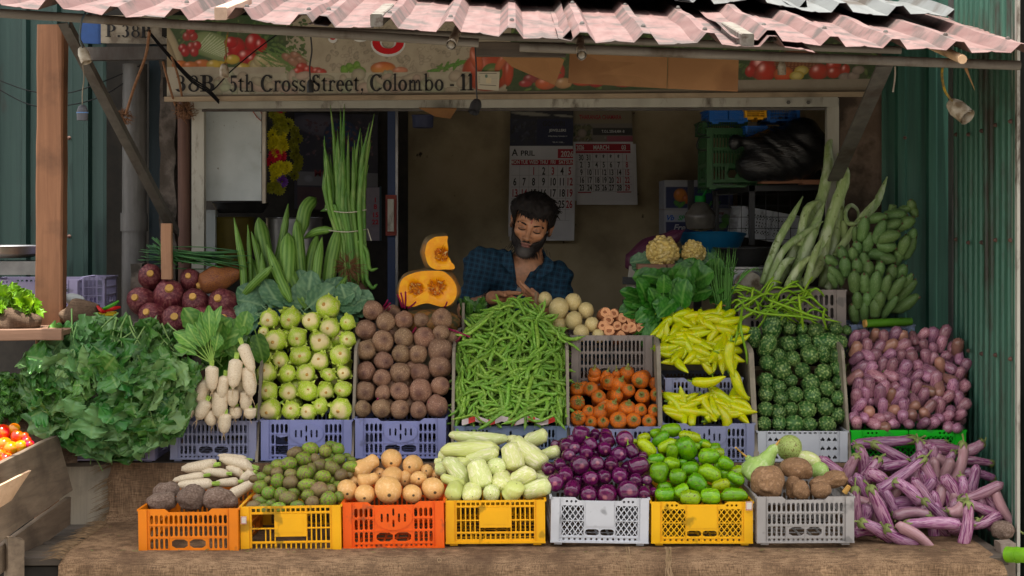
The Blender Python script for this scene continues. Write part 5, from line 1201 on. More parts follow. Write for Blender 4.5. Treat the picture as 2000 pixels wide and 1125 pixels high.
# round eggplants
z_ = zc(850,825); Z = [(1065,90,62),(1170,90,40),(1250,90,45),(1385,125,62),(960,165,48),(1100,145,45),(1140,160,48),(1255,130,55),(975,240,47),(1022,190,45),(1105,215,50),(1240,190,48),(1340,235,55),(1440,210,50),(1520,250,38),
(825,340,45),(912,310,45),(1055,310,68),(1180,305,55),(1290,305,52),(1490,320,68),(880,165,35),(880,440,64),(955,385,55),(1045,425,40),(1135,410,53),(1237,397,48),(1350,390,58),(1470,425,50),(1550,425,38),
(1005,490,60),(1125,525,60),(1260,525,70),(1410,505,78),(1530,517,48),(1600,510,32),(1175,225,40),(1175,440,36),(1400,330,40),(1000,130,36)]
Yf = slope(965,5.66,850,5.90); back = {1:.04,2:.04,5:.03,24:.05,35:.03,36:.05,37:.06,38:.05,14:.02,21:.04,39:.03}
pts = [z_(a, b) for a, b, r in Z]; lb = labels(pts, 6, 'glossy purple', 'eggplant', 'white crate heap', [r for _,_,r in Z])
for i, ((px, py),(_, _, r)) in enumerate(zip(pts, Z)):
  Y = Yf(py)+back.get(i, 0); w_ = S(2*r*1.05/3.75, Y)
  d = dirv(200,5) if i in (20,) else (dirv(80,10) if i in (0,) else enddir(.45,-.1))
  if i in (6,13): d = dirv(-60,15)
  put('round_eggplant', ax_mat(P(px, py, Y), d, w_, w_*(1.15 if i in (20,) else 1.05), rng.uniform(0,6)), lb[i], 'eggplant', 'round eggplants heaped in the white crate')
hidden_layer('round_eggplant', (1085,1260,865,965), Yf, .085, 'purple eggplant half seen deep between the others of the heap', 'eggplant', 'eggplants behind the front layer', 28,30,(0,-1,0),22,.6)
# mangoes (zx,zy, semi-axis along, semi-axis across, angle)
z_ = zc(1200,825); Z = [(215,112,50,35,10),(305,80,45,35,10),(415,55,78,50,0),(340,125,72,45,45),(237,185,82,48,-45),(385,170,75,45,30),(425,215,65,48,90),(528,190,88,72,-60),(555,105,85,42,-15),(640,150,45,30,0),(665,165,40,30,-20),
(305,270,62,42,10),(325,365,76,70,80),(418,305,62,50,-10),(550,335,60,52,0),(690,245,77,62,0),(765,225,42,38,0),(810,300,55,50,-30),(765,345,58,42,90),(700,370,85,60,-25),(465,400,62,60,0),(600,445,70,66,-40),(890,410,65,40,-30),(800,395,50,38,90),(780,460,70,44,20),(875,450,45,38,0),(370,475,55,40,0),(490,505,60,48,30),
(370,530,70,54,0),(555,550,75,56,0),(702,540,70,62,0),(875,527,95,50,0),(145,140,24,18,0),(590,175,40,30,0),(500,300,30,40,90)]
Yf2 = slope(965,5.66,845,5.92); pts = [z_(q[0], q[1]) for q in Z]; lb = labels(pts, 7, 'smooth green', 'mango', 'yellow crate heap', [q[2]+q[3] for q in Z])
for i, ((px, py), q) in enumerate(zip(pts, Z)):
  Y = Yf2(py)+(.045 if i in (0,1,9,10,16,18,23,25,26,32,33,34) else 0)+rng.uniform(-.006,.006)
  put('mango', ax_mat(P(px, py, Y), dirv(q[4]+(180 if i % 2 else 0), rng.uniform(-20,25)), S(2*q[3]*1.06/3.75, Y), S(2*q[2]*1.06/3.75, Y), rng.uniform(0,6)), lb[i], 'mango', 'green mangoes heaped in the deep yellow crate')
hidden_layer('mango', (1290,1440,865,965), Yf2,.09, 'green mango half seen deep between the others of the heap', 'mango', 'mangoes behind the front layer', 30,38,(1,-.3,0),20,.7)
# blotched green fruits
z_ = zc(450,825); Z = [(470,225,55,42,20),(585,195,62,46,-5),(695,210,45,45,0),(735,165,45,28,0),(788,195,45,42,0),(540,270,60,50,-20),(620,265,35,35,0),(675,260,45,30,0),(745,250,30,30,0),(795,270,47,38,10),(850,245,30,20,0),(885,280,35,30,0),
(425,305,57,50,30),(345,315,45,38,0),(280,350,38,35,0),(655,315,52,45,0),(745,335,58,45,-30),(880,325,57,42,0),(725,290,40,30,0),(340,370,40,40,0),(440,380,45,38,0),(545,375,60,55,20),(592,345,45,35,90),(680,397,54,45,0),(810,385,46,42,40),(870,385,25,25,0),
(230,400,45,33,0),(280,420,30,30,0),(172,415,35,28,0),(345,430,52,47,90),(440,440,56,48,20),(560,460,68,45,10),(740,430,30,30,0),(790,460,40,30,0),(215,475,50,46,0),(280,515,50,45,20),(370,525,50,44,60),(650,495,65,56,15),(470,510,45,30,-20),(565,535,46,44,0),(735,490,35,35,0),(795,545,38,34,90),
(200,555,34,30,0),(225,575,45,30,0),(420,555,64,50,0),(170,615,54,42,10),(240,630,46,34,0),(295,600,35,33,0),(355,625,56,38,0),(325,575,30,24,0),(490,610,54,36,5),(600,590,52,48,90),(715,570,64,56,60),(415,600,40,30,0)]
Yf3 = slope(975,5.64,870,5.90); pts = [z_(q[0], q[1]) for q in Z]; lb = labels(pts, 8, 'blotched green', 'fruit', 'broken crate heap', [q[2]+q[3] for q in Z])
for i, ((px, py), q) in enumerate(zip(pts, Z)):
  Y = Yf3(py)+(.035 if min(q[2], q[3]) <= 33 else 0)+rng.uniform(-.005,.005)
  put('ambarella', ax_mat(P(px, py, Y), dirv(q[4], rng.uniform(-20,20)), S(2*q[3]*1.08/3.75, Y), S(2*q[2]*1.06/3.75, Y), rng.uniform(0,6)), lb[i], 'fruit', 'blotched green fruits heaped in the broken yellow crate', name='green_fruit')
hidden_layer('ambarella', (505,660,895,975), Yf3,.07, 'dark green fruit half seen deep between the others of the heap', 'fruit', 'green fruits behind the front layer', 24,28,(1,-.3,0),34,.7, name='green_fruit')
# butternuts (zx, zy, half-width, half-height, kind, angle)
Z = [(990,320,105,72,1,-148,.0),(1180,275,78,72,0,0,.02),(1332,315,73,75,0,0,.03),(1438,355,45,50,0,0,.05),(1510,385,42,38,0,0,.08),(905,430,52,40,0,0,.06),(1090,375,45,45,0,0,.07),(1008,425,76,60,1,-165,-.0),(1180,400,76,62,0,0,.04),(1280,415,50,60,0,0,.07),(1380,413,62,56,0,0,.01),
(855,500,74,75,0,0,.0),(985,530,77,66,0,0,0),(1158,500,100,98,0,0,-.02),(1332,525,72,68,0,0,0),(1487,490,83,80,0,0,0),(1310,440,34,34,0,0,.09)]
Yf4 = slope(965,5.68,890,5.88); pts = [z_(q[0], q[1]) for q in Z]; lb = labels(pts, 4, 'buff orange', 'butternut squash', 'red crate heap', [q[2]+q[3] for q in Z])
for i, ((px, py), q) in enumerate(zip(pts, Z)):
  Y = Yf4(py)+q[6]
  if q[4]: M = ax_mat(P(px, py, Y), dirv(q[5],18), S(2*q[3]/3.75, Y)*1.05, S(2*q[2]/3.75, Y)*1.05)
  else:
    d = enddir(.25,-.05).normalized(); w_ = S(2*q[2]/3.75, Y); M = ax_mat(P(px, py, Y)-d*w_*.12, d, w_, w_*1.25,0, S(2*q[3]/3.75, Y))
  put('butternut', M, lb[i], 'squash', 'butternut squashes heaped in the red orange crate', var=q[4])
# pale gourds
z_ = zc(850,825); Z = [(315,115,210,45,-3,.04,1),(250,130,120,32,-10,.05,0),(255,195,212,58,3,.0,1),(65,245,45,40,0,.06,0),(50,340,50,55,0,.05,0),(25,290,30,30,0,.08,0),(160,350,118,62,-48,.01,0),(195,300,45,58,80,.03,0),(345,250,130,52,17,.0,1),(325,380,112,78,-70,-.03,0),(450,325,72,68,0,-.01,2),
(565,250,102,78,-76,-.03,0),(680,230,152,76,-38,-.02,0),(740,120,95,52,28,.03,1),(700,130,50,50,0,.06,2),(560,125,42,32,0,.05,0),(845,225,75,45,20,.03,0),(130,435,95,40,-20,.03,0),(640,395,98,62,27,-.01,0),(485,440,76,60,70,-.0,2),(780,410,82,40,0,.04,0),(740,490,112,62,20,.0,0),(640,300,60,40,0,.06,0),(760,330,60,48,-40,.05,0),
(135,515,66,64,0,0,2),(268,520,77,60,0,-.01,2),(412,520,66,62,0,0,2),(560,510,78,66,55,-.01,0),(240,460,80,40,0,.07,0)]
Yf5 = slope(965,5.67,855,5.90); pts = [z_(q[0], q[1]) for q in Z]; lb = labels(pts, 5, 'pale green', 'long gourd', 'barred crate heap', [q[2]+q[3] for q in Z])
for i, ((px, py), q) in enumerate(zip(pts, Z)):
  Y = Yf5(py)+q[5]
  if q[6] == 2: d = enddir(.3,-.05).normalized(); w_ = S(2*q[2]/3.75, Y); M = ax_mat(P(px, py, Y)-d*w_*.25, d, w_, w_*1.6, rng.uniform(0,6), S(2*q[3]/3.75, Y))
  else: M = ax_mat(P(px, py, Y), dirv(q[4], rng.uniform(5,22)), S(2*q[3]*1.06/3.75, Y), S(2*q[2]*1.04/3.75, Y), rng.uniform(0,6))
  put('pale_gourd', M, lb[i], 'gourd', 'pale long gourds heaped in the barred yellow crate')
# dark yams at the left
def custom(name, me, M, label, cat, group=None, parts=()):
  o = obj(name, me, M=M, label=label, cat=cat, group=group)
  for nm, m2 in parts: c = bpy.data.objects.new(nm, m2); col.objects.link(c); c.parent = o
  return o
z_ = zc(0,825)
for i, (zx, zy, rx, rz, sp, dy, lab) in enumerate(((1215,505,95,72,[((0,0,0),(.5,.42,.40)),((.2,.1,.12),(.3,.3,.3))],.07,'rough dark yam, the upper left one leaning on its neighbour in the orange crate'),(1185,585,112,78,[((-.12,0,0),(.38,.4,.38)),((.2,0,.05),(.3,.36,.36)),((.1,0,.25),(.2,.2,.15))],0,'rough dark yam, lower left one in the orange crate'),(1405,552,115,95,[((0,0,0),(.48,.45,.44)),((.1,0,.15),(.3,.3,.3))],0,'rough dark yam, middle one in the orange crate'),(1612,560,132,88,[((-.06,0,0),(.44,.42,.42)),((.28,0,-.12),(.24,.25,.22)),((-.05,-.1,.1),(.3,.3,.3))],0,'rough dark yam with an orange scrape, right one in the orange crate'))):
  px, py = z_(zx, zy); Y = 5.70+dy; w_ = S(2*rx/3.75, Y); custom('yam', lump(sp, 'yam', M_yam, i, .05,4.5), Matrix.Translation(P(px, py, Y)) @ Matrix.Diagonal((w_, w_, S(2*rz/3.75, Y)*1.12,1)), lab, 'yam', 'dark yams in the orange crate')
Z = [(1450,330,130,46,10,.05),(1730,290,132,42,-14,.02),(1700,255,115,24,-6,.06),(1570,365,100,32,-4,.03),(1380,408,125,32,10,.05),(1720,350,72,36,-20,.05),(1425,455,142,40,4,.0),(1660,440,95,32,6,.02),(1770,490,125,42,30,-.02),(1810,395,62,40,30,.05)]
pts = [z_(q[0], q[1]) for q in Z]; lb = labels(pts, 5, 'long white', 'radish', 'behind dark yams', [q[2] for q in Z])
for i, ((px, py), q) in enumerate(zip(pts, Z)):
  Y = 5.84+(960-py)*.0017+q[5]*.6; put('daikon', ax_mat(P(px, py, Y), dirv(q[4]+(180 if i == 8 else 0),8), S(2*q[3]*1.05/3.75, Y), S(2*q[2]/3.75, Y), rng.uniform(0,6)), lb[i], 'radish', 'long white radishes piled behind the dark yams')
# brown yams and green gourds at the right
z_ = zc(1200,825)
for i, (zx, zy, rx, rz, sp, dy, rot, lab) in enumerate((
  (1122,432,135,118,[((-.03,0,0),(.45,.42,.45)),((-.05,-.2,-.12),(.16,.25,.16)),((.12,-.1,-.25),(.25,.3,.2)),((.2,0,.1),(.25,.3,.3))],0,0,'large knobbly brown yam, leftmost in the cloudy grey crate'),
  (1332,338,120,86,[((0,0,0),(.48,.45,.42)),((.3,0,-.2),(.2,.2,.2)),((-.25,0,.05),(.25,.3,.3))],.06,0,'big brown yam with a dark scar, on top of the others in the grey crate'),
  (1310,470,62,80,[((0,0,.1),(.42,.4,.42)),((-.1,0,-.25),(.35,.35,.25))],.03,0,'brown knob shaped yam behind the small round one in the grey crate'),
  (1362,492,70,72,[((0,0,0),(.45,.45,.45)),((.25,-.1,-.15),(.25,.25,.25))],-.01,0,'small round brown yam in the middle of the grey crate'),
  (1570,432,135,70,[((-.22,0,-.12),(.30,.3,.36)),((.18,0,.12),(.34,.34,.42)),((0,0,-.05),(.3,.28,.28))],.03,0,'long bent brown yam at the right of the grey crate'),
  (1512,497,80,62,[((0,0,0),(.48,.45,.45)),((.2,-.1,.1),(.25,.25,.25))],-.02,0,'small oval brown yam lying in front of the bent one'))):
  px, py = z_(zx, zy); Y = 5.70+dy; w_ = S(2*rx/3.75, Y); custom('brown_yam', lump(sp, 'brown_yam', M_potb, i+6,.05,4), Matrix.Translation(P(px, py, Y)) @ Matrix.Diagonal((w_, w_*.9, S(2*rz/3.75, Y)*1.1,1)), lab, 'yam', 'brown yams in the cloudy grey crate')
px, py = z_(1702,490); Y = 5.66; rc_ = MB(); rc_.tube([(0,0,-.5),(0,0,.5)],[.5,.36],10); custom('root_piece', rc_.mesh('root_piece', M_cut), ax_mat(P(px, py, Y), dirv(60,15),.022,.030), 'small cut piece of pale root lying at the right end of the grey crate', 'root')
def stemmesh(pts, rad, m): return MB().tube(pts, rad, 7).mesh('stalk', m)
b = body(pl((0,.5),(.18,.56),(.40,.50),(.58,.28),(.8,.19),(1,.15)),26,24,.02,2,201)
px, py = z_(1095,300); Y = 5.84; custom('bottle_gourd', b.mesh('bottle_gourd', M_bottle, angle=0), ax_mat(P(px, py, Y), dirv(58,8), S(285/3.75*1.02, Y)*.78, S(345/3.75, Y)), 'light green pear shaped gourd with a curled dry stalk, lying behind the brown yams', 'gourd', None, [('stalk', stemmesh([(0,0,.47),(.03,0,.55),(-.03,0,.62),(-.16,0,.60),(-.28,0,.50)],[.05,.03,.022,.018,.010], M_cut))])
px, py = z_(1282,185); Y = 5.90; b = body(P_ell(2.1),24,18,.02,2,202); custom('round_gourd', b.mesh('round_gourd', M_bottleb, angle=0), ax_mat(P(px, py, Y), dirv(75,40), S(184/3.75, Y), S(190/3.75, Y)), 'round green gourd with brown smears, highest above the grey crate', 'gourd')
px, py = z_(1425,270); custom('round_gourd', b.mesh('round_gourd', M_wcuc, angle=0), ax_mat(P(px, py, 5.88), dirv(-20,10), S(115/3.75, Y), S(180/3.75, Y)), 'cream green gourd with brown scratches, right of the smeared round gourd', 'gourd')
px, py = z_(1500,352); custom('round_gourd', b.mesh('round_gourd', M_bottle, angle=0), ax_mat(P(px, py, 5.86), dirv(0,60), S(130/3.75, Y), S(150/3.75, Y)), 'light green gourd half hidden above the bent brown yam', 'gourd')
b = body(pl((0,.5),(.3,.5),(.6,.36),(1,.3)),18,14,.02,2,203); px, py = z_(1000,280); custom('small_gourd', b.mesh('small_gourd', M_bottle, angle=0), ax_mat(P(px, py, 5.90), dirv(140,5), S(75/3.75, Y), S(100/3.75, Y)), 'small green gourd neck with a long dry curved stalk, left of the pear shaped gourd', 'gourd', None, [('stalk', stemmesh([(0,0,.42),(.05,0,.7),(.02,0,1.0),(.25,0,1.35),(.45,0,1.6)],[.14,.10,.08,.08,.09], M_cut))])
# small striped brinjals: staggered rows
ys = [656,678,698,718,738,758,778,797,815,832]; pts = []; prm = []
for r_, y in enumerate(ys):
  x0_, x1_ = 1668,[1850,1868,1880,1886,1886,1884,1884,1884,1882,1880][r_]; n = 10 if r_ < 9 else 9
  for i in range(n):
    x = lerp(x0_, x1_, (i+(.25 if r_ % 2 else 0))/(n-.6))+rng.uniform(-5,5); pts.append((min(x, 1888), y+rng.uniform(-6,6))); prm.append((rng.uniform(9.5,12.5), rng.uniform(1.3,2.1)))
Yn = slope(832,6.17,656,6.42); lb = labels(pts, 10, 'purple striped', 'baby brinjal', 'green crate heap', [a*b for a, b in prm])
for i, ((px, py),(r, e)) in enumerate(zip(pts, prm)):
  Y = Yn(py)+rng.uniform(-.014,.014); lowr = py > 800; d = dirv(rng.uniform(35,105) if not lowr else rng.uniform(0,180), rng.uniform(5,32) if not lowr else rng.uniform(40,80))
  if rng.random() < .15: d = Vector((d.x, -abs(d.y)-.3,-abs(d.z)*.5))
  put('baby_brinjal', ax_mat(P(px, py, Y), d, S(2.05*r, Y), S(2.2*r*e, Y), rng.uniform(0,6)), lb[i], 'brinjal', 'baby brinjals heaped over the green crate')
hidden_layer('baby_brinjal', (1668,1880,670,830), Yn, .05, 'purple baby brinjal half seen between the front ones of the heap', 'brinjal', 'baby brinjals behind the front layer', 25,36,(0,-1,.3),60,.9)
# long brinjals spilled at the right: (x, y, length, width, direction of the stalk end) in photograph pixels
z_ = zc(1500,600,2.142); Z = [(480,565,240,56,5,.12),(540,625,210,52,150,.08),(395,640,120,58,100,.06),(420,700,150,60,55,.04),(465,720,120,62,-35,.02),(555,705,230,54,33,-.03),(680,700,190,52,-60,.02),(590,770,140,60,140,.0),(660,790,170,50,-55,.01),
(720,590,150,50,170,.06),(690,570,110,40,5,.12),(740,590,170,52,-8,.05),(800,660,170,52,72,.02),(745,690,120,50,-110,.03),(770,760,120,60,-60,.01),(815,745,75,48,90,-.02),(870,645,130,42,-5,.10),(870,700,150,46,-8,.08),(860,590,90,56,25,.08),
(895,775,175,52,205,-.03),(985,840,170,48,-63,.02),(830,915,175,58,80,-.04),(790,850,66,62,-150,-.02),(905,850,160,52,155,.03),(910,895,130,50,200,.02),(720,870,170,48,135,.02),(690,905,210,56,182,-.03),(600,865,140,50,5,.0),
(470,850,200,62,115,-.04),(410,860,70,62,-100,.0),(370,860,190,52,95,.0),(400,940,90,50,0,.02),(460,935,160,62,150,-.03),(560,965,150,62,160,-.02),(620,960,180,52,-35,-.04),(500,800,130,50,-60,.04),(345,670,110,52,70,.05),(290,680,170,50,-32,.08),
(640,620,120,50,95,.07),(700,640,130,45,-80,.06),(610,725,120,52,-100,.05),(820,920,120,40,20,.05),(530,660,120,48,10,.09),(760,640,80,50,60,.07),(950,830,120,46,-55,.05),(850,820,130,45,-30,.05)]
Yl = slope(1065,5.66,860,6.00); pts = [z_(q[0], q[1]) for q in Z]; lb = labels(pts, 8, 'lilac striped', 'long brinjal', 'spilled heap', [q[2] for q in Z])
for i, ((px, py), q) in enumerate(zip(pts, Z)):
  Y = Yl(py)+q[5]*.8; L = S(q[2]/2.142, Y)*1.12
  put('long_brinjal', ax_mat(P(px, py, Y),-dirv(q[4], rng.uniform(-12,12)), S(q[3]/2.142, Y)*2.6, L, rng.choice((1.57,-1.57))+rng.uniform(-.5,.5)), lb[i], 'brinjal', 'long brinjals spilled on the sacking at the right')
for _ in range(34):
  px = rng.uniform(1690,1930); py = rng.uniform(900,1035); Y = Yl(py)+.07+rng.uniform(0,.02); put('long_brinjal', ax_mat(P(px, py, Y), dirv(rng.uniform(0,360), rng.uniform(-10,10)), S(26, Y)*2.6, S(85, Y), rng.uniform(0,6)), 'lilac brinjal mostly buried under the others of the spilled heap', 'brinjal', 'brinjals under the top of the spilled heap', parts=False)
# BEANS, PEPPERS
def splane(py0, Y0, py1, Y1):
  a, b = P(1000, py0, Y0), P(1000, py1, Y1); return (b-a).normalized()
def in_poly(x, y, poly):
  c = False
  for i in range(len(poly)):
    (x1, y1),(x2, y2) = poly[i], poly[i-1]
    if (y1 > y) != (y2 > y) and x < (x2-x1)*(y-y1)/(y2-y1)+x1: c = not c
  return c
Ybn = lambda py, px=1000: slope(825,6.15,592,6.50)(py)-.05*math.exp(-((px-1000)/70)**2)
VB = splane(825,6.15,592,6.50); NB = Vector((1,0,0)).cross(VB)
heap = [(893,820),(890,730),(905,660),(945,615),(985,588),(1020,590),(1062,612),(1092,650),(1106,700),(1106,815)]
def rand_in(poly, x0, x1, y0, y1):
  while True:
    x, y = rng.uniform(x0, x1), rng.uniform(y0, y1)
    if in_poly(x, y, poly): return x, y
bl_ = 'slim green bean lying in the tangled heap over the blue grey crate'
pl_pts = []
for i in range(300):
  best = None
  for _ in range(6):
    q = rand_in(heap, 888,1110,588,825); dm = min([math.dist(q, r_) for r_ in pl_pts] or [99])
    if best is None or dm > best[0]: best = (dm, q)
  px, py = best[1]; pl_pts.append((px, py)); Y = Ybn(py, px)-rng.uniform(-.010,.014)
  edgef = min(1, min(px-888,1108-px)/25); a = rng.uniform(0, math.pi*2);
  if edgef < .9: a = math.pi/2+rng.uniform(-.35,.35)
  d = Vector((1,0,0))*math.cos(a)+VB*math.sin(a)+NB*rng.uniform(-.12,.12); L = rng.uniform(.09,.15); put('green_bean', ax_mat(P(px, py, Y), d, L*rng.uniform(1.35,1.75)*.9, L, rng.uniform(0,6.3)), bl_, 'bean', 'green beans in the heap between the dividers')
for (px, py, a, L) in ((905,812,200,.10),(960,822,210,.13),(930,818,160,.10),(1090,818,-60,.11),(1060,816,10,.12),(1010,818,200,.13),(1105,655,-10,.16),(1110,668,-40,.13),(925,640,30,.16),(1057,612,75,.13),(940,628,35,.14),(1080,640,-30,.14)):
  Y = Ybn(py, px)-.05; put('green_bean', ax_mat(P(px, py, Y), dirv(a, 10), L*1.3, L, rng.uniform(0,6)), 'slim green bean hanging over the rim of the bean heap', 'bean', 'green beans hanging over the rim of the heap')
mb = MB()
for i in range(420):
  px, py = rand_in(heap, 888,1110,588,825); Y = Ybn(py, px)+rng.uniform(.03,.07); a = rng.uniform(0, math.pi*2); d = Vector((1,0,0))*math.cos(a)+VB*math.sin(a); c = P(px, py, Y); L = .055; k_ = Vector((0,0,1))*rng.uniform(-.015,.015)
  mb.tube([c-d*L, c-d*L*.4+k_, c+d*L*.4+k_, c+d*L],[.003,.0065,.0065,.002],6, cap=False)
mb.build('bean_heap', M_bean, label='deeper mass of green beans filling the inside of the heap', cat='beans', kind='stuff')
# red and white tape under the beans
mb = MB()
for q in range(14):
  x0, x1 = 902+q*13,902+(q+1)*13; mb.cur = q % 3 == 1 and 1 or 0
  f = lambda x: 820+4*math.sin(x*.12); mb.quad(P(x0, f(x0)-4,6.112+.004*math.sin(x0)), P(x1, f(x1)-4,6.112+.004*math.sin(x1)), P(x1, f(x1)+7,6.10), P(x0, f(x0)+7,6.10))
mb.build('barrier_tape', [flat('tape_white', (.60,.50,.48)), flat('tape_red', (.55,.05,.04))], label='crumpled red and white plastic tape along the foot of the bean heap', cat='tape', smooth=False)
def peppers(poly, bb, n, Yfn, lab_place, grp, VBp, down=True, ms=9):
  pts = []; prm = []
  for i in range(n):
    best = None
    for _ in range(14):
      q = rand_in(poly, *bb); dm = min([math.dist(q, r_) for r_ in pts] or [99])
      if best is None or dm > best[0]: best = (dm, q)
    pts.append(best[1])
  lb = labels(pts, 5 if n > 40 else 4, 'yellow green', 'pepper', lab_place)
  for i, (px, py) in enumerate(pts):
    Y = Yfn(py)+rng.uniform(-.012,.010); a = rng.choice((rng.uniform(200,340), rng.uniform(200,340), rng.uniform(-40,40), rng.uniform(60,120), rng.uniform(150,200)))
    d = Vector((1,0,0))*math.cos(R(a))+VBp*math.sin(R(a))+Vector((0,-1,0))*rng.uniform(-.1,.7); L = rng.uniform(.085,.12)
    put('yellow_pepper', ax_mat(P(px, py, Y), d, L*rng.uniform(.80,1.0), L, rng.uniform(0,6.3)), lb[i], 'pepper', grp)
  mb = MB()
VP = splane(735,6.24,600,6.46)
peppers([(1295,640),(1325,612),(1400,606),(1438,630),(1444,680),(1440,716),(1310,716),(1296,680)],(1280,1455,600,732),66, slope(722,6.25,605,6.42), 'upper pepper heap', 'yellow peppers in the upper heap', VP)
peppers([(1316,772),(1450,774),(1452,816),(1314,816)],(1300,1468,755,824),34, slope(825,6.15,755,6.24), 'lower pepper heap', 'yellow peppers in the lower heap', VP)
hidden_layer('yellow_pepper', (1304,1436,630,712), slope(732,6.23,605,6.42),.035, 'yellow green pepper half buried inside the upper heap', 'pepper', 'buried yellow peppers', 20,48,(1,0,.4),46,.9)
hidden_layer('yellow_pepper', (1320,1446,780,815), slope(825,6.15,755,6.24),.035, 'yellow green pepper half buried inside the lower heap', 'pepper', 'buried yellow peppers of the lower heap', 20,48,(1,0,.4),24,.9)
for px, py, a, L, Y in ((1425,702,-85,.14,6.17),(1292,640,225,.12,6.38),(1444,755,-60,.13,6.17),(1386,745,8,.13,6.17)):
  put('yellow_pepper', ax_mat(P(px, py, Y), dirv(a, 8), L*.85, L, 1), {1425:'yellow green pepper hanging across the front of the lavender crate',1292:'yellow green pepper at the left edge of the upper heap pointing down left',1444:'long yellow green pepper slanting beside the broad divider',1386:'yellow green pepper lying flat along the top of the lower heap'}[px], 'pepper', 'yellow peppers lying loose')
# LEAVES
def leaf(L, W, seed=0, ruffle=.18, lobes=.25, curl=.4, fold=.15, nu=10, nv=12, prof=None, petiole=.25, rf=9, twist=0):
  """leaf along +z from the origin, upper face towards +y"""
  r = random.Random(seed); ph = r.uniform(0,6); mb = MB(); cols = []
  prof = prof or (lambda v: max(0,1-abs(1.92*v-.88)**2.4)**.5)
  for j in range(nv+1):
    v = j/nv; w_ = W*.5*max(.02, prof(v)); th = curl*v*v; cz = L*(petiole+(1-petiole)*v);
    cy = -math.sin(th)*L*v*.5; cz = L*petiole+L*(1-petiole)*v*math.cos(th*.6)
    for i in range(nu+1):
      u = 2*i/nu-1; lob = 1+lobes*math.sin(rf*v*2.2+ph+(2 if u > 0 else 0))*abs(u)**2+lobes*.6*mnoise.noise(Vector((u*3, v*9, seed)))
      x = w_*u*lob; y = cy+fold*abs(u)*w_*2+ruffle*W*.5*abs(u)**1.7*(math.sin(rf*v*3+ph+u*1.5)+.7*mnoise.noise(Vector((u*4+seed, v*8,3))))+.03*W*mnoise.noise(Vector((u*3, v*5, seed+.5)))
      tw = twist*v; mb.v.append((x*math.cos(tw)-y*math.sin(tw), x*math.sin(tw)+y*math.cos(tw), cz))
      vein = 1 if i*2 == nu else (.45 if abs(((v*5-abs(u)*1.3) % 1)-.5) < .13 else 0); cols.append((vein, 0,0))
  for j in range(nv):
    for i in range(nu): a = j*(nu+1)+i; mb.f.append((a, a+1, a+nu+2, a+nu+1)); mb.mi.append(0)
  if petiole > .02:
    n0 = len(mb.v); mb.tube([(0,0,0),(0,-.01*L,L*petiole*.6),(0,-.0,L*(petiole+.12))],[.025*W+.0012,.025*W+.001,.01*W],5, cap=False); cols += [(1,0,0)]*(len(mb.v)-n0)
  mb.c = cols; return mb
def frame_m(loc, d, n):
  z = Vector(d).normalized(); y = Vector(n)-z*Vector(n).dot(z); y = y.normalized() if y.length > 1e-4 else z.orthogonal().normalized(); x = y.cross(z)
  M = Matrix((x, y, z)).transposed().to_4x4(); M.translation = Vector(loc); return M
def kleaf(s_, L=.17, W=.17):
  r = random.Random(900+s_); mb = MB(); cols = []; nu, nv = 18,24; ph = [r.uniform(0,6) for _ in range(6)]; am = r.uniform(.14,.30); cu = r.uniform(.1,1.3); fo = r.uniform(-.05,.28)
  for j in range(nv+1):
    v = j/nv; base = (.30+.70*math.sin(math.pi/2*v/.55)) if v < .55 else max(.02,1-((v-.55)/.452)**2)**.5; cz = L*(.18+.82*v)-L*.25*cu*v*v; cy = -L*.42*cu*v*v
    for i in range(nu+1):
      u = 2*i/nu-1; e = abs(u); sd_ = 0 if u < 0 else 1
      lob = 1+.16*e*e*math.sin(v*15+ph[sd_])+.10*e*e*mnoise.noise(Vector((v*11, u*2, s_*2.3)))
      x = W*.5*base*u*lob; z = cz+.02*L*e*math.sin(v*23+ph[2+sd_])
      y = cy+fo*e*W*.5+am*W*e**2.8*(math.sin(v*17+ph[4]+(1.7 if sd_ else 0))+.6*math.sin(v*34+ph[5]))*.6+.03*W*mnoise.noise(Vector((u*3, v*6, s_)))
      mb.v.append((x, y, z)); vein = .9 if i*2 == nu else (.40 if abs(((v*4.5-e*1.2) % 1)-.5) < .07 and e > .05 else 0); cols.append([vein, 0,0])
  for j in range(nv):
    for i in range(nu): a = j*(nu+1)+i; mb.f.append((a, a+1, a+nu+2, a+nu+1)); mb.mi.append(0)
  n0 = len(mb.v); mb.tube([(0,0,0),(0,.002,L*.1),(0,0,L*.30)],[.0042,.0036,.002],5, cap=False); cols += [[.9,0,0]]*(len(mb.v)-n0); mb.c = [list(c) for c in cols]; return mb
LB_k = [kleaf(s_) for s_ in range(12)]
kb = [(95,705),(150,665),(225,650),(300,670),(345,725),(88,775),(150,745),(235,725),(305,760),(105,830),(170,815),(245,805),(315,820),(200,862),(270,862)]
wh = ['leftmost upper','upper left','top middle','upper right','rightmost upper','left side','left of centre','central','right of centre','lower left','lower left middle','lower middle','lower right','bottom middle','bottom right']
kc = (212,755)
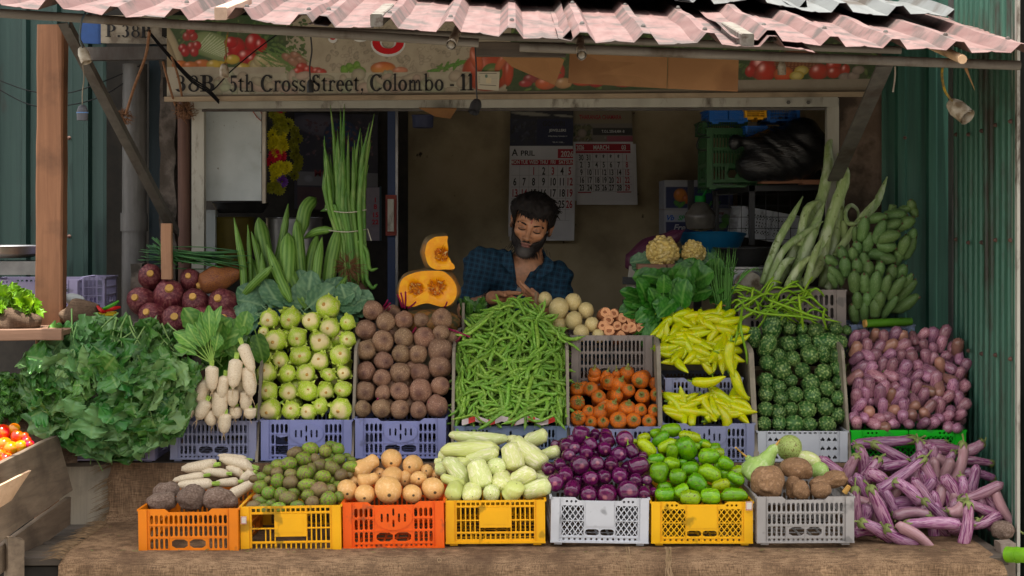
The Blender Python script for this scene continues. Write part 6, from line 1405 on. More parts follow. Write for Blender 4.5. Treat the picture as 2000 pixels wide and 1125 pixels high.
for bi, (bx, by) in enumerate(kb):
  c0 = P(bx, by, 6.05); mb = MB(); mb.c = []
  for i in range(18):
    dx, dy = rng.gauss(0,26), rng.gauss(0,22); px, py = bx+dx, by+dy; ox, oy = (px-kc[0])/165,(py-kc[1])/128; rr = math.hypot(ox, oy)
    if rr > .92: px, py = kc[0]+ox/rr*150, kc[1]+oy/rr*(104 if oy > 0 else 112); ox, oy = ox/rr*.92, oy/rr*.92; rr = .92
    lay = i/18; Y = 6.06-.12*(1-min(1, rr)**2)-.05*lay+rng.uniform(-.012,.02)+(.10 if py < 690 else 0)
    d = Vector((ox*.8+rng.uniform(-.8,.8),-.25+rng.uniform(-.6,.35),-oy*.8+rng.uniform(-.8,.45)-.15)); nrm = Vector((rng.uniform(-.9,.9),-1,.55+rng.uniform(-.9,.8)))
    s_ = rng.uniform(.5,.95); L0 = P(px, py, Y)-d.normalized()*.075*s_; lf_ = LB_k[rng.randrange(12)]; q = MB(); q.v = lf_.v; q.f = lf_.f; q.mi = lf_.mi; tint = rng.choice((0,0,0,.2,.5,.9,1.0)); q.c = [(c[0], tint, 0) for c in lf_.c]; mb.merge(q, frame_m(L0-c0, d, nrm) @ Matrix.Scale(s_, 4))
  for i in range(7):
    dx, dy = rng.gauss(0,24), rng.gauss(0,20); a_ = rng.uniform(-2.6,-.5); Y = 5.955+.10*min(1, math.hypot((bx+dx-kc[0])/165,(by+dy-kc[1])/128))**2; p_ = P(bx+dx, by+dy, Y)-c0; e_ = Vector((math.cos(a_),-.3, math.sin(a_)))*rng.uniform(.03,.06)
    n0 = len(mb.v); mb.tube([p_-e_+Vector((0,.03,0)), p_, p_+e_],[.0035,.003,.0018],5, cap=False); mb.c += [(1,0,0)]*(len(mb.v)-n0)
  mb.build('kale_bunch', M_leafk, label=f'ruffled dark green kale bunch, {wh[bi]} one of the left heap', cat='kale', group='kale bunches heaped at the left', angle=0, loc=c0)
mb = MB()     # stray big leaves hanging at the foot of the heap
o = thing('kale_leaves', 'broad kale leaves hanging down over the lavender crate at the foot of the heap', 'leaves', P(230,880,6.0))
for j, (px, py, a, s_) in enumerate(((300,832,-75,1.0),(225,840,-90,.7),(165,838,-110,.7),(130,830,-115,.7),(262,838,-60,.7),(75,805,200,.8),(75,700,165,.8),(330,795,-40,.85))):
  d = dirv(a, 10); mb = MB(); mb.merge(kleaf(60+j, .15,.15), frame_m(P(px, py, 5.95)-d*.07-o.location, d, (0,-1,.3)) @ Matrix.Scale(s_, 4)); mb.build('leaf', M_leafk, o, angle=0)
# radish bunch: roots
z_ = zc(0,560); Z = [(1552,675,47,100,90,6.02),(1632,742,42,95,78,6.03),(1718,640,50,115,84,6.02),(1815,528,44,118,112,6.03),(1480,770,50,98,70,6.06),(1825,700,52,118,100,6.04),(1610,865,58,110,84,6.05),(1705,815,45,72,92,6.05),(1800,835,46,80,85,6.06),(1480,905,50,85,62,6.05),(1382,925,42,60,60,6.07),(1545,965,48,62,100,6.07),(1645,1005,45,80,85,6.05),(1725,925,48,50,85,6.08),(1832,930,44,45,90,6.06),(1440,830,40,70,70,6.09),(1570,800,40,80,88,6.09),(1760,750,40,80,95,6.09)]
pts = [z_(q[0], q[1]) for q in Z]; lb = labels(pts, 5, 'cream white', 'hanging radish', 'left display', [q[2]+q[3] for q in Z])
for i, ((px, py), q) in enumerate(zip(pts, Z)):
  put('white_radish', ax_mat(P(px, py, q[5]), dirv(q[4], rng.uniform(-8,4)), S(2*q[2]*1.05/3.75, q[5]), S(2*q[3]*1.03/3.75, q[5]), rng.uniform(0,6)), lb[i], 'radish', 'white radishes hanging over the lavender crate')
def leafset(name, label, cat, specs, m, ref, group=None, **kw):
  """specs: (px, py, Y, angle, tilt, length, width) of each leaf, base point first"""
  c0 = P(*ref); mb = MB()
  for j, (px, py, Y, a, tl, L, W) in enumerate(specs):
    d = dirv(a, tl); k = dict(ruffle=.06, lobes=.05, curl=.35, fold=.1, petiole=.3); k.update(kw)
    mb.merge(leaf(L, W, j*7+int(px), **k), frame_m(P(px, py, Y)-c0, d, (rng.uniform(-.5,.5),-1,.5)))
  return mb.build(name, m, label=label, cat=cat, group=group, angle=0, loc=c0)
padl = lambda v: math.sin(math.pi*(.12+.84*v))**.9*(.35+.65*min(1, v*1.6))
leafset('radish_leaves', 'fan of long stalked radish leaves rising from the front radish', 'leaves', [(414,710,6.02,a,5,L,.055) for a, L in ((100,.20),(93,.22),(86,.22),(110,.17),(122,.18),(137,.19),(76,.12),(150,.16))], M_leafr, (414,710,6.02), prof=padl, petiole=.42)
leafset('radish_leaves', 'round radish leaves spread between the kale and the kohlrabi', 'leaves', [(rng.uniform(395,470), rng.uniform(660,720),6.08+rng.uniform(0,.04), rng.uniform(20,160), rng.uniform(-10,20), rng.uniform(.10,.16), rng.uniform(.06,.09)) for _ in range(26)], M_leafr, (430,690,6.1), petiole=.2)
leafset('radish_leaves', 'dark drooping radish leaves left of the plywood divider', 'leaves', [(rng.uniform(455,500), rng.uniform(625,690),6.16+rng.uniform(0,.05), rng.uniform(150,290), rng.uniform(-10,20), rng.uniform(.12,.17), rng.uniform(.06,.09)) for _ in range(20)], M_leafs, (475,650,6.2), petiole=.15)
leafset('kohlrabi_leaves', 'blue green kohlrabi leaves pushed up behind the top kohlrabi', 'leaves', [(rng.uniform(520,640), rng.uniform(596,612),6.46+rng.uniform(0,.05), rng.uniform(40,175), rng.uniform(-10,20), rng.uniform(.12,.17), rng.uniform(.08,.11)) for _ in range(22)], M_leafb, (590,605,6.5), petiole=.15, ruffle=.1)
leafset('kohlrabi_leaves', 'blue green leaves lying between the kohlrabi and the beetroots', 'leaves', [(rng.uniform(650,690), rng.uniform(585,620),6.46+rng.uniform(0,.05), rng.uniform(-30,110), rng.uniform(-10,20), rng.uniform(.08,.12), rng.uniform(.07,.09)) for _ in range(14)], M_leafb, (670,605,6.5), petiole=.15, ruffle=.1)
leafset('kohlrabi_leaves', 'dark leaves hanging left of the kohlrabi beside the blue crate', 'leaves', [(rng.uniform(480,515), rng.uniform(610,660),6.40+rng.uniform(0,.05), rng.uniform(170,240), rng.uniform(-10,20), rng.uniform(.10,.14), rng.uniform(.07,.09)) for _ in range(16)], M_leafb, (495,630,6.4), petiole=.15, ruffle=.12)
leafset('fallen_leaf', 'single fallen leaf lying on the sacking left of the orange crate', 'leaf', [(180,1096,5.60,18,0,.11,.035)], M_leafs, (180,1096,5.60), petiole=.1)
# RIDGE GOURDS, DRUMSTICKS, SNAKE GOURDS
def spline(ps, n):
  """Catmull-Rom through ps"""
  ps = [Vector(p) for p in ps]; ps = [2*ps[0]-ps[1]]+ps+[2*ps[-1]-ps[-2]]; out = []; segs = len(ps)-3
  for i in range(n+1):
    t_ = i/n*segs; k = min(int(t_), segs-1); f = t_-k; a, b, c, d = ps[k:k+4]
    out.append(.5*((2*b)+(c-a)*f+(2*a-5*b+4*c-d)*f*f+(3*b-a-3*c+d)*f**3))
  return out
def ridged(pts, rad, n=20, lobes=5, amp=.16):
  mb = MB(); m = len(pts); cols = []; x = None
  for i, p in enumerate(pts):
    t = (pts[min(i+1, m-1)]-pts[max(i-1,0)]).normalized()
    if x is None: x = t.cross(Vector((0,1,0))).normalized()
    x = (x-t*x.dot(t)).normalized(); y = t.cross(x)
    for k in range(n):
      a = 2*math.pi*k/n; h_ = abs(math.cos(a*lobes)); h_ = h_**4; r_ = rad[i]*(1-amp/2+amp*h_); mb.v.append(tuple(p+(x*math.cos(a)+y*math.sin(a))*r_)); cols.append((h_*.8,0,0))
  for i in range(m-1):
    for k in range(n): k2 = (k+1) % n; mb.f.append((i*n+k, i*n+k2,(i+1)*n+k2,(i+1)*n+k)); mb.mi.append(0)
  mb.f.append(tuple(range(n-1,-1,-1))); mb.f.append(tuple((m-1)*n+k for k in range(n))); mb.mi += [0,0]; mb.c = cols; return mb
lf = [((478,600),(474,520),(457,425),14,6.50,'slender'),((492,600),(488,510),(484,438),9,6.53,'thin'),((515,575),(504,500),(491,452),12,6.51,'thin'),((530,560),(516,480),(505,425),27,6.56,'blunt'),((535,535),(553,460),(563,398),14,6.60,'curved'),((558,570),(562,510),(563,455),32,6.50,'fat'),((592,570),(585,500),(579,428),22,6.53,'tapering'),((588,460),(596,410),(617,386),25,6.62,'bent'),
 ((614,590),(620,520),(629,463),17,6.47,'pale tipped'),((640,600),(645,520),(662,442),25,6.52,'broad'),((603,580),(606,520),(620,458),22,6.55,'dark'),((568,590),(545,540),(521,477),20,6.44,'slanting'),((536,600),(517,560),(511,492),18,6.46,'slim'),((532,520),(498,552),(465,588),15,6.42,'crossing'),((636,588),(658,570),(679,537),15,6.46,'short'),((490,625),(505,570),(488,500),24,6.54,'wide'),((600,605),(578,560),(562,520),28,6.48,'thick'),((650,448),(620,452),(592,466),15,6.58,'lying'),((545,600),(530,560),(540,500),26,6.56,'stout'),((628,605),(600,560),(612,500),24,6.60,'rear')]
for i, (a, b, c, w_, Y, nm) in enumerate(lf):
  n = 20; ps = spline([P(*a, Y), P(*b, Y+.02), P(*c, Y+.06)], n); r0 = S(w_/2, Y)
  rad = [r0*min(1,(.35+t_*3.2))*(1 if t_ < .62 else max(.10,1-((t_-.62)/.38)**(1.5 if w_ < 22 else 3)*.92)) for t_ in [k/n for k in range(n+1)]]
  p0 = ps[0].copy(); mb = ridged([p-p0 for p in ps], rad); o = mb.build('ridge_gourd', M_luffa, label=f'{nm} ridge gourd, {["first","second","third","fourth","fifth","sixth","seventh","eighth","ninth","tenth","eleventh","twelfth","thirteenth","fourteenth","fifteenth","sixteenth","seventeenth","eighteenth","nineteenth","twentieth"][sorted(range(20), key=lambda q: lf[q][2][0]).index(i)]} tip from left in the standing group', cat='ridge gourd', group='ridge gourds standing behind the kohlrabi', angle=0, loc=p0)
db = thing('drumstick_bundle', 'tall tied bundle of green drumstick pods standing behind the ridge gourds', 'drumsticks', P(685,555,6.62))
for i in range(60):
  u = rng.uniform(-1,1); v = rng.uniform(-1,1); bx = 690+u*26; tx = 676+u*38+rng.uniform(-6,6); top = rng.choice((rng.uniform(285,340), rng.uniform(300,420), rng.uniform(250,320)));
  if i < 6: top = (205,212,203,240,222,250)[i]; tx = (655,668,676,712,720,700)[i]; u = (tx-682)/40
  ex = tx+(u*8); Y = 6.60+v*.035; ps = spline([P(bx, 556+rng.uniform(-10,8), Y)-db.location, P(686+u*27,470, Y)-db.location, P(676+u*36,405, Y)-db.location, P(lerp(676+u*36, ex, .5)+rng.uniform(-5,5),(405+top)/2, Y+.01)-db.location, P(ex+rng.uniform(-5,5), top, Y+.02)-db.location],18)
  r0 = .0094*rng.uniform(.8,1.1); mb = MB(); mb.tube(ps, [r0*(min(1,.5+k*.3) if k < 15 else (1-(k-14)/4*.88))*(1+.07*math.sin(k*2.4+i)) for k in range(19)],7); mb.build('pod', M_drum, db, angle=0)
for pts_ in ([(712,515),(716,545),(727,562),(737,555)],[(700,470),(716,490),(722,525),(738,524)],[(705,480),(714,520),(718,556)]):
  mb = MB(); mb.tube(spline([P(*q, 6.57)-db.location for q in pts_],12),[.009]*8+[.0085,.008,.007,.005,.002],7); mb.build('pod', M_drum, db, angle=0)
for y0, x0, x1, tail in ((409,636,716,None),(447,630,718,(725,470))):
  mb = MB(); ps = [P(lerp(x0, x1, t_), y0+6*math.sin(t_*3.1),6.60-.045*math.sin(math.pi*t_)-.006)-db.location for t_ in [k/12 for k in range(13)]]
  if tail: ps.append(P(*tail, 6.56)-db.location)
  mb.tube(ps, .0022,5); mb.build('string', flat('string_white', (.5,.47,.38)), db)
sg = [([(1488,555),(1518,475),(1546,425),(1568,384)],16,6.58,'leftmost, standing alone with a crooked tip'),([(1515,560),(1562,475),(1600,400),(1617,330),(1619,282),(1636,263)],22,6.66,'tallest, its hooked tip touching the white door frame'),([(1497,560),(1530,490),(1572,455),(1608,432)],14,6.55,'slender, arching right across its neighbours'),([(1545,560),(1580,470),(1611,394)],25,6.61,'thick pale, ending among the middle ones'),([(1590,540),(1625,420),(1651,345),(1636,300)],23,6.65,'thick, curving up beside the iron brace'),([(1572,562),(1590,500),(1608,460)],15,6.54,'short pointed, in front of the thick ones'),([(1605,560),(1630,470),(1640,390),(1637,330)],22,6.68,'upright, behind the thick curving one'),([(1560,480),(1575,412),(1602,390)],17,6.63,'short dark topped, leaning left'),([(1673,437),(1656,435),(1651,415),(1662,401),(1676,414),(1672,450)],9,6.64,'thin, rolled into a loop'),([(1688,425),(1712,395),(1733,345)],16,6.70,'rightmost, pointing at the green wall'),([(1630,500),(1680,430),(1710,388)],15,6.66,'slim, reaching over the banana bunch'),([(1535,562),(1562,520),(1588,497)],15,6.52,'short, low at the front'),([(1648,430),(1652,510),(1642,565)],15,6.69,'straight, hanging behind the loop'),([(1615,565),(1650,525),(1690,480)],20,6.62,'pale, lying low behind the bananas'),([(1508,560),(1532,515),(1553,503)],15,6.53,'stubby, low at the left'),([(1560,562),(1600,520),(1625,450)],20,6.60,'middle, half hidden under the thick ones')]
for i, (ps_, w_, Y, nm) in enumerate(sg):
  n = 26; ps = spline([P(x, y, Y+.03*k) for k, (x, y) in enumerate(ps_)], n); r0 = S(w_/2, Y); p0 = ps[0].copy()
  mb = MB(); mb.tube([p-p0 for p in ps],[r0*(min(1,.7+k*.1) if k < 13 else max(.14,1-((k-13)/13)**1.6*.88))*(1+.05*math.sin(k*1.9+i)) for k in range(n+1)],12); mb.build('snake_gourd', M_snake, label=f'pale snake gourd, {nm}', cat='snake gourd', group='snake gourds leaning at the right', angle=0, loc=p0)
# BANANAS
bf = []
for s_ in range(4):
  b = body(pl((0,.22),(.15,.42),(.6,.5),(.88,.34),(.95,.16),(1,.12)),14,16,.015,2, s_+150, lobes=4, lobe=.05, bend=.25+.12*s_); q = MB(); e = (.25-.08)*(.25+.12*s_); q.tube([(e*.85,0,.455),(e*.98,0,.50),(e,0,.525)],[.12,.085,.05],8)
  bf.append((b.mesh('banana', M_banana, angle=0), q.mesh('banana_tip', M_bantip)))
def bunch(lab, specs, Y0, ref):
  z_ = zc(1500,300,2.812); o = thing('banana_bunch', lab, 'bananas', P(*z_(*ref), Y0+.06), 'green banana bunches on the blue grey crate'); bpy.context.view_layer.update()
  for i, (zx, zy, L, w_, a) in enumerate(specs):
    px, py = z_(zx, zy); Y = Y0-.05+.05*(math.hypot(zx-ref[0], zy-ref[1])/150)+(i % 3)*.012; v = i % 4; d = dirv(a, 22)
    M = Matrix.Translation(-o.location) @ ax_mat(P(px, py, Y), d, S(w_*1.18/2.812, Y), S(max(L*1.2, w_*1.75)/2.812, Y), math.pi/2 if i % 2 else -math.pi/2)
    c = bpy.data.objects.new('banana', bf[v][0]); col.objects.link(c); c.parent = o; c.matrix_local = M; t_ = bpy.data.objects.new('tip', bf[v][1]); col.objects.link(t_); t_.parent = c
  mb = MB(); mb.tube(spline([(0,0,-.10),(.01,.02,0),(.02,.0,.12)],8),[.022,.028,.028,.026,.024,.022,.02,.018,.016],9); mb.build('stalk', M_banstalk, o)
bunch('lower bunch of stubby green bananas resting on the blue grey crate', [(345,590,80,50,150),(375,665,120,50,130),(410,560,95,55,115),(355,690,80,40,120),(425,625,110,60,100),(470,560,90,50,105),(490,620,80,52,100),(530,590,90,50,100),(550,640,100,60,95),(475,700,110,60,95),(530,715,110,52,97),(590,715,130,60,88),(615,640,90,48,85),(645,725,120,52,80),(680,660,90,60,75),(700,735,130,55,60),(735,650,80,55,60),(755,750,140,52,50),(770,700,80,40,60),(490,800,80,50,95),(545,800,75,50,92),(615,800,75,55,88),(470,880,110,50,105),(530,865,95,50,95),(592,850,110,56,90),(665,840,130,45,60),(755,830,150,60,35)],6.52,(590,740))
bunch('upper bunch of stubby green bananas leaning on the green wall', [(525,415,130,55,85),(610,425,120,55,70),(550,495,110,58,75),(665,450,100,60,20),(650,510,95,60,-10),(600,550,80,60,0),(655,580,65,55,-20),(600,350,90,50,15),(700,340,110,60,5),(755,380,95,60,35),(685,395,90,55,20),(745,305,70,40,20),(790,285,60,45,110),(800,315,60,45,-60),(720,555,110,60,70),(745,495,90,60,75),(780,520,130,50,70),(480,440,80,35,95),(490,520,60,50,100),(790,450,70,50,80),(700,600,80,50,60)],6.56,(660,440))
mb = MB(); a, b = P(1691,632,6.46), P(1780,628,6.50); mb.tube([a, a.lerp(b,.5), b],[.017,.018,.016],12); o = mb.build('plantain_log', mat('banana_stem_green', (.10,.24,.03),(.07,.17,.025),scale=12), label='thick green banana stem lying under the bunches with a pale cut end', cat='stem'); q = MB(); q.tube([a-(b-a).normalized()*.008, a+(b-a).normalized()*.001],.0165,12); q.build('cut_end', M_cut, o)
# banana flowers
Z = [(293,540,25,31,0,0),(331,578,31,38,0,0),(372,546,21,24,0,0),(432,542,38,26,1,-160),(275,587,26,30,0,0),(382,591,27,31,0,0),(436,592,28,30,0,0),(297,616,25,15,0,0),(343,624,28,19,0,0),(395,622,24,18,0,0),(446,624,22,18,0,0),(315,560,20,20,0,0)]
nm_ = ['topmost left','biggest, in the middle','small, behind the biggest','brown, lying at the top right','leftmost of the middle row','right of the biggest','rightmost of the middle row','lowest left','lowest, below the biggest','lowest, left of the last one','lowest right','wedged at the back']
for i, (px, py, rx, ry, k, a) in enumerate(Z):
  Y = 6.42+(625-py)*.0012+(.06 if i == 11 else 0); d = Vector((rng.uniform(-.35,.35),-1, rng.uniform(.25,.6))).normalized() if not k else dirv(a, 15); w_ = S(2*rx*1.05, Y)
  M = ax_mat(P(px, py, Y)-(d*w_*.25 if not k else Vector()), d, w_, w_*1.5) if not k else ax_mat(P(px, py, Y), d, S(2*ry, Y), S(2*rx*1.25, Y))
  put('banana_flower' if not k else 'banana_flower_brown', M, f'maroon banana flower, {nm_[i]} of the pile by the stake' if not k else 'brown streaked banana flower lying at the top right of the maroon pile', 'banana flower', 'banana flowers piled by the stake')
put('banana_flower_dark', ax_mat(P(1280,485,6.86), dirv(212,5),.125,.32,0), 'dark maroon banana flower lying behind the cauliflowers', 'banana flower')
# leek greens behind them
mb = MB(); c0 = P(380,500,6.55)
for i in range(46):
  a = rng.uniform(-6,10); x0 = rng.uniform(268,330); y0 = rng.uniform(478,520); x1 = rng.uniform(430,492); y1 = rng.uniform(488,530); Y = 6.52+rng.uniform(-.04,.06)
  if i < 8: x0, y0 = rng.uniform(283,310), rng.uniform(462,480); x1, y1 = rng.uniform(330,400), rng.uniform(505,520)
  ps = spline([P(x0, y0, Y)-c0, P((x0+x1)/2,(y0+y1)/2+rng.uniform(-6,6), Y-.02)-c0, P(x1, y1, Y)-c0],8); mb.tube(ps, [.004,.008,.010,.011,.011,.011,.010,.009,.008],6, flat=.22)
mb.build('leek_greens', M_leek, label='bundle of long flat leek leaves lying behind the banana flowers', cat='leeks', angle=0, loc=c0)
# PUMPKINS
M_rind = mat('pumpkin_rind', (.42,.20,.07),(.22,.14,.07),(.14,.11,.06), scale=6, rough=.45, rnd=0, stretch=(2,2,2), bump=.3, bs=25)
M_flesh = mat('pumpkin_flesh', (.85,.39,.010),(.83,.34,.010),(.88,.44,.02), scale=22, rough=.4, rnd=0, bump=.15, bs=120)
M_pulp = mat('pumpkin_pulp', (.70,.20,.010),(.38,.09,.01),(.80,.32,.03), scale=45, rough=.4, rnd=0, bump=.8, bs=90, bd=.004)
M_seed = mat('pumpkin_seed', (.70,.50,.25),(.55,.36,.14), scale=30, rough=.5, rnd=0)
def pumpkin_piece(name, label, outline, ctr, Y, depth, bulge, cavs, shift=(0,0)):
  """outline: pixel points of the cut face; the rind swells out behind it"""
  o = thing(name, label, 'pumpkin', P(ctr[0], ctr[1], Y)); L0 = o.location; n = len(outline); ps = spline([(x, y, 0) for x, y in outline+outline[:1]],72)[:-1]; n = 72
  ring = lambda s_, y_, sx=0, sy=0: [P(ctr[0]+(p.x-ctr[0])*s_+sx, ctr[1]+(p.y-ctr[1])*s_+sy, Y)-L0+Vector((0,y_,0)) for p in ps]
  fl = MB(); rings = []
  for s_ in (.975,.8,.6,.4,.2):
    rg = ring(s_, 0);
    for k, v in enumerate(rg):
      q = ((v+L0).x/Y*F+1000, HOR-((v+L0).z-HC)/Y*F); dp = 0
      for cx, cy, rx, ry in cavs: e = math.hypot((q[0]-cx)/rx, (q[1]-cy)/ry); dp = max(dp, .03*max(0,1-e*e)**.6)
      rg[k] = v+Vector((0, dp+.0008*mnoise.noise(v*60),0))
    rings.append(rg)
  vs = [v for rg in rings for v in rg]+[Vector((0,0,0))]; fs = []
  for j in range(4):
    for k in range(n): fs.append((j*n+k, j*n+(k+1)%n, (j+1)*n+(k+1)%n, (j+1)*n+k))
  for k in range(n): fs.append((4*n+k, 4*n+(k+1)%n, 5*n))
  fl.add(vs, fs); fl.build('flesh', M_flesh, o, angle=0)
  rd = MB(); prof = [(.975,0),(1.0,.002)]+[(1+bulge*math.sin(t_*math.pi*.5),.01+depth*.45*t_) for t_ in (.2,.4,.6,.8,1)]+[((1+bulge)*math.cos(t_*math.pi/2), depth*.45+.01+depth*.55*math.sin(t_*math.pi/2)) for t_ in (.25,.45,.65,.8,.92,.99)]
  vs = []; fs = []
  for s_, y_ in prof:
    rg = ring(s_, y_, shift[0]*y_/depth, shift[1]*y_/depth); vs += [v*(1+.02*math.cos(k*2*math.pi*9/n)*min(1, y_*20)) for k, v in enumerate(rg)]
  for j in range(len(prof)-1):
    for k in range(n): fs.append((j*n+k, (j+1)*n+k, (j+1)*n+(k+1)%n, j*n+(k+1)%n))
  rd.add(vs, fs); rd.build('rind', M_rind, o, angle=0)
  pu = MB(); sd_ = MB()
  for cx, cy, rx, ry in cavs:
    for i in range(70):
      a = rng.uniform(0,6.3); r0 = rng.uniform(.2,.75); r1 = r0+rng.uniform(.15,.4); q0 = P(cx+rx*r0*math.cos(a), cy+ry*r0*math.sin(a), Y)-L0; q1 = P(cx+rx*r1*math.cos(a+rng.uniform(-.4,.4)), cy+ry*r1*math.sin(a+.1), Y)-L0
      pu.tube([q0+Vector((0,.022*(1-r0),0)), q0.lerp(q1,.5)+Vector((0,.004,0)), q1+Vector((0,.002,0))],[.0022,.002,.001],5, cap=False)
    for i in range(12):
      a = rng.uniform(0,6.3); r0 = rng.uniform(.35,.85); q0 = P(cx+rx*r0*math.cos(a), cy+ry*r0*math.sin(a), Y)-L0+Vector((0,.003,0)); d = Vector((math.cos(a+1),0,math.sin(a+1)))
      sd_.tube([q0-d*.006, q0, q0+d*.006],[.001,.0035,.0015],6, flat=.5)
  pu.build('pulp', M_pulp, o, angle=0); sd_.build('seeds', M_seed, o, kind='stuff'); return o
pumpkin_piece('cut_pumpkin', 'wide half pumpkin with orange flesh and two seed hollows, below the smaller piece', [(777,570),(782,548),(797,536),(822,529),(845,528),(868,530),(885,545),(893,562),(892,580),(882,595),(866,600),(850,597),(836,593),(822,595),(806,600),(790,597),(780,586)],(836,566),6.46,.17,.085,[(812,563,16,15),(853,562,19,18)])
pumpkin_piece('cut_pumpkin', 'smaller cut pumpkin piece with a torn right edge, balanced on the half pumpkin', [(829,494),(834,474),(848,463),(862,461),(875,461),(874,470),(876,485),(875,498),(879,505),(882,512),(888,519),(887,526),(868,527),(850,527),(836,517)],(856,496),6.47,.15,.13,[(862,497,15,15)], shift=(-14,0))
b = body(P_ell(2.3),44,22,.02,2,210, lobes=9, lobe=.05); o = custom('whole_pumpkin', b.mesh('whole_pumpkin', mat('pumpkin_green', (.10,.09,.04),(.30,.15,.06),(.08,.075,.04),scale=5,rnd=0), angle=0), ax_mat(P(836,632,6.53),(0,.15,1),.27,.115), 'whole brownish pumpkin under the wide half, partly hidden by the beetroots', 'pumpkin')
# CAULIFLOWERS, SPINACH, CHIVES, THIN BEANS
def cauli(px, py, r, lab, seed):
  Y = 6.62; o = thing('cauliflower', lab, 'cauliflower', P(px, py, Y)); R0 = S(r, Y); mb = MB(); rr_ = random.Random(seed)
  base = body(P_ell(2.1),30,20,.03,3, seed);
  for v in base.v: mb.v.append(tuple(Vector(v)*R0*1.75))
  mb.f = base.f; mb.mi = base.mi; base2 = mb; ga = 2.39996
  for i in range(230):
    zz = 1-2*(i+.5)/260; q = math.sqrt(1-zz*zz); d = Vector((q*math.cos(ga*i), q*math.sin(ga*i), zz)); d = (d+Vector((rr_.gauss(0,.09), rr_.gauss(0,.09), rr_.gauss(0,.09)))).normalized()
    if d.y > .45: continue
    c = d*R0*(.86+.16*mnoise.noise(d*2.4)); s_ = R0*rr_.uniform(.07,.19); m0 = len(mb.v)
    oc = [Vector(u_) for u_ in ((1,0,0),(-1,0,0),(0,1,0),(0,-1,0),(0,0,1),(0,0,-1))]; b6 = MB(); b6.tube([c-d*s_*.4, c+d*s_*.25, c+d*s_*.75, c+d*s_*.95],[s_, s_*1.05, s_*.75, s_*.3],7); mb.merge(b6)
  mb.build('curd', mat('cauliflower_curd', (.62,.48,.20),(.50,.37,.14),(.70,.57,.30), scale=60, rough=.8, rnd=0, bump=.7, bs=150, bd=.003), o, angle=0)
  lv = MB()
  for j in range(7): a = 190+j*27+rr_.uniform(-12,12); d = dirv(a, rr_.uniform(-15,20)); lv.merge(leaf(R0*1.5, R0*1.0, seed+j, .12,.1,-.3,.15, petiole=.05), frame_m(d*R0*.55+Vector((0,.02,-R0*.2)), d, (0,-1,.5)))
  for j in range(0): d = dirv(60+60*j, -10); lv.merge(leaf(R0*1.1, R0*.6, seed+20+j, .12,.1,.6,.15, petiole=.05), frame_m(d*R0*.6+Vector((0,-.01,0)), d, (0,-1,.3)))
  lv.build('leaves', M_leafb, o, angle=0)
cauli(1294,492,32, 'left yellowish cauliflower with a leaf across it, on the small wooden stand', 300); cauli(1354,493,24, 'right yellowish cauliflower, the smaller one on the small wooden stand', 310)
leafset('spinach_bunch', 'glossy green spinach bunch with pale buds, upper leaves in front of the wooden stand', 'spinach', [(rng.uniform(1285,1385), rng.uniform(545,590),6.50+rng.uniform(-.04,.04), rng.uniform(10,180), rng.uniform(5,40), rng.uniform(.10,.15), rng.uniform(.07,.10)) for _ in range(34)], M_leafs, (1330,570,6.5), 'spinach bunches beside the cut roots', petiole=.2, ruffle=.05)
leafset('spinach_bunch', 'glossy green spinach bunch, lower leaves beside the cut pink roots', 'spinach', [(rng.uniform(1262,1340), rng.uniform(575,625),6.44+rng.uniform(-.03,.04), rng.uniform(80,250), rng.uniform(5,40), rng.uniform(.10,.16), rng.uniform(.06,.09)) for _ in range(34)], M_leafs, (1290,600,6.45), 'spinach bunches beside the cut roots', petiole=.15, ruffle=.05)
leafset('dark_leaves', 'small dark pointed leaves between the pumpkin and the bean heap', 'leaves', [(rng.uniform(905,950), rng.uniform(598,640),6.56+rng.uniform(-.03,.04), rng.uniform(40,140), rng.uniform(5,40), rng.uniform(.04,.06), rng.uniform(.02,.03)) for _ in range(60)], M_leafs, (925,620,6.56), petiole=.05, ruffle=.03)
mb = MB(); c0 = P(1410,610,6.52)
for i in range(110):
  u = rng.uniform(-1,1); Y = 6.48+rng.uniform(-.03,.03); ty = rng.uniform(480,550); ps = spline([P(1413+u*14,622, Y)-c0, P(1412+u*15,590, Y)-c0, P(1408+u*24,540, Y)-c0, P(1408+u*rng.uniform(20,40)+rng.uniform(-8,8), ty, Y+.02)-c0],9); mb.tube(ps, [.0028]*6+[.0024,.0019,.0013,.0005],5, cap=False)
for i in range(5): mb.tube(spline([P(1420,590,6.45)-c0, P(1440,555,6.43)-c0, P(1450+i*6,535-i*3,6.43)-c0, P(1462+i*6,522+i*3,6.43)-c0],8),[.0026]*6+[.0018,.0012,.0006],5, cap=False)
ch = mb.build('chive_bundle', M_chive, label='upright tied bundle of thin green chives behind the peppers', cat='chives', angle=0, loc=c0)
mb = MB(); mb.tube([P(lerp(1391,1430,t_),593+3*t_+2*math.sin(3*t_),6.48-.035*math.sin(math.pi*t_))-c0 for t_ in [k/8 for k in range(9)]],.0024,5); mb.build('tie', mat('rubber_band', (.35,.17,.11)), ch)
for i in range(46):
  x0 = rng.uniform(1440,1600); y0 = rng.uniform(570,632); Y = 6.42+(632-y0)*.0012+rng.uniform(-.02,.02); a = rng.uniform(-40,60); L = rng.uniform(45,85)
  p0 = P(x0, y0, Y); ps = [P(x0+L*(t_-.5)*math.cos(R(a))+8*math.sin(t_*3+i), y0-L*(t_-.5)*math.sin(R(a))-rng.uniform(6,22)*math.sin(math.pi*t_), Y-.02*math.sin(math.pi*t_))-p0 for t_ in (0,.33,.66,1)]
  mb = MB(); mb.tube(spline(ps, 12),[.0025]+[.0046]*10+[.004,.0015],7); mb.build('thin_bean', M_yard, label='long thin yellow green bean in the tangle above the bitter gourds', cat='bean', group='thin beans tangled above the bitter gourds', angle=0, loc=p0)
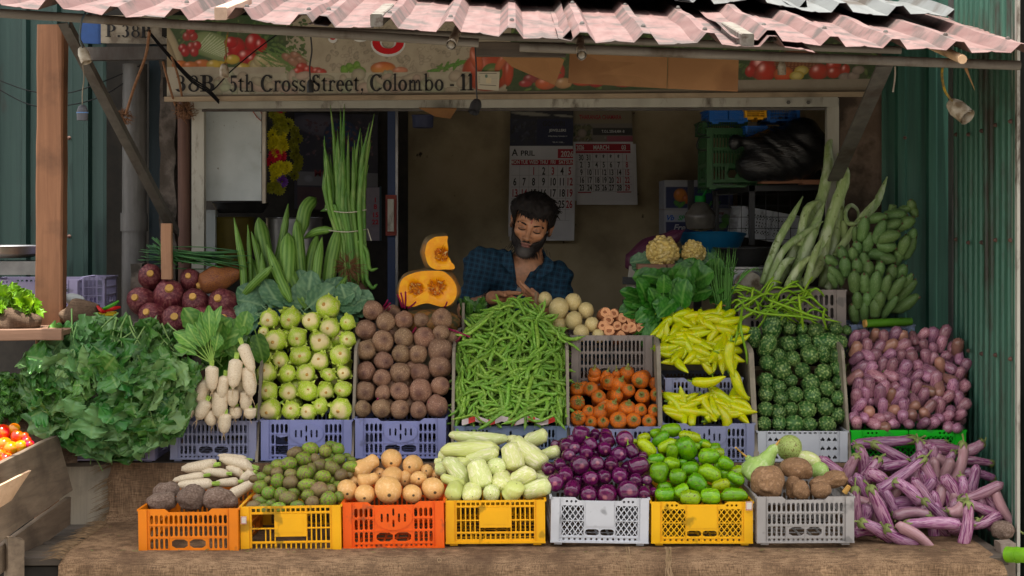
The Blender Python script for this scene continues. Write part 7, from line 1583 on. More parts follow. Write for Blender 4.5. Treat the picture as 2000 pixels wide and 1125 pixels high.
for i, (ps_, lab) in enumerate((([(1450,595),(1447,640),(1458,690),(1459,712)],'long thin bean hanging between the peppers and the bitter gourds'),([(1470,610),(1448,625),(1440,650),(1436,672)],'thin bean curling down onto the yellow peppers'),([(1560,575),(1563,600),(1567,625),(1569,645)],'short thin bean dangling over the right side of the bitter gourds'),([(1500,585),(1540,600),(1590,618),(1644,630)],'longest thin bean stretching right in front of the grey brown crate'),([(1450,600),(1490,612),(1560,618),(1600,626)],'thin bean lying flat above the top bitter gourds'),([(1610,605),(1608,620),(1614,640)],'bent thin bean end above the rightmost bitter gourd'))):
  p0 = P(*ps_[0],6.36); mb = MB(); mb.tube(spline([P(x, y, 6.36 if y < 640 else 6.26)-p0 for x, y in ps_],14),[.003]+[.0052]*11+[.0045,.003,.001],7); mb.build('thin_bean', M_yard, label=lab, cat='bean', angle=0, loc=p0)
# INSIDE THE SHOP
def frame_at(o, u=(1,0,0), v=(0,0,1)): return (Vector(o), Vector(u), Vector(v))
Mp = lambda c, n='paper_tint': flat(n, c)
M_paper = mat('calendar_paper', (.66,.65,.67),(.58,.57,.59), scale=4, rough=.6, rnd=0)
def calendar(name, lab, x0, x1, yt, ym, yb, Y, tilt, month, rows, hdr, head, red, top, sub=None, small=None, year=None, fs=1.0):
  o = thing(name, lab, 'calendar', P((x0+x1)/2, yt, Y)); L = o.location; k = (x1-x0)/100.0
  q = lambda px, py, dy=0: P(px+(py-yt)*tilt, py, Y)+Vector((0, dy, 0))-L
  def box4(nm, a, b, c, d, m, y0=0, th=.004):
    mb = MB(); f_ = [q(a, b, y0), q(c, b, y0), q(c, d, y0), q(a, d, y0)]; r_ = [v+Vector((0, th, 0)) for v in f_]; mb.add(f_+r_, [(3,2,1,0),(4,5,6,7),(0,1,5,4),(1,2,6,5),(2,3,7,6),(3,0,4,7)]); return mb.build(nm, m, o, smooth=False)
  box4('page', x0, ym, x1, yb, M_paper); box4('back_pages', x0+3, ym+4, x1+6, yb+8, M_paper, .006)
  im = Paint(int((x1-x0)*.6), int((ym-yt)*.6),(.02,.022,.05), x0, yt, .6); top(im); canvas('picture', q(x0,yt,-.001), q(x1,yt,-.001), q(x1,ym,-.001), q(x0,ym,-.001), im.im, M_printd, o)
  rd = MB(); bk = MB(); wt = MB(); hx = rows['hx']
  rr = lambda a, b, c, d, mb: mb.quad(q(a, d, -.0015), q(c, d, -.0015), q(c, b, -.0015), q(a, b, -.0015))
  for a, b, c, d in red: rr(a, b, c, d, rd)
  def tx(mb, s_, px, py, hpx, bold=.0, sx=1.0, al='CENTER', dy=-.0025):
    sz = S(hpx, Y)/.70; text_into(mb, s_, sz, (q(px, py, dy), Vector((1,0,0)), Vector((-tilt,0,1))),0,0, bold*sz, al, sx)
  for s_, px, py, h_, w_, col_ in head: tx({'k':bk,'r':rd,'w':wt}[col_], s_, px, py, h_, .02, w_)
  for y, row in rows['d']:
    for (s_, c), px in zip(row, hx):
      if s_: tx(rd if c == 'r' else bk, s_, px, y, rows['h'],.022, rows['sx'])
  for y in rows['lines']: pass
  gl = MB()
  for y in rows['lines']: gl.quad(q(x0+4, y+.5,-.0012), q(x1-4, y+.5,-.0012), q(x1-4, y, -.0012), q(x0+4, y, -.0012))
  for a, b in zip(hx, hx[1:]): m_ = (a+b)/2; gl.quad(q(m_, rows['lines'][-1],-.0012), q(m_+.5, rows['lines'][-1],-.0012), q(m_+.5, rows['lines'][0],-.0012), q(m_, rows['lines'][0],-.0012))
  gl.build('ruling', Mp((.25,.22,.25), 'ruling'), o, smooth=False)
  if rd.f: rd.build('red_print', M_inkred, o, smooth=False)
  if bk.f: bk.build('black_print', M_ink, o, smooth=False)
  if wt.f: wt.build('white_print', M_inkw, o, smooth=False)
  return o
def top1(im):
  im.rect(990,215,1140,232,(.02,.02,.03)); im.ell(1035,222,40,4,(.35,.33,.28),4,0); im.ell(1100,226,22,2.5,(.35,.33,.28),5,0); im.speck(1000,232,1050,275,40,(.01,.012,.02),(.05,.05,.09),4); im.rect(1048,232,1140,280,(.010,.014,.055))
k = 'k'; r = 'r'
row = lambda s_, reds=(): [(t_, 'r' if (i in reds or i == 6) else 'k') for i, t_ in enumerate(s_.split(','))]
hx1 = [1008,1026,1044.5,1064,1082,1100,1115]
calendar('wall_calendar', 'large April 2026 wall calendar with a dark picture top, behind the man', 997,1120,214,285,462,8.20,-.018, 'APRIL',
  dict(hx=hx1, h=14.5, sx=.62, lines=[322,342,365,387,409,430], d=[(341,row(',,1,2,3,4,5',(2,4))),(362,row('6,7,8,9,10,11,12')),(384,row('13,14,15,16,17,18,19',(0,1))),(406,row('20,21,22,23,24,25,26')),(428,row('27,28,29,30,,,'))]),
  None, [('A',1007,304,13,.9,k),('PRIL',1032,304,10,1.05,k),('2026',1109,306,11,.78,'w')]+[(d_, x_, 320,7,.78, 'w') for d_, x_ in zip(('MON','TUE','WED','THU','FRI','SAT','SUN'), hx1)]+[('JEWELLERS',1090,257,5,.95,'w'),('GOWRI',1082,246,9,1.0,k),('24 Sea Street, Colombo 11',1090,267,2.4,1.0,'w'),('TEL 011 2 436 ...',1092,279,2.4,1.0,'w')],
  [(1091,291,1121,309,),(1001,312,1121,322)], top1)
def top2(im):
  im.rect(1118,214,1240,300,(.20,.17,.15)); im.rect(1118,214,1240,240,(.24,.20,.13)); im.speck(1120,245,1150,272,90,(.02,.05,.02),(.22,.20,.10),4); im.ell(1135,258,9,9,(.30,.24,.20),0,0); im.rect(1156,248,1236,262,(.03,.03,.03)); im.rect(1182,264,1236,273,(.34,.08,.12)); im.speck(1124,266,1182,274,16,(.3,.28,.24),(.2,.1,.08),3)
hx2 = [1132,1147,1162,1176,1190,1205,1221]
calendar('wall_calendar', 'smaller March 2026 wall calendar with a produce picture, right of the April one', 1118,1234,214,277,392,8.24,.03, 'MARCH',
  dict(hx=hx2, h=11, sx=.62, lines=[297,316,330,345,360,374], d=[(313,row('30,31,*,*,*,*,1')),(327,row('2,3,4,5,6,7,8')),(342,row('9,10,11,12,13,14,15')),(357,row('16,17,18,19,20,21,22',(5,))),(372,row('23,24,25,26,27,28,29'))]),
  None, [('THARANGA CHAMARA',1172,233,8.5,.64,'r'),('T.O.L 255-8,484 -8',1196,259,5,.8,'w'),('2026',1131,292,8.5,.62,'w'),('MARCH',1172,292,8.5,.75,'w'),('03',1216,292,8.5,.75,'w')],[(1122,281,1229,294),(1122,295,1229,299),(1124,375,1150,377),(1200,374,1228,376)], top2)
# picture poster, switch box and small calendar in the left half
pp = Paint(100,120,(.020,.018,.035),570,215,.62); pp.ell(625,240,60,22,(.10,.09,.13),8,0); pp.ell(660,262,36,36,(.015,.04,.12),0,0); pp.ell(655,272,16,24,(.06,.035,.03),0,0); pp.speck(590,230,720,300,120,(.06,.05,.09),(.12,.05,.06),3); pp.rect(575,332,735,360,(.13,.13,.15)); pp.rect(575,362,735,410,(.05,.02,.03)); pp.ell(597,346,11,9,(.2,.2,.24),0,0)
ps_o = thing('wall_poster', 'dark printed poster with a pale band, in the shade behind the drumstick bundle', 'poster', P(655,220,7.9)); L_ = ps_o.location
canvas('print', P(575,220,7.9)-L_, P(738,224,7.9)-L_, P(738,412,7.9)-L_, P(575,408,7.9)-L_, pp.im, M_printd, ps_o); mb = MB(); mb.box((P(574,0,7.9)-L_).x and (P(574,300,7.9)-L_).to_tuple() and (P(574,412,7.905)-L_).to_tuple() or (0,0,0),(P(739,218,7.915)-L_).to_tuple()); mb.build('backing', M_dark, ps_o)
mb = MB(); text_into(mb, 'MO', S(14,7.9)/.7,(P(613,345,7.895)-L_, Vector((1,0,0)), Vector((0,0,1))),0,0,.0004, 'LEFT'); mb.build('lettering', flat('dull_red', (.16,.03,.04)), ps_o, smooth=False)
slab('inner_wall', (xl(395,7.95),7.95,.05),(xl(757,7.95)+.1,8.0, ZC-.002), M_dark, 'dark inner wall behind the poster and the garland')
o = thing('small_calendar', 'small calendar sheet with red numbers and a blue edge, half behind the drumsticks', 'calendar', P(735,370,7.6)); L_ = o.location
mb = MB(); mb.box((P(715,470,7.6)-L_).to_tuple(),(P(741,366,7.606)-L_).to_tuple()); mb.build('page', flat('page_pale', (.22,.19,.22)), o, smooth=False); mb = MB(); mb.box((P(741,470,7.598)-L_).to_tuple(),(P(745,364,7.606)-L_).to_tuple()); mb.build('edge', M_bluepaint, o, smooth=False)
mb = MB(); [text_into(mb, t_, S(9,7.6)/.7,(P(733,y,7.595)-L_, Vector((1,0,0)), Vector((0,0,1))),0,0,.001, 'CENTER') for t_, y in (('1',395),('8',408),('15',424),('22',438))]; mb.build('numbers', M_inkred, o, smooth=False)
o = thing('switch_box', 'white electrical box with a red brown surround on the navy post', 'box', P(765,420,7.2)); L_ = o.location
mb = MB(); mb.box((P(753,460,7.22)-L_).to_tuple(),(P(775,381,7.24)-L_).to_tuple()); mb.build('surround', flat('surround_red', (.20,.04,.03)), o); mb = MB(); mb.box((P(757,452,7.19)-L_).to_tuple(),(P(770,389,7.225)-L_).to_tuple()); mb.build('cover', M_white, o)
# white board leaf behind the frame
o = thing('white_board', 'large dirty white board inside the frame at the left, a red mark in its corner', 'board', P(460,300,6.88)); L_ = o.location
mb = MB(); mb.box((P(402,392,6.88)-L_).to_tuple(),(P(512,209,6.90)-L_).to_tuple()); mb.build('panel', M_board, o); mb = MB(); mb.box((P(512,397,6.87)-L_).to_tuple(),(P(521,207,6.905)-L_).to_tuple()); mb.build('edge_strip', mat('strip_pale',(.42,.37,.31),(.34,.29,.24),rnd=0), o)
mb = MB(); mb.tube(spline([P(*q, 6.875)-L_ for q in ((490,211),(497,222),(504,231),(510,236))],10),.006,6, flat=.25); mb.tube(spline([P(*q, 6.875)-L_ for q in ((494,210),(505,212),(511,222))],8),.005,6, flat=.25); mb.build('red_mark', flat('mark_red', (.5,.09,.03)), o)
# garland
o = thing('flower_garland', 'hanging garland of yellow, red and purple artificial flowers beside the white board', 'garland', P(545,208,7.0)); bpy.context.view_layer.update()
GM = {'y': flat('petal_yellow', (.50,.44,.03)), 'g': flat('petal_olive', (.22,.22,.03)), 'r': flat('petal_red', (.42,.015,.04)), 'p': flat('petal_purple', (.10,.03,.20))}
def flower(c, R0, d, m, n=14):
  mb = MB(); d = Vector(d).normalized(); x = d.orthogonal().normalized(); y = d.cross(x)
  for ring, (rr_, up) in enumerate(((1,.15),(.75,.45),(.45,.7))):
    for k_ in range(n): a = 2*math.pi*k_/n+ring*.3; e = (x*math.cos(a)+y*math.sin(a)); s_ = e.cross(d)*R0*.22; p0 = e*R0*.15; p1 = e*R0*rr_+d*R0*up*.5; pm = p0.lerp(p1,.6)+d*R0*.1; mb.add([p0, pm+s_, p1, pm-s_],[(0,1,2,3)])
  mb.build('flower', GM[m], o, smooth=False, loc=c)
yy = 212; seq = 'rggggggyyyyyrrryyyypgg'
for i, cc in enumerate(seq):
  for j in range(2): c = P(546+rng.uniform(-12,12)-(1-j)*4+j*8, yy+rng.uniform(-3,3),6.98+.02*j)-o.location; flower(c, .030,(rng.uniform(-.6,.6),-1, rng.uniform(-.6,.2)), cc)
  yy += 7.4
o = thing('flower_garland', 'dim olive garland hanging further back, right of the brighter one', 'garland', P(578,250,7.3)); bpy.context.view_layer.update()
for i in range(12): flower(P(576+rng.uniform(-8,8),255+i*8,7.3)-o.location, .026,(rng.uniform(-.6,.6),-1,0), 'g', 10)
# things in the dark left half
def pot(name, px, pyt, pyb, Y, wpx, m, lab, cat, taper=.85, rim=True, parts=None, tilt=0, th=.004):
  c = P(px, pyb, Y); w_ = S(wpx, Y)/2; h_ = S(pyb-pyt, Y); o = thing(name, lab, cat, c); n = 32; mb = MB(); pr = [(w_*taper*.02,0),(w_*taper*.9,0),(w_*taper,h_*.06),(w_*(taper+1)/2,h_*.5),(w_,h_),(w_+th,h_+.002),(w_-th,h_),(w_*(taper+1)/2-th,h_*.5),(w_*taper-th,h_*.1),(w_*taper*.02,h_*.08)]
  for r_, z in pr:
    for k_ in range(n): mb.v.append((r_*math.cos(2*math.pi*k_/n), r_*math.sin(2*math.pi*k_/n), z))
  for j in range(len(pr)-1):
    for k_ in range(n): mb.f.append((j*n+k_, j*n+(k_+1)%n, (j+1)*n+(k_+1)%n, (j+1)*n+k_)); mb.mi.append(0)
  mb.build('bowl', m, o, angle=50)
  if rim: rm = MB(); rm.tube([(w_*math.cos(2*math.pi*k_/n), w_*math.sin(2*math.pi*k_/n), h_) for k_ in range(n+1)], th*.9,6, cap=False); rm.build('rim', m, o)
  if tilt: o.rotation_euler = (R(tilt),0,0)
  return o
slab('inner_shelf', (xl(398,7.2),7.05,1.13),(xl(640,7.2),7.45,1.15), M_dark, 'dark inner shelf carrying the tubs and pots at the left', cat='shelf')
pot('yellow_tub', 452,425,545,7.22,90, flat('tub_yellow', (.10,.075,.012)), 'dark yellow plastic tub in the shade under the white board', 'tub')
pot('steel_pot', 575,426,545,7.25,110, M_steel, 'wide steel pot with a bright rim behind the ridge gourds', 'pot', .95)
slab('white_box', (xl(403,7.12),7.1,1.15),(xl(422,7.12),7.16, P(0,410,7.1).z), M_board, 'narrow pale plastic box at the left edge under the white board', cat='box')
pot('black_pan', 470,396,416,7.2,110, M_black, 'black pan stacked over the yellow tub', 'pan', .8)
pot('plastic_tub', 826,226,250,7.9,42, flat('tub_blue', (.10,.11,.19)), 'small cloudy bluish plastic tub hanging under the ceiling', 'tub', .95)
# right half: shelf, crates, bag, basin
M_shelf = flat('black_steel', (.018,.018,.02),.4)
o = thing('steel_shelf', 'black angle steel shelf frame carrying the black bag and the green basket', 'shelf', P(1540,475,7.2)); L_ = o.location
for nm, a, b, w_ in (('post',P(1468,478,7.15),P(1468,362,7.15),.026),('post',P(1606,478,7.15),P(1606,362,7.15),.024),('rail',P(1462,368,7.15),P(1612,366,7.15),.026),('post',P(1398,478,7.55),P(1398,372,7.55),.028),('rail',P(1398,378,7.55),P(1466,368,7.16),.026),('post',P(1349,440,7.6),P(1349,352,7.6),.028)):
  mb = MB(); mb.bar(a-L_, b-L_, w_, w_, up=(0,1,0)); mb.build(nm, M_shelf, o, smooth=False)
mb = MB()
for i in range(9): mb.bar(P(1400+i*24,375,7.3)-L_, P(1400+i*24,475,7.3)-L_, .003,.003, up=(0,1,0))
for j in range(5): mb.bar(P(1400,380+j*22,7.3)-L_, P(1610,380+j*22,7.3)-L_, .003,.003, up=(0,1,0))
mb.build('wire_mesh', M_shelf, o, smooth=False)
slab('rear_panel', (xl(1440,7.9),7.88,.9),(xl(1625,7.9),7.90,1.95), M_dark, 'dark panel behind the steel shelf', cat='panel')
for i, (a, b, y) in enumerate(((1483,1562,354),(1563,1609,356))): plank(P(a,y,7.12), P(b,y,7.12),.12,.022, seed=i).build('wood_plank', mat_wood('shelf_plank', (.24,.10,.05),(.33,.15,.08),0), label=['reddish wooden plank under the left part of the black bag','reddish wooden plank end beside the white frame, under the black bag'][i], cat='plank')
bk_ = crate(1380,1500,250,366,7.18,'slot_small','basket','dark green plastic basket on the shelf, left of the black bag', d_=.34, group='baskets stored on the shelf', side='slot_small')
crate(1372,1460,236,262,7.24,'slot_small','basket','dark green basket rim with wire handles above the larger green basket', d_=.3, group='baskets stored on the shelf')
crate(1385,1460,212,238,7.14,'lattice_full','azure','bright blue plastic crate above the green baskets, behind the lintel', d_=.3, group='baskets stored on the shelf')
crate(1498,1562,212,236,7.12,'slot_small','azure','dark blue plastic crate end above the black bag', d_=.3, group='baskets stored on the shelf')
crate(1456,1499,246,262,7.10,'slot_small','azure','small piece of blue crate between the green basket and the bag', d_=.1, group='baskets stored on the shelf')
crate(1455,1497,214,230,7.10,'slot_small','yellow','yellow crate end between the two blue crates under the lintel', d_=.2, group='baskets stored on the shelf')
crate(1436,1565,412,470,7.42,'lattice_full','white','whitish lattice crate tipped on its side inside the steel shelf', d_=.3, roll=10, group='baskets stored on the shelf')
mb = MB()
for px, y0 in ((1372,238),(1372,268)): mb.tube(spline([P(px+14,y0,7.12),P(px-6,y0+2,7.10),P(px-10,y0+22,7.10),P(px+8,y0+26,7.10)],12),.003,5)
mb.build('wire_handles', M_shelf, label='thin dark wire handles sticking out left of the green baskets', cat='handles')
def bagfn(p):
  d = sd_ell(p, (.02,0,.0),(.19,.12,.125)); d = smin(d, sd_ell(p, (-.08,0,-.05),(.13,.12,.085)),.04); d = smin(d, sd_ell(p, (.10,0,.06),(.09,.10,.10)),.05); d = smin(d, sd_cap(p, (-.12,-.02,.05),(-.20,-.04,.045),.03,.016),.03); d = smin(d, sd_ell(p, (-.215,-.04,.045),(.03,.03,.035)),.012)
  w1 = p[...,0]*.55+p[...,2]*1.3; d = d+.005*np.sin(w1*31+5*np.sin(p[...,0]*11+5*p[...,2]))*np.sin(p[...,0]*17+p[...,1]*20+2)+.003*np.sin(w1*75+7*np.sin(p[...,0]*13+9*p[...,2]))*np.sin(p[...,0]*26)
  return smax(d, -(p[...,2]+.125),.01)
mb = nets(bagfn, (-.28,-.18,-.15),(.26,.18,.19),.0075); Mbag, t_, b_ = new_mat('black_bag_plastic'); b_.inputs['Base Color'].default_value = (.012,.012,.013,1); setin(b_, Roughness=.22); bumpn(t_, b_, noise(t_, coords(t_, (6,6,30), False),2.2,5,.6,1.5),.5,.012)
mb.build('bin_bag', Mbag, label='shiny black plastic bag stuffed full, knotted at its left end, on the shelf', cat='bag', angle=0, loc=P(1527,300,7.08))
# cartons
def carton(nm, lab, x0, y0, x1, y1, Y, sidepx, pf, txts):
  o = thing(nm, lab, 'carton', P((x0+x1)/2, y1, Y), 'printed fruit cartons'); L_ = o.location; im = Paint(int((x1-x0)*.6), int((y1-y0)*.6),(.30,.31,.36), x0, y0,.6); pf(im)
  q = lambda px, py, dy=0: P(px, py, Y)+Vector((0,dy,0))-L_
  mb = MB(); a = q(x0,y1,.001); b = q(x1,y0,.001); mb.box((a.x,.001,a.z),(b.x,.30,b.z)); mb.build('box', flat('carton_pale', (.30,.31,.36)), o, smooth=False)
  canvas('front_print', q(x0,y0,-.001), q(x1,y0,-.001), q(x1,y1,-.001), q(x0,y1,-.001), im.im, M_printd, o)
  for s_, px, py, h_, cc in txts: mb = MB(); text_into(mb, s_, S(h_, Y)/.7,(q(px, py, -.003), Vector((1,0,0)), Vector((0,0,1))),0,0,.001, 'CENTER', shear=.3); mb.build('lettering', flat('carton_ink', cc), o, smooth=False)
  return o
def pf1(im):
  im.rect(1300,360,1440,404,(.015,.025,.10)); im.rect(1296,352,1440,364,(.32,.33,.38)); im.rect(1296,404,1440,412,(.34,.34,.38)); im.ell(1328,380,13,13,(.55,.18,.02),0,.1); im.ell(1340,388,9,9,(.5,.13,.02),0,.1); im.ell(1322,396,8,5,(.05,.22,.03),40,0); im.ell(1331,398,9,4,(.06,.25,.03),-40,0); im.rect(1355,372,1440,388,(.02,.03,.13))
def pf2(im):
  im.rect(1296,412,1440,420,(.34,.34,.38)); im.rect(1300,420,1440,432,(.30,.33,.42)); im.rect(1300,433,1440,455,(.012,.02,.09)); im.rect(1296,455,1440,462,(.30,.3,.34)); im.ell(1418,428,12,10,(.08,.28,.04),30,0); im.ell(1410,440,9,7,(.10,.30,.05),-30,0)
carton('fruit_carton', 'printed fruit carton with orange fruits on navy, the upper one of two', 1298,352,1432,409,7.8,0, pf1,[('ples',1396,399,9,(.08,.3,.06)),('EXPORT',1378,377,6,(.05,.25,.08))])
carton('fruit_carton', 'printed fruit carton with green and blue lettering, the lower one of two', 1298,410,1432,462,7.8,0, pf2,[('Vb',1308,430,10,(.02,.08,.35)),('SP',1330,430,9,(.05,.3,.08)),('Fre',1326,450,12,(.45,.45,.5)),('PTE',1408,419,4,(.2,.05,.05))])
# water bottle, basin, pan, weighing scale, stand
Mglass = mat('cloudy_plastic', (.16,.15,.13),(.12,.11,.10), rough=.2, rnd=0, coat=.3)
o = thing('water_bottle', 'cloudy round water bottle with a green cap in front of the cartons', 'bottle', P(1368,452,7.5)); L_ = o.location
mb = body(pl((0,.44),(.5,.5),(.8,.3),(.95,.16),(1,.15)),24,20,0); h_ = S(62,7.5); q = MB(); q.v = [(v[0]*S(62,7.5), v[1]*S(62,7.5),(v[2]+.5)*h_) for v in mb.v]; q.f = mb.f; q.mi = mb.mi; q.build('bottle_body', Mglass, o); mb = MB(); mb.tube([(0,0,h_*.93),(0,0,h_*1.12)],.026,16); mb.tube([(.012,0,h_*1.1),(.03,0,h_*1.3)],[.006,.003],6); mb.build('cap', flat('cap_green', (.02,.25,.05)), o)
pot('blue_basin', 1390,458,505,7.0,132, plastic('basin_blue', (.012,.085,.17)), 'wide blue plastic basin behind the cauliflowers', 'basin', .72, th=.006, tilt=-4)
pot('iron_pan', 1452,484,520,6.82,118, M_black, 'dark iron pan resting on the weighing scale', 'pan', .55, th=.004)
o = thing('weighing_scale', 'old steel weighing scale with a round dial, half hidden by the chives', 'scale', P(1458,590,6.78)); L_ = o.location
mb = MB(); mb.box((-.085,-.05,0),(.085,.12,.14)); mb.build('body', M_steel, o); mb = MB(); mb.tube([(0,-.052,.07),(0,-.062,.07)],.062,24); mb.build('dial', M_cream, o); mb = MB(); mb.tube([(0,-.050,.07),(0,-.064,.07)],.068,24, cap=False); mb.build('dial_ring', M_steel, o); mb = MB(); mb.box((-.11,-.06,.143),(.11,.13,.152)); mb.build('platform', M_steel, o)
o = thing('wooden_stand', 'small dark stand with two reddish planks on top, under the cauliflowers', 'stand', P(1310,620,6.66)); L_ = o.location
for i, (a, b) in enumerate(((1243,1298),(1300,1372))): plank(P(a,520,6.62)-L_, P(b,521,6.62)-L_, .16,.022, seed=20+i).build('top_plank', mat_wood('stand_plank', (.16,.08,.05),(.26,.13,.08),0), o)
for px in (1252,1290,1362): mb = MB(); mb.bar(P(px,527,6.66)-L_, P(px,640,6.66)-L_, .032,.032, up=(0,1,0)); mb.build('leg', M_black, o, smooth=False)
o = thing('white_stool_leg', 'worn whitish plastic stool with dark clamps, left of the wooden stand', 'stool', P(1230,640,6.74)); L_ = o.location
mb = MB(); mb.bar(P(1222,640,6.74)-L_, P(1237,520,6.74)-L_, .035,.03, up=(0,1,0)); mb.bar(P(1236,525,6.74)-L_, P(1246,640,6.76)-L_, .012,.03, up=(0,1,0)); mb.build('leg', M_white, o, smooth=False)
for y in (548,592): mb = MB(); mb.bar(P(1216,y,6.72)-L_, P(1243,y,6.72)-L_, .03,.03); mb.build('clamp', M_black, o, smooth=False)
mb = MB(); c0 = P(678,520,6.56)
for i in range(140): d = Vector((rng.gauss(.2,1), rng.gauss(-.3,.6), rng.gauss(-.1,1))).normalized(); p0 = d*.02; mb.tube([p0, p0+d*.03+Vector((rng.uniform(-.01,.01),0,-.004)), p0+d*rng.uniform(.045,.065)+Vector((rng.uniform(-.02,.02),0,-.01))],[.0012,.001,.0006],4, cap=False)
mb.build('root_tuft', mat('hairy_root', (.18,.09,.045),(.12,.06,.035), rnd=0, rough=.9), label='hairy brown root tuft lying between the ridge gourds and the drumsticks', cat='root', loc=c0)
sack = nets(lambda p: smin(sd_ell(p, (0,0,0),(.085,.07,.10)), sd_ell(p, (.03,0,-.05),(.07,.06,.07)),.04)+.008*np.sin(p[...,0]*60+p[...,2]*25)*np.sin(p[...,2]*40),(-.13,-.11,-.15),(.15,.11,.13),.008)
sack.build('cloth_bag', flat('bag_brown', (.11,.065,.045)), label='brown cloth bag slumped behind the kohlrabi leaves, right of the drumsticks', cat='bag', angle=0, loc=P(683,585,6.62))
# crumbling slab beside the banana flowers
rough_col('stone_slab', xl(255,6.5), xl(276,6.5),6.50,6.60,1.0, P(0,516,6.5).z, M_conc, .010, 'rough grey stone slab standing left of the banana flowers', 'slab', 12)
# LAMP HOLDERS, CABLES, ROPES
def holder(nm, lab, px, py, Y, h_, m, tilt=0, wk=.62, ring=None, yaw=0):
  o = thing(nm, lab, 'lamp holder', P(px, py, Y), 'lamp holders hanging under the roof'); H = S(h_, Y); r_ = H*wk*.5; n = 18; mb = MB()
  mb.tube([(0,0,H*.5),(0,0,H*.42),(0,0,H*.2),(0,0,H*.14),(0,0,H*.10),(0,0,-H*.45),(0,0,-H*.5)],[r_*.35,r_*.7,r_*.95,r_*.95,r_*1.05,r_,r_*1.02], n, cap=False); mb.tube([(0,0,-H*.5),(0,0,-H*.1)],[r_*.82,r_*.8], n, cap=False); mb.build('body', m, o)
  mb = MB(); mb.disc((0,0,-H*.15),(0,0,-1), r_*.8, n); mb.tube([(0,0,-H*.3),(0,0,-H*.15)], r_*.25,8); mb.build('contact', M_black, o)
  if ring: mb = MB(); mb.tube([(0,0,H*.02),(0,0,-H*.04)], r_*1.12, n); mb.build('ring', ring, o)
  o.rotation_euler = (R(yaw), R(tilt),0); return o
holder('lamp_holder', 'speckled cream lamp holder by the top of the diagonal brace', 164,107,5.52,34, M_cream, -22,.62, None, -12)
holder('lamp_holder', 'dark grey lamp holder with a blue spot, hanging lowest at the left', 161,220,5.6,30, flat('holder_grey', (.09,.09,.10)),0,.7, flat('holder_blue', (.12,.22,.42)))
holder('lamp_holder', 'dirty white lamp holder hanging over the yellow peppers on the sign', 438,138,6.3,28, M_cream, 0,.62)
holder('lamp_holder', 'black lamp holder hanging over the words Cross Street', 606,168,6.3,25, M_black, 0,.55)
holder('lamp_holder', 'dark grey lamp holder hanging under the lintel in front of the wall', 929,207,6.2,30, flat('holder_dark', (.05,.05,.055)),18,.72, None, -30)
holder('lamp_holder', 'large dirty white lamp holder hanging before the green wall at the right', 1872,214,5.6,54, M_cream, -38,.62, None, -42)
holder('lamp_holder', 'small cream lamp holder in front of the basket printed on the sign', 1527,133,6.3,26, M_cream, 0,.62)
def cable(nm, lab, pts, r_, m, cat='cable', grp=None, n=30):
  ps = spline([P(*q) for q in pts], n); p0 = ps[0].copy(); mb = MB(); mb.tube([p-p0 for p in ps], r_, 6, cap=False); return mb.build(nm, m, label=lab, cat=cat, group=grp, loc=p0)
Mcw = mat('cable_pale', (.24,.21,.16),(.15,.12,.09), rnd=0); Mcy = mat('cable_yellow', (.34,.22,.03),(.12,.08,.03), scale=40, rnd=0); Mcb = mat('cable_dull_blue', (.05,.08,.10),(.08,.09,.09), rnd=0)
cable('lamp_cable', 'dull blue cable wrapped over the pipe and down to the cream lamp holder', [(170,20,5.40),(160,40,5.38),(156,75,5.45),(162,95,5.52)],.0035, Mcb)
cable('lamp_cable', 'pale thin cable from the cream holder down to the grey one', [(160,115,5.52),(164,150,5.56),(161,180,5.6),(161,206,5.6)],.002, Mcw)
cable('lamp_cable', 'yellow brown cable holding the white lamp holder over the sign', [(445,62,6.3),(441,90,6.3),(442,112,6.3),(438,126,6.3)],.0035, Mcy)
cable('lamp_cable', 'black twisted cable holding the black lamp holder over the sign', [(607,72,6.3),(609,100,6.3),(605,130,6.3),(606,157,6.3)],.0035, M_black)
cable('lamp_cable', 'dark cable hanging from the roof to the holder under the lintel', [(928,92,6.15),(930,130,6.15),(930,165,6.18),(932,196,6.2)],.0035, M_black)
cable('lamp_cable', 'yellow and brown frayed cable of the large white lamp holder', [(1841,130,5.5),(1840,150,5.55),(1846,178,5.6),(1862,200,5.6)],.0045, Mcy)
cable('cord_end', 'short whitish cord end hanging from the right roof pipe', [(1748,130,5.42),(1748,150,5.42),(1744,180,5.42)],.003, Mcw, 'cord')
cable('hanging_strip', 'tapering orange brown strip hanging from the pipe at the far right', [(1886,133,5.42),(1893,150,5.42),(1904,176,5.42)],[.006*(1-k_/33) for k_ in range(31)], mat('strip_orange', (.30,.17,.06),(.2,.11,.05)), 'strip')
M_wire = mat('wire_black', (.012,.012,.013), rough=.9, rnd=0, spec=.1)
cable('black_wire', 'thin black wire sagging across the left green wall, upper one', [(-20,150,6.85),(60,178,6.86),(130,182,6.86),(200,160,6.86),(275,128,6.80)],.0025, M_wire, 'wire')
cable('black_wire', 'thin black wire sagging across the left green wall, lower one', [(-20,165,6.84),(60,205,6.85),(130,206,6.85),(200,187,6.85),(275,140,6.80)],.0025, M_wire, 'wire')
for i in range(3): cable('black_wire', ['uppermost black wire of the bundle crossing the number 38B','middle black wire of the bundle crossing the number 38B','lowest black wire of the bundle crossing the number 38B'][i],[(292,62+i*2,6.6),(325,100+i*3,6.62),(370,148+i*4,6.64),(405,172+i*4,6.64),(428,196+i*3,6.66)],.0035, M_wire, 'wire', 'wire bundle')
cable('black_wire', 'black wire rising from the number 38B towards the roof over the red peppers', [(385,168,6.6),(412,178,6.6),(450,140,6.58),(500,98,6.5),(540,68,6.4)],.0028, M_wire, 'wire')
cable('rusty_rope', 'twisted rusty rope hanging from the roof down to the drain pipe', [(292,60,6.2),(284,110,6.4),(262,170,6.6),(246,222,6.7)],.006, M_rope, 'rope')
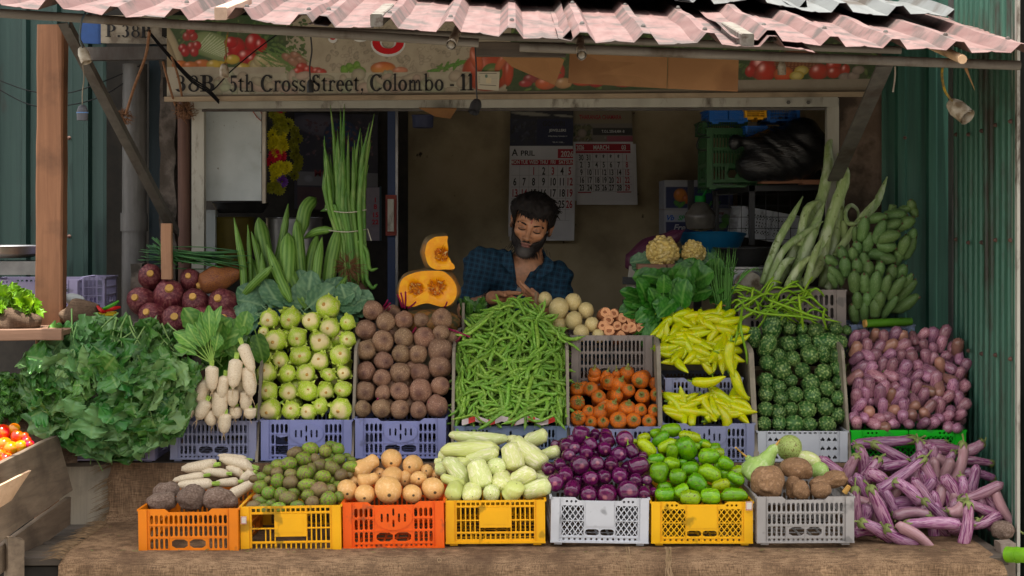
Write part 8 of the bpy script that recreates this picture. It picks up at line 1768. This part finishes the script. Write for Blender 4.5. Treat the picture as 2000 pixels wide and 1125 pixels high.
for i, (a, b, c) in enumerate((((318,120),(330,165),(342,205)),((335,110),(348,150),(357,198)))): cable('jute_rope', ['left strand of frayed jute rope hanging at the corner of the sign','right strand of frayed jute rope hanging at the corner of the sign'][i],[(*a,6.62),(*b,6.64),(*c,6.7)],.005, M_rope, 'rope')
def knot(px, py, Y, r_, lab, n=90):
  mb = MB(); c = P(px, py, Y)
  for i in range(n): d = Vector((rng.gauss(0,1), rng.gauss(0,.6), rng.gauss(0,1))).normalized(); e = Vector((rng.gauss(0,1), rng.gauss(0,.6), rng.gauss(-.4,1))).normalized(); mb.tube([d*r_*.3, d*r_*.9, d*r_*.7+e*r_*.7],[.0016,.0014,.0008],4, cap=False)
  mb.build('rope_knot', M_rope, label=lab, cat='knot', loc=c, group='jute knots on the pipes')
knot(243,228,6.72,.035,'frayed jute knot tied round the grey drain pipe'); knot(362,215,6.76,.045,'bushy jute knot at the top of the rusty pipe'); knot(1642,325,6.72,.02,'small dark knot tying the right iron brace to the pillar', 50)
mb = MB(); c = P(1507,80,5.30)
for i in range(160): d = Vector((rng.gauss(0,1), rng.gauss(-.3,1), abs(rng.gauss(0,.7)))).normalized(); mb.tube([(0,0,0), d*.018],[.002,.0006],3, cap=False)
mb.build('burr', M_dark, label='dark spiky seed burr lying on the edge of the pink roof', cat='burr', loc=c)
# LEFT NEIGHBOURING SHELF
plank(P(-60,654,5.92), P(122,653,5.92),.03, S(22,5.92), up=(0,0,1), seed=31).build('shelf_board', M_shelfw, label='brown wooden front board of the side shelf at the left, beside the post', cat='board')
slab('side_shelf', (-2.1,5.94, P(0,645,5.94).z-.02),(xl(210,6.6),6.75, P(0,645,5.94).z-.002), M_shelfw, 'wooden side shelf at the left carrying the lettuce and the lavender crate', cat='shelf')
slab('shade_gap_panel', (-2.2,6.78,0),(xl(215,6.8),6.80,1.18), M_dark, 'near black panel standing in for the dark gap under the side shelf', cat='panel')  # darkness below the shelf is put in as a near-black sheet
crate(-30,152,546,600,6.45,'lattice','lavd','dull lavender lattice crate on the side shelf behind the lettuce', d_=.28)
crate(160,205,541,600,6.5,'slot_small','lavd','small lavender crate end just right of the timber post', d_=.2)
o = thing('counter_scale', 'steel counter scale with a shallow dish, at the left edge behind the post', 'scale', P(20,545,6.5)); L_ = o.location
mb = MB(); mb.box((-.17,-.08,.02),(.13,.12,.075)); mb.build('body', M_steel, o, smooth=False); n = 32; mb = MB(); pr = [(.0,.085),(.10,.088),(.16,.105),(.175,.135),(.18,.137),(.17,.13)]
for r_, z in pr:
  for k_ in range(n): mb.v.append((max(r_,.001)*math.cos(2*math.pi*k_/n)-.02, max(r_,.001)*math.sin(2*math.pi*k_/n), z))
for j in range(len(pr)-1):
  for k_ in range(n): mb.f.append((j*n+k_, j*n+(k_+1)%n, (j+1)*n+(k_+1)%n, (j+1)*n+k_)); mb.mi.append(0)
mb.build('dish', M_steel, o)
leafset('lettuce', 'frilly bright yellow green lettuce in a sack at the left edge', 'lettuce', [(rng.uniform(-15,62), rng.uniform(585,628),6.12+rng.uniform(-.05,.05), rng.uniform(20,160), rng.uniform(-10,60), rng.uniform(.05,.085), rng.uniform(.05,.075)) for _ in range(80)], M_lett, (25,600,6.12), petiole=.05, ruffle=.45, lobes=.35, rf=14)
def sackmesh(rx, ry, rz, sd): return nets(lambda p: sd_ell(p, (0,0,0),(rx,ry,rz))+.006*np.sin(p[...,0]*55+sd+4*np.sin(p[...,2]*20))+.004*np.sin(p[...,2]*80+p[...,0]*30),(-rx-.03,-ry-.03,-rz-.03),(rx+.03,ry+.03,rz+.03),.009)
sackmesh(.125,.08,.05,1).build('burlap_sack', M_burlapd, label='rolled brown burlap sack under the lettuce at the left edge', cat='sack', angle=0, loc=P(20,628,6.10))
sackmesh(.08,.08,.06,3).build('burlap_sack', M_burlapd, label='crumpled brown burlap sack just right of the timber post', cat='sack', angle=0, loc=P(160,615,6.25))
sackmesh(.045,.03,.03,5).build('cloth_bundle', M_board, label='small pale grey cloth bundle behind the burlap sack by the post', cat='cloth', angle=0, loc=P(148,585,6.36))
for i, (a, b, c, m, lab) in enumerate((((199,604),(216,598),(232,588),flat('chili_green',(.06,.22,.02)),'long green chili beside the red one, left of the banana flowers'),((205,608),(220,603),(235,600),flat('chili_red',(.45,.02,.02)),'red chili lying on the yellow packet left of the banana flowers'),((190,598),(198,607),(206,610),flat('chili_red2',(.40,.02,.02)),'short red chili end at the left of the yellow packet'))):
  cable('chili', lab, [(*a,6.22),(*b,6.2),(*c,6.22)],[.004+.004*math.sin(math.pi*k_/30) for k_ in range(31)], m, 'chili')
mb = MB(); q = MB(); plank(P(192,613,6.24), P(226,612,6.24),.04,.014, seed=3, mb=mb); mb.build('yellow_packet', flat('packet_yellow', (.62,.42,.02)), label='small bright yellow packet between the sack and the banana flowers', cat='packet')
leafset('parsley', 'dark curly parsley heap at the left edge below the side shelf', 'parsley', [(rng.uniform(-15,50), rng.uniform(745,815),6.10+rng.uniform(-.05,.05), rng.uniform(0,360), rng.uniform(0,50), rng.uniform(.03,.05), rng.uniform(.03,.045)) for _ in range(170)], M_leafs, (20,775,6.1), petiole=.1, ruffle=.4, lobes=.5, rf=16)
mb = MB(); n1, n2 = 30,16;
for j in range(n2+1):
  for i in range(n1+1):
    u, v = i/n1, j/n2; p = P(-80+u*230, lerp(770,905,v),6.16-.10*v); mb.v.append(tuple(p+Vector((0,.02*mnoise.noise(Vector((u*4,v*3,7)))+.01*math.sin(u*14),0))))
for j in range(n2):
  for i in range(n1): a = j*(n1+1)+i; mb.f.append((a, a+n1+1, a+n1+2, a+1)); mb.mi.append(0)
mb.build('burlap_drape', M_burlapd, label='brown burlap hanging behind the tomatoes at the left edge', cat='burlap cloth')
Zt = [(5,845,17),(28,838,12),(34,852,13,),(8,868,15),(0,886,14),(22,876,15),(40,872,13),(52,862,10),(12,897,14),(-5,903,15),(58,868,9),(48,852,9)]
pts = [(a, b) for a, b, r_ in Zt]; lb = labels(pts, 4, 'orange red', 'tomato', 'left wooden crate', [r_ for _,_,r_ in Zt])
for i, (px, py, r_) in enumerate(Zt): Y = 5.85+(900-py)*.002; put('tomato', ax_mat(P(px, py, Y),(rng.uniform(-.5,.5),-.5,1), S(2*r_, Y), S(1.8*r_, Y),0), lb[i], 'tomato', 'tomatoes in the wooden crate at the left')
o = thing('wooden_crate', 'grey weathered wooden crate at the lower left, its side boards running away from the viewer', 'crate', P(60,980,5.6)); L_ = o.location
def board(nm, q4, th, m, par, seed=0):
  a, b, c, d = [P(*q)-L_ for q in q4]; nn = (b-a).cross(d-a).normalized()*th; mb = MB(); nx_, nz_ = 22,6; vs = []
  for s_ in (0,1):
    for j in range(nz_+1):
      for i in range(nx_+1): u, v = i/nx_, j/nz_; p = a*(1-u)*(1-v)+b*u*(1-v)+c*u*v+d*(1-u)*v; vs.append(wob(p-nn*s_, .0025,10, seed))
  k0 = (nx_+1)*(nz_+1); fs = []
  for j in range(nz_):
    for i in range(nx_): q = j*(nx_+1)+i; fs += [(q, q+nx_+1, q+nx_+2, q+1),(q+k0, q+1+k0, q+nx_+2+k0, q+nx_+1+k0)]
  for i in range(nx_): q = i; fs.append((q, q+1, q+1+k0, q+k0)); q = nz_*(nx_+1)+i; fs.append((q, q+k0, q+1+k0, q+1))
  for j in range(nz_): q = j*(nx_+1); fs.append((q, q+k0, q+nx_+1+k0, q+nx_+1)); q += nx_; fs.append((q, q+nx_+1, q+nx_+1+k0, q+k0))
  mb.add(vs, fs); return mb.build(nm, m, par, smooth=True, angle=40)
M_oldw = mat_wood('old_grey_wood', (.115,.080,.052),(.20,.145,.095),1, c3=(.045,.03,.02))
board('side_board', ((-70,934,5.2),(103,850,5.97),(132,957,5.97),(-70,1100,5.2)),.02, M_oldw, o, 1); board('side_board', ((-70,1110,5.22),(128,970,5.96),(128,1024,5.96),(-70,1165,5.22)),.02, M_oldw, o, 2)
board('corner_post', ((8,1045,5.47),(40,1050,5.50),(40,1180,5.50),(8,1180,5.47)),.05, M_oldw, o, 3)
board('inner_board', ((-80,905,5.9),(110,880,6.0),(130,960,6.0),(-80,985,5.9)),.015, M_oldw, o, 5)
q4 = ((-30,960,5.27),(57,918,5.45),(18,976,5.40),(-30,1008,5.27)); board('pale_offcut', q4,.012, mat_wood('fresh_offcut', (.50,.32,.19),(.60,.40,.25),0), o, 4)
# cut bamboo piece and stone at the right foot
mb = MB(); a, b = P(1968,1083,5.5), P(2030,1086,5.40); mb.tube([a, a.lerp(b,.3), b],[.028,.026,.027],16); mb.tube([a.lerp(b,.28), a.lerp(b,.34)],.0285,16); mb.build('bamboo_piece', mat('bamboo_green', (.16,.34,.03),(.12,.26,.03),rnd=0), label='short thick green bamboo piece sticking in at the lower right corner', cat='bamboo')
rough_col('table_end_post', xl(1955,5.56), xl(1985,5.56),5.56,5.64,0, TZ+.03, mat_wood('end_post',(.16,.12,.09),(.24,.19,.15),2),.006, 'grey wooden post at the right end of the table under the brinjals', 'post', 15)
custom('round_stone', lump([((0,0,0),(.5,.45,.4))], 'round_stone', M_yam, 31,.06,4), ax_mat(P(1958,1035,5.72),(0,0,1),.09,.08), 'dark reddish root lump at the right end of the table behind the brinjals', 'root')
# scraps lying on the sacking
M_scrap = mat('dry_scrap', (.16,.13,.05),(.10,.12,.04),(.22,.17,.10), rough=.9, rnd=.3)
sc_ = MB()
for i in range(70):
  px = rng.uniform(150,1930); Y = rng.uniform(5.50,5.56) if rng.random() < .7 else rng.uniform(5.6,5.95); x = xl(px, Y); L = rng.uniform(.004,.014); a = rng.uniform(0,6.3); c = Vector((x, Y, TZ+.014)); d = Vector((math.cos(a), math.sin(a),0))
  sc_.tube([c-d*L, c+Vector((0,0,.001)), c+d*L],[.0008, rng.uniform(.0015,.004),.0008],5, flat=.4)
sc_.build('leaf_scraps', M_scrap, label='tiny dry leaf and stalk scraps scattered over the sacking', cat='scraps', kind='stuff')
# THE MAN
HCc = np.array(P(1039,437,6.95)); HR = np.array((Matrix.Rotation(R(14),3, 'Y') @ Matrix.Rotation(R(-4),3, 'Z') @ Matrix.Rotation(R(17),3, 'X')))
HSC = np.array((1.07,1.0,.98)); loc_ = lambda p: ((p-HCc) @ HR)/HSC                      # world -> head frame (columns of HR are the head's axes)
def cap2(p, a, b, ra, rb): return sd_cap(p, a, b, ra, rb)
def head_core(q):
  d = sd_ell(q, (0,.012,.034),(.077,.095,.085))
  d = smin(d, sd_ell(q, (0,-.028,-.028),(.064,.064,.082)),.02)
  d = smin(d, sd_ell(q, (0,-.036,-.074),(.053,.050,.040)),.02)
  return smin(d, sd_ell(q, (0,-.070,-.096),(.023,.018,.017)),.015)
def head_sdf(q):
  d = head_core(q)
  for s_ in (-1,1):
    d = smin(d, sd_ell(q, (s_*.038,-.064,-.024),(.024,.022,.022)),.012)
  d = smin(d, cap2(q, (-.040,-.080,.019),(.040,-.080,.019),.009,.009),.014)
  for s_ in (-1,1): d = smax(d, -sd_ell(q, (s_*.031,-.099,.0),(.019,.015,.012)),.012)
  for s_ in (-1,1): d = smin(d, sd_ell(q, (s_*.031,-.080,-.001),(.0165,.0135,.0125)),.003)
  d = smin(d, cap2(q, (0,-.086,.012),(0,-.112,-.034),.0075,.012),.009)
  d = smin(d, sd_ell(q, (0,-.114,-.037),(.014,.012,.011)),.006)
  for s_ in (-1,1): d = smin(d, sd_ell(q, (s_*.015,-.101,-.041),(.010,.012,.009)),.006)
  d = smin(d, sd_ell(q, (0,-.091,-.060),(.026,.012,.012)),.01)
  d = smin(d, sd_ell(q, (0,-.098,-.0655),(.023,.010,.0058)),.004); d = smin(d, sd_ell(q, (0,-.096,-.0775),(.019,.011,.0072)),.004)
  d = smax(d, -cap2(q, (-.022,-.104,-.0715),(.022,-.104,-.0715),.0022,.0022),.002)
  for s_ in (-1,1):
    e = sd_ell(q, (s_*.082,.006,-.010),(.010,.020,.033), rotm(0, s_*8, s_*22)); e = smax(e, -sd_ell(q, (s_*.089,-.003,-.006),(.006,.011,.020)),.004); d = smin(d, e, .006)
  return d
A = lambda px, py, Y: tuple(P(px, py, Y))
NB0, NB1 = A(1036,488,6.99), A(1032,535,7.05)
SLj, SRj = A(942,516,7.03), A(1083,545,7.06)
ELj, ERj = A(914,606,6.93), A(1108,628,6.96)
WLj, WRj = A(962,582,6.76), A(1062,602,6.78)
def hand_sdf(p, w_, fdir, side, spread, curls, scale=1.0):
  """palm from the wrist w_ along fdir; five separate fingers, each a chain of three bones"""
  w_ = Vector(w_); f = Vector(fdir).normalized(); s_ = Vector(side).normalized(); n_ = f.cross(s_).normalized(); out = None; k = scale
  c = w_+f*.045*k
  def add(d, e, kk): return e if d is None else smin(d, e, kk)
  out = add(out, sd_cap(p, w_, w_+f*.03*k, .026*k, .028*k),.01)
  for j in range(4): out = smin(out, sd_cap(p, w_+f*.02*k+s_*(.022-.0145*j)*k, w_+f*(.078-.003*j)*k+s_*(.029-.019*j)*k, .013*k, .0115*k),.008)
  Ls = (.040,.045,.042,.033)
  for j in range(4):
    a = w_+f*(.078-.003*j)*k+s_*(.029-.019*j)*k; cu = curls[j]; d_ = (f+s_*spread*(1.2-.9*j)).normalized(); ang = cu*.5
    for b, (m_, r_) in enumerate(((1,.0095),(.62,.0088),(.5,.0078))):
      dd = (d_*math.cos(ang)+n_*math.sin(ang)); e = a+dd*Ls[j]*m_*k; out = smin(out, sd_cap(p, tuple(a), tuple(e), r_*k, (r_-.0008)*k),.0035); a = e; ang += cu*.75
  a = w_+f*.022*k+s_*.026*k; d1 = (f*.55+s_*.65+n_*.5).normalized(); e = a+d1*.036*k; out = smin(out, sd_cap(p, tuple(a), tuple(e),.013*k, .011*k),.008); e2 = e+(f*.85+s_*.1+n_*.5).normalized()*.030*k; out = smin(out, sd_cap(p, tuple(e), tuple(e2),.0105*k, .0085*k),.004)
  return out
def torso(p, g=0):
  d = sd_ell(p, A(1018,610,7.10),(.165+g,.105+g,.20+g)); d = smin(d, cap2(p, SLj, SRj, .066+g, .066+g),.06)
  d = smin(d, sd_ell(p, A(1020,550,7.06),(.15+g,.085+g,.10+g)),.05); return d
def arms(p, g=0, fore=True):
  d = smin(cap2(p, SLj, ELj, .056+g, .046+g), cap2(p, SRj, ERj, .056+g, .046+g),.001)
  if fore: d = smin(d, smin(cap2(p, ELj, WLj, .043,.028), cap2(p, ERj, WRj, .043,.028),.001),.015)
  return d
def body_sdf(p):
  d = smin(head_sdf(loc_(p)), cap2(p, A(1036,470,7.0), NB1,.054,.062),.022)
  d = smin(d, torso(p),.035); d = smin(d, arms(p),.03)
  hl = hand_sdf(p, WLj, P(1012,580,6.70)-Vector(WLj),(.15,-.75,.65),.10,(.25,.9,1.1,1.2)); d = smin(d, hl, .012)
  hr = hand_sdf(p, WRj, P(1040,584,6.72)-Vector(WRj),(-.1,-.6,.8),.08,(.8,.9,1.0,1.1)); return smin(d, hr, .012)
def ax_seg(*seg):
  out = []
  for a, b, s_ in seg: out += list(np.arange(a, b-s_*.5, s_))
  out.append(seg[-1][1]); return np.array(out)
hx, hy, hz = HCc
axes = [ax_seg((hx-.34, hx-.175,.006),(hx-.175, hx+.105,.0030),(hx+.105, hx+.26,.006)), ax_seg((hy-.30, hy-.17,.0035),(hy-.17, hy-.04,.0030),(hy-.04, hy+.30,.007)), ax_seg((hz-.60, hz-.345,.008),(hz-.345, hz-.24,.0033),(hz-.24, hz-.135,.005),(hz-.135, hz+.145,.0028))]
mb = nets(body_sdf, None, None, None, axes)
V = np.array(mb.v); Q = loc_(V); cols = np.zeros((len(V),3)); cols[:] = (.60,.275,.14)
def blend(c, mask): global cols; cols = cols*(1-mask[:, None])+np.array(c)*mask[:, None]
lipm = np.clip(1.25-np.sqrt((Q[:,0]/.024)**2+((Q[:,2]+.0715)/.0115)**2),0,1)*(Q[:,1] < -.085); blend((.25,.10,.08), np.clip(lipm*2.5,0,1))
blend((.26,.12,.06), np.clip(1-np.sqrt((Q[:,0]/.03)**2+((Q[:,2]+.03)/.05)**2+((Q[:,1]+.11)/.05)**2),0,1)*.6)
for s_ in (-1,1):
  blend((.11,.045,.028), np.clip(1.0-np.sqrt(((Q[:,0]-s_*.031)/.021)**2+((Q[:,2]-.001)/.013)**2),0,1)*(Q[:,1] < -.06)*.8)
blend((.35,.02,.02),((abs(Q[:,0]-.002) < .003)&(abs(Q[:,2]-.036) < .009)&(Q[:,1] < -.06)).astype(float)*.8)
ln_ = np.minimum(-.049-.55*np.maximum(0,.045-np.abs(Q[:,0]))+1.3*np.maximum(0, np.abs(Q[:,0])-.050),.012)
blend((.10,.055,.04), np.clip((ln_+.014-Q[:,2])/.014,0,1)*.75*(Q[:,2] > -.12)*(Q[:,1] < .0)*(1-np.clip(lipm*3,0,1)))
mb.c = [tuple(c) for c in cols]
Mskin, t_, b_ = new_mat('skin'); at = N(t_, 'ShaderNodeAttribute', attribute_name='Col'); nf = ramp(t_, noise(t_, coords(t_, rnd=False),60,4),[(.35,(.82,.82,.82)),(.65,(1.08,1.06,1.04))]); t_.links.new(mixc(t_, 1.0, at.outputs['Color'], nf, 'MULTIPLY'), b_.inputs['Base Color']); setin(b_, Roughness=.42); b_.inputs['Subsurface Weight'].default_value = .0; bumpn(t_, b_, noise(t_, coords(t_, rnd=False),220,3),.25,.001)
# seated behind the counter: legs and stool are out of sight, the trunk ends in the seat
man = mb.build('person', Mskin, label='bearded man in a dark blue checked shirt looking down at his hands behind the beans', cat='person', angle=0)
# hair, beard, brows
nz = lambda q, f, s_=0: np.sin(q[...,0]*f+s_)*np.sin(q[...,1]*f*.9+1.3*s_)*np.sin(q[...,2]*f*1.1+.7*s_+2*np.sin(q[...,0]*f*.4))
def hair_sdf(p):
  q = loc_(p); d = sd_ell(q, (0,.012,.045),(.093,.110,.094)); d = smin(d, sd_ell(q, (.015,-.045,.088),(.066,.062,.044)),.03); d = smin(d, sd_ell(q, (-.045,-.03,.080),(.045,.055,.045)),.03); d = d-.002+.004*nz(q, 55)+.003*nz(q, 110,2)+.002*np.sin(q[...,0]*190+q[...,2]*60)
  face = np.maximum(np.maximum(q[...,1]+.028+.25*np.maximum(0, q[...,2]-.03), q[...,2]-.060-.008*np.sin(q[...,0]*70)-.005*np.sin(q[...,0]*160)), np.abs(q[...,0])-.066)
  d = smax(d, -face, .008); d = smax(d, -(q[...,2]+.030+.5*(q[...,1]-.0)),.008); d = np.maximum(d, np.minimum(np.minimum(0.02-np.abs(np.abs(q[...,0])-.085),.022-np.abs(q[...,1]-.004)),.028-np.abs(q[...,2]+.014)))
  return d
M_hair = mat('black_hair', (.012,.010,.010),(.022,.018,.016), scale=60, rough=.65, rnd=0, bump=.6, bs=220, bd=.002, spec=.15)
corners = [HCc+HR @ np.array((a, b, c)) for a in (-.12,.12) for b in (-.13,.14) for c in (-.14,.16)]; lo_ = np.min(corners, 0); hi_ = np.max(corners, 0)
hm = nets(hair_sdf, lo_, hi_, .0036); HM4 = Matrix([[HR[i][j]*HSC[j] for j in range(3)]+[HCc[i]] for i in range(3)]+[[0,0,0,1]])
rr_ = random.Random(5)
for i in range(420):      # locks
  a = rr_.uniform(0,2*math.pi); el = rr_.uniform(.15,1.5); d = Vector((math.cos(a)*math.cos(el), math.sin(a)*math.cos(el), math.sin(el)));
  if d.y < -.55 and d.z < .55: continue
  p0 = Vector((d.x*.088, d.y*.103+.018, d.z*.090+.045)); fl = Vector((rr_.uniform(-.6,.8)+d.x*.5, d.y*.6-.5, rr_.uniform(-.7,.2))).normalized(); L = rr_.uniform(.018,.035)
  ps = [HM4 @ p for p in (p0-fl*L*.5-d*.004, p0+d*.006, p0+fl*L*.6+d*.003, p0+fl*L)]; hm.tube(ps, [.002,.0026,.002,.0006],4, cap=False)
for i in range(60):       # fringe
  x = rr_.uniform(-.055,.060); p0 = Vector((x, -.082-.022*(1-(x/.07)**2),.078)); e = p0+Vector((rr_.uniform(-.012,.016),-.006,-rr_.uniform(.012,.032))); ps = [HM4 @ p for p in (p0, p0.lerp(e,.5)+Vector((0,-.007,0)), e)]; hm.tube(ps, [.003,.0028,.0007],4, cap=False)
hm.build('hair', M_hair, man, angle=0)
def beard_sdf(p):
  q = loc_(p); d = head_core(q)-.0085; d = smin(d, sd_ell(q, (0,-.074,-.112),(.034,.026,.030)),.02)-.002*nz(q, 140)-.001
  x, y, z = q[...,0], q[...,1], q[...,2]; line = -.049-.55*np.maximum(0,.045-np.abs(x))+1.3*np.maximum(0, np.abs(x)-.050)   # upper beard line
  d = smax(d, z-np.minimum(line, .012),.004); d = smax(d, y-.008,.006); d = smax(d, -sd_ell(q, (0,-.10,-.072),(.022,.05,.0095)),.003)
  d = smax(d, -(z+.150),.01); mo = smin(sd_cap(q, (-.004,-.103,-.0535),(-.030,-.086,-.070),.0055,.006), sd_cap(q, (.004,-.103,-.0535),(.030,-.086,-.070),.0055,.006),.003); mo = smin(mo, smin(sd_cap(q, (-.030,-.086,-.070),(-.028,-.088,-.088),.006,.006), sd_cap(q, (.030,-.086,-.070),(.028,-.088,-.088),.006,.006),.002),.003)
  return smin(d, mo, .003)
bm = nets(beard_sdf, lo_, hi_, .003); BV = loc_(np.array(bm.v)); gm = np.clip(1.3-np.sqrt((BV[:,0]/.030)**2+((BV[:,2]+.118)/.032)**2),0,1)*(BV[:,1] < -.05); cb = [(g_, 0,0) for g_ in np.clip(gm, 0,.85)]
for i in range(500):
  x = rr_.gauss(0,.026); z = -.085-rr_.uniform(0,.045); y = -.088+abs(x)*.7+max(0,-z-.11)*.35
  if abs(x) < .026 and z > -.088: continue
  g_ = max(0, min(.9,1.3-math.hypot(x/.03,(z+.118)/.032)))*rr_.uniform(.3,1.1); ps = [HM4 @ Vector(p) for p in ((x,y+.004,z+.004),(x*1.05,y-.004,z-.006),(x*1.12,y-.001,z-.017))]; n0 = len(bm.v); bm.tube(ps, [.0012,.001,.0004],3, cap=False); cb += [(g_, 0,0)]*(len(bm.v)-n0)
bm.c = cb
bm.build('beard', mat('beard_hair', (.015,.012,.011),(.030,.024,.022), scale=90, rough=.6, rnd=0, attr=(.13,.118,.11), bump=.5, bs=250, bd=.002), man, angle=0)
em = MB()
for s_ in (-1,1):
  for i in range(70):
    u = rr_.random()**.9; x = s_*(.013+.038*u); z = .0175+.006*math.sin(u*2.6)-.005*u*u; p0 = Vector((x, -.0945+.020*u*u, z+rr_.uniform(-.003,.003))); em.tube([HM4 @ p0, HM4 @ (p0+Vector((s_*.006,-.001,.0015)))],[.0016,.0006],3, cap=False)
em.build('eyebrows', M_hair, man)
lm = MB()
for s_ in (-1,1): lm.tube([HM4 @ Vector((s_*.031+.0155*math.cos(a),-.0945+.007*abs(math.cos(a))**2,-.0035-.0055*math.sin(a))) for a in [math.pi*k_/8 for k_ in range(9)]],[.0008,.0016,.002,.0023,.0023,.0023,.002,.0016,.0008],5)
lm.build('lashes', M_hair, man)
# shirt
def shirt_sdf(p):
  d = smin(torso(p, .011), arms(p, .011, False),.03); fold = .004*np.sin(p[...,0]*55+p[...,2]*38)+.003*np.sin(p[...,2]*90-p[...,0]*25)+.003*np.sin(p[...,0]*120+3*np.sin(p[...,2]*30)); d = d+fold
  d = smin(d, sd_cap(p, A(1034,505,7.04), A(1032,520,7.06),.075,.082),.03)
  px = p[...,0]/p[...,1]*F+1000; py = HOR-(p[...,2]-HC)/p[...,1]*F
  wl = 1003+(py-505)*.14; wr = 1052-(py-500)*.54; wedge = np.minimum(px-wl, wr-px)*.0022; front = (7.10-p[...,1]); d = smax(d, np.minimum(wedge, front),.003)
  d = smax(d, -(sd_cap(p, A(1036,470,6.99), A(1034,512,7.02),.060,.064)),.004); d = np.maximum(d, p[...,2]-P(0,476,7.05).z+.0*px)
  for e_, s_ in ((ELj, SLj),(ERj, SRj)):
    ax_ = np.array(e_)-np.array(s_); L = np.linalg.norm(ax_); ax_ = ax_/L; d = np.where(np.linalg.norm(p-np.array(e_), axis=-1) < .12, np.maximum(d, (p-np.array(s_)) @ ax_-(L*.93)), d)
  return d
sx_ = nets(shirt_sdf, None, None, None, [ax_seg((hx-.34, hx+.30,.0055)), ax_seg((hy-.20, hy+.30,.0055)), ax_seg((hz-.60, hz-.06,.0055))])
def mat_plaid(name):
  m, t, b = new_mat(name); tc = N(t, 'ShaderNodeTexCoord'); nv = N(t, 'ShaderNodeTexNoise'); setin(nv, Scale=7.0, Detail=2.0); t.links.new(tc.outputs['Object'], nv.inputs['Vector'])
  mv = N(t, 'ShaderNodeVectorMath', operation='MULTIPLY_ADD'); t.links.new(nv.outputs['Color'], mv.inputs[0]); mv.inputs[1].default_value = (.03,.03,.03); t.links.new(tc.outputs['Object'], mv.inputs[2])
  mp = N(t, 'ShaderNodeMapping'); mp.inputs['Rotation'].default_value = (0, R(-10),0); t.links.new(mv.outputs[0], mp.inputs['Vector']); sp = N(t, 'ShaderNodeSeparateXYZ'); t.links.new(mp.outputs[0], sp.inputs[0])
  def line(o_, per, wd):
    a = N(t, 'ShaderNodeMath', operation='MULTIPLY'); a.inputs[1].default_value = 1/per; t.links.new(o_, a.inputs[0]); f_ = N(t, 'ShaderNodeMath', operation='FRACT'); t.links.new(a.outputs[0], f_.inputs[0]); s_ = N(t, 'ShaderNodeMath', operation='SUBTRACT'); s_.inputs[1].default_value = .5; t.links.new(f_.outputs[0], s_.inputs[0]); ab = N(t, 'ShaderNodeMath', operation='ABSOLUTE'); t.links.new(s_.outputs[0], ab.inputs[0])
    return ramp(t, ab.outputs[0],[(wd, (1,1,1)),(wd+.08,(0,0,0))])
  c = mixc(t, .5,(.004,.012,.030),(.004,.012,.030));
  for o_, per, wd, k_ in ((sp.outputs[0],.026,.05,.75),(sp.outputs[2],.024,.05,.75),(sp.outputs[0],.013,.22,.25),(sp.outputs[2],.012,.22,.25)):
    ml = N(t, 'ShaderNodeMath', operation='MULTIPLY'); ml.inputs[1].default_value = k_; t.links.new(line(o_, per, wd), ml.inputs[0]); c = mixc(t, ml.outputs[0], c, (.016,.085,.15))
  t.links.new(c, b.inputs['Base Color']); setin(b, Roughness=.85); return m
M_plaid = mat_plaid('checked_cloth'); sh = sx_.build('shirt', M_plaid, man, angle=0)
cl = MB()
def flap(pts, y_off):
  q = [P(x, y, Yq)+Vector((0,y_off,0)) for x, y, Yq in pts]; r_ = [v+Vector((0,.006,0)) for v in q]; n = len(q); cl.add(q+r_, [tuple(range(n)), tuple(range(2*n-1,n-1,-1))]+[(i, i+n, (i+1)%n+n, (i+1)%n) for i in range(n)])
flap([(999,487,6.985),(983,497,6.965),(977,512,6.945),(1001,538,6.925),(1003,520,6.94),(1000,503,6.96)],-.008); flap([(1066,498,6.995),(1082,512,6.975),(1080,528,6.955),(1050,547,6.925),(1046,540,6.93),(1058,520,6.95),(1064,510,6.97)],-.008)
cl.build('collar', M_plaid, man, smooth=False)
nk = MB(); nk.tube(spline([P(996,505,6.965),P(999,530,6.945),P(1006,550,6.93),P(1014,562,6.925)],12),.0016,5); nk.tube(spline([P(1062,512,6.96),P(1040,540,6.935),P(1022,556,6.93),P(1014,562,6.925)],12),.0012,5); nk.build('neck_cord', M_black, man)
pn = MB(); c = P(1014,567,6.918); pn.tube([c, c+Vector((0,.004,0))],.0125,18); pn.build('pendant', M_steel, man)
br = MB(); wv = Vector(WLj)-Vector(ELj); wv.normalize(); c0 = Vector(WLj)-wv*.012; x_ = wv.orthogonal().normalized(); y_ = wv.cross(x_)
for k_ in range(22): a = 2*math.pi*k_/22; q = c0+(x_*math.cos(a)+y_*math.sin(a))*.031; br.tube([q-wv*.004, q, q+wv*.004],[.003,.0055,.003],6)
br.build('bead_bracelet', M_black, man); wt = MB(); c1 = Vector(WLj)-wv*.030; wt.tube([c1+(x_*math.cos(2*math.pi*k_/20)+y_*math.sin(2*math.pi*k_/20))*.0335 for k_ in range(21)],.003,6, cap=False); wt.build('metal_bracelet', M_steel, man)
plank(P(1046,604,6.66), P(1047,570,6.66),.012,.008, up=(0,1,0), seed=8, amp=.0005).build('wooden_stick', mat_wood('stick_wood', (.30,.18,.09),(.42,.27,.15),2), label='short wooden stick held upright by the man behind the potatoes', cat='stick')
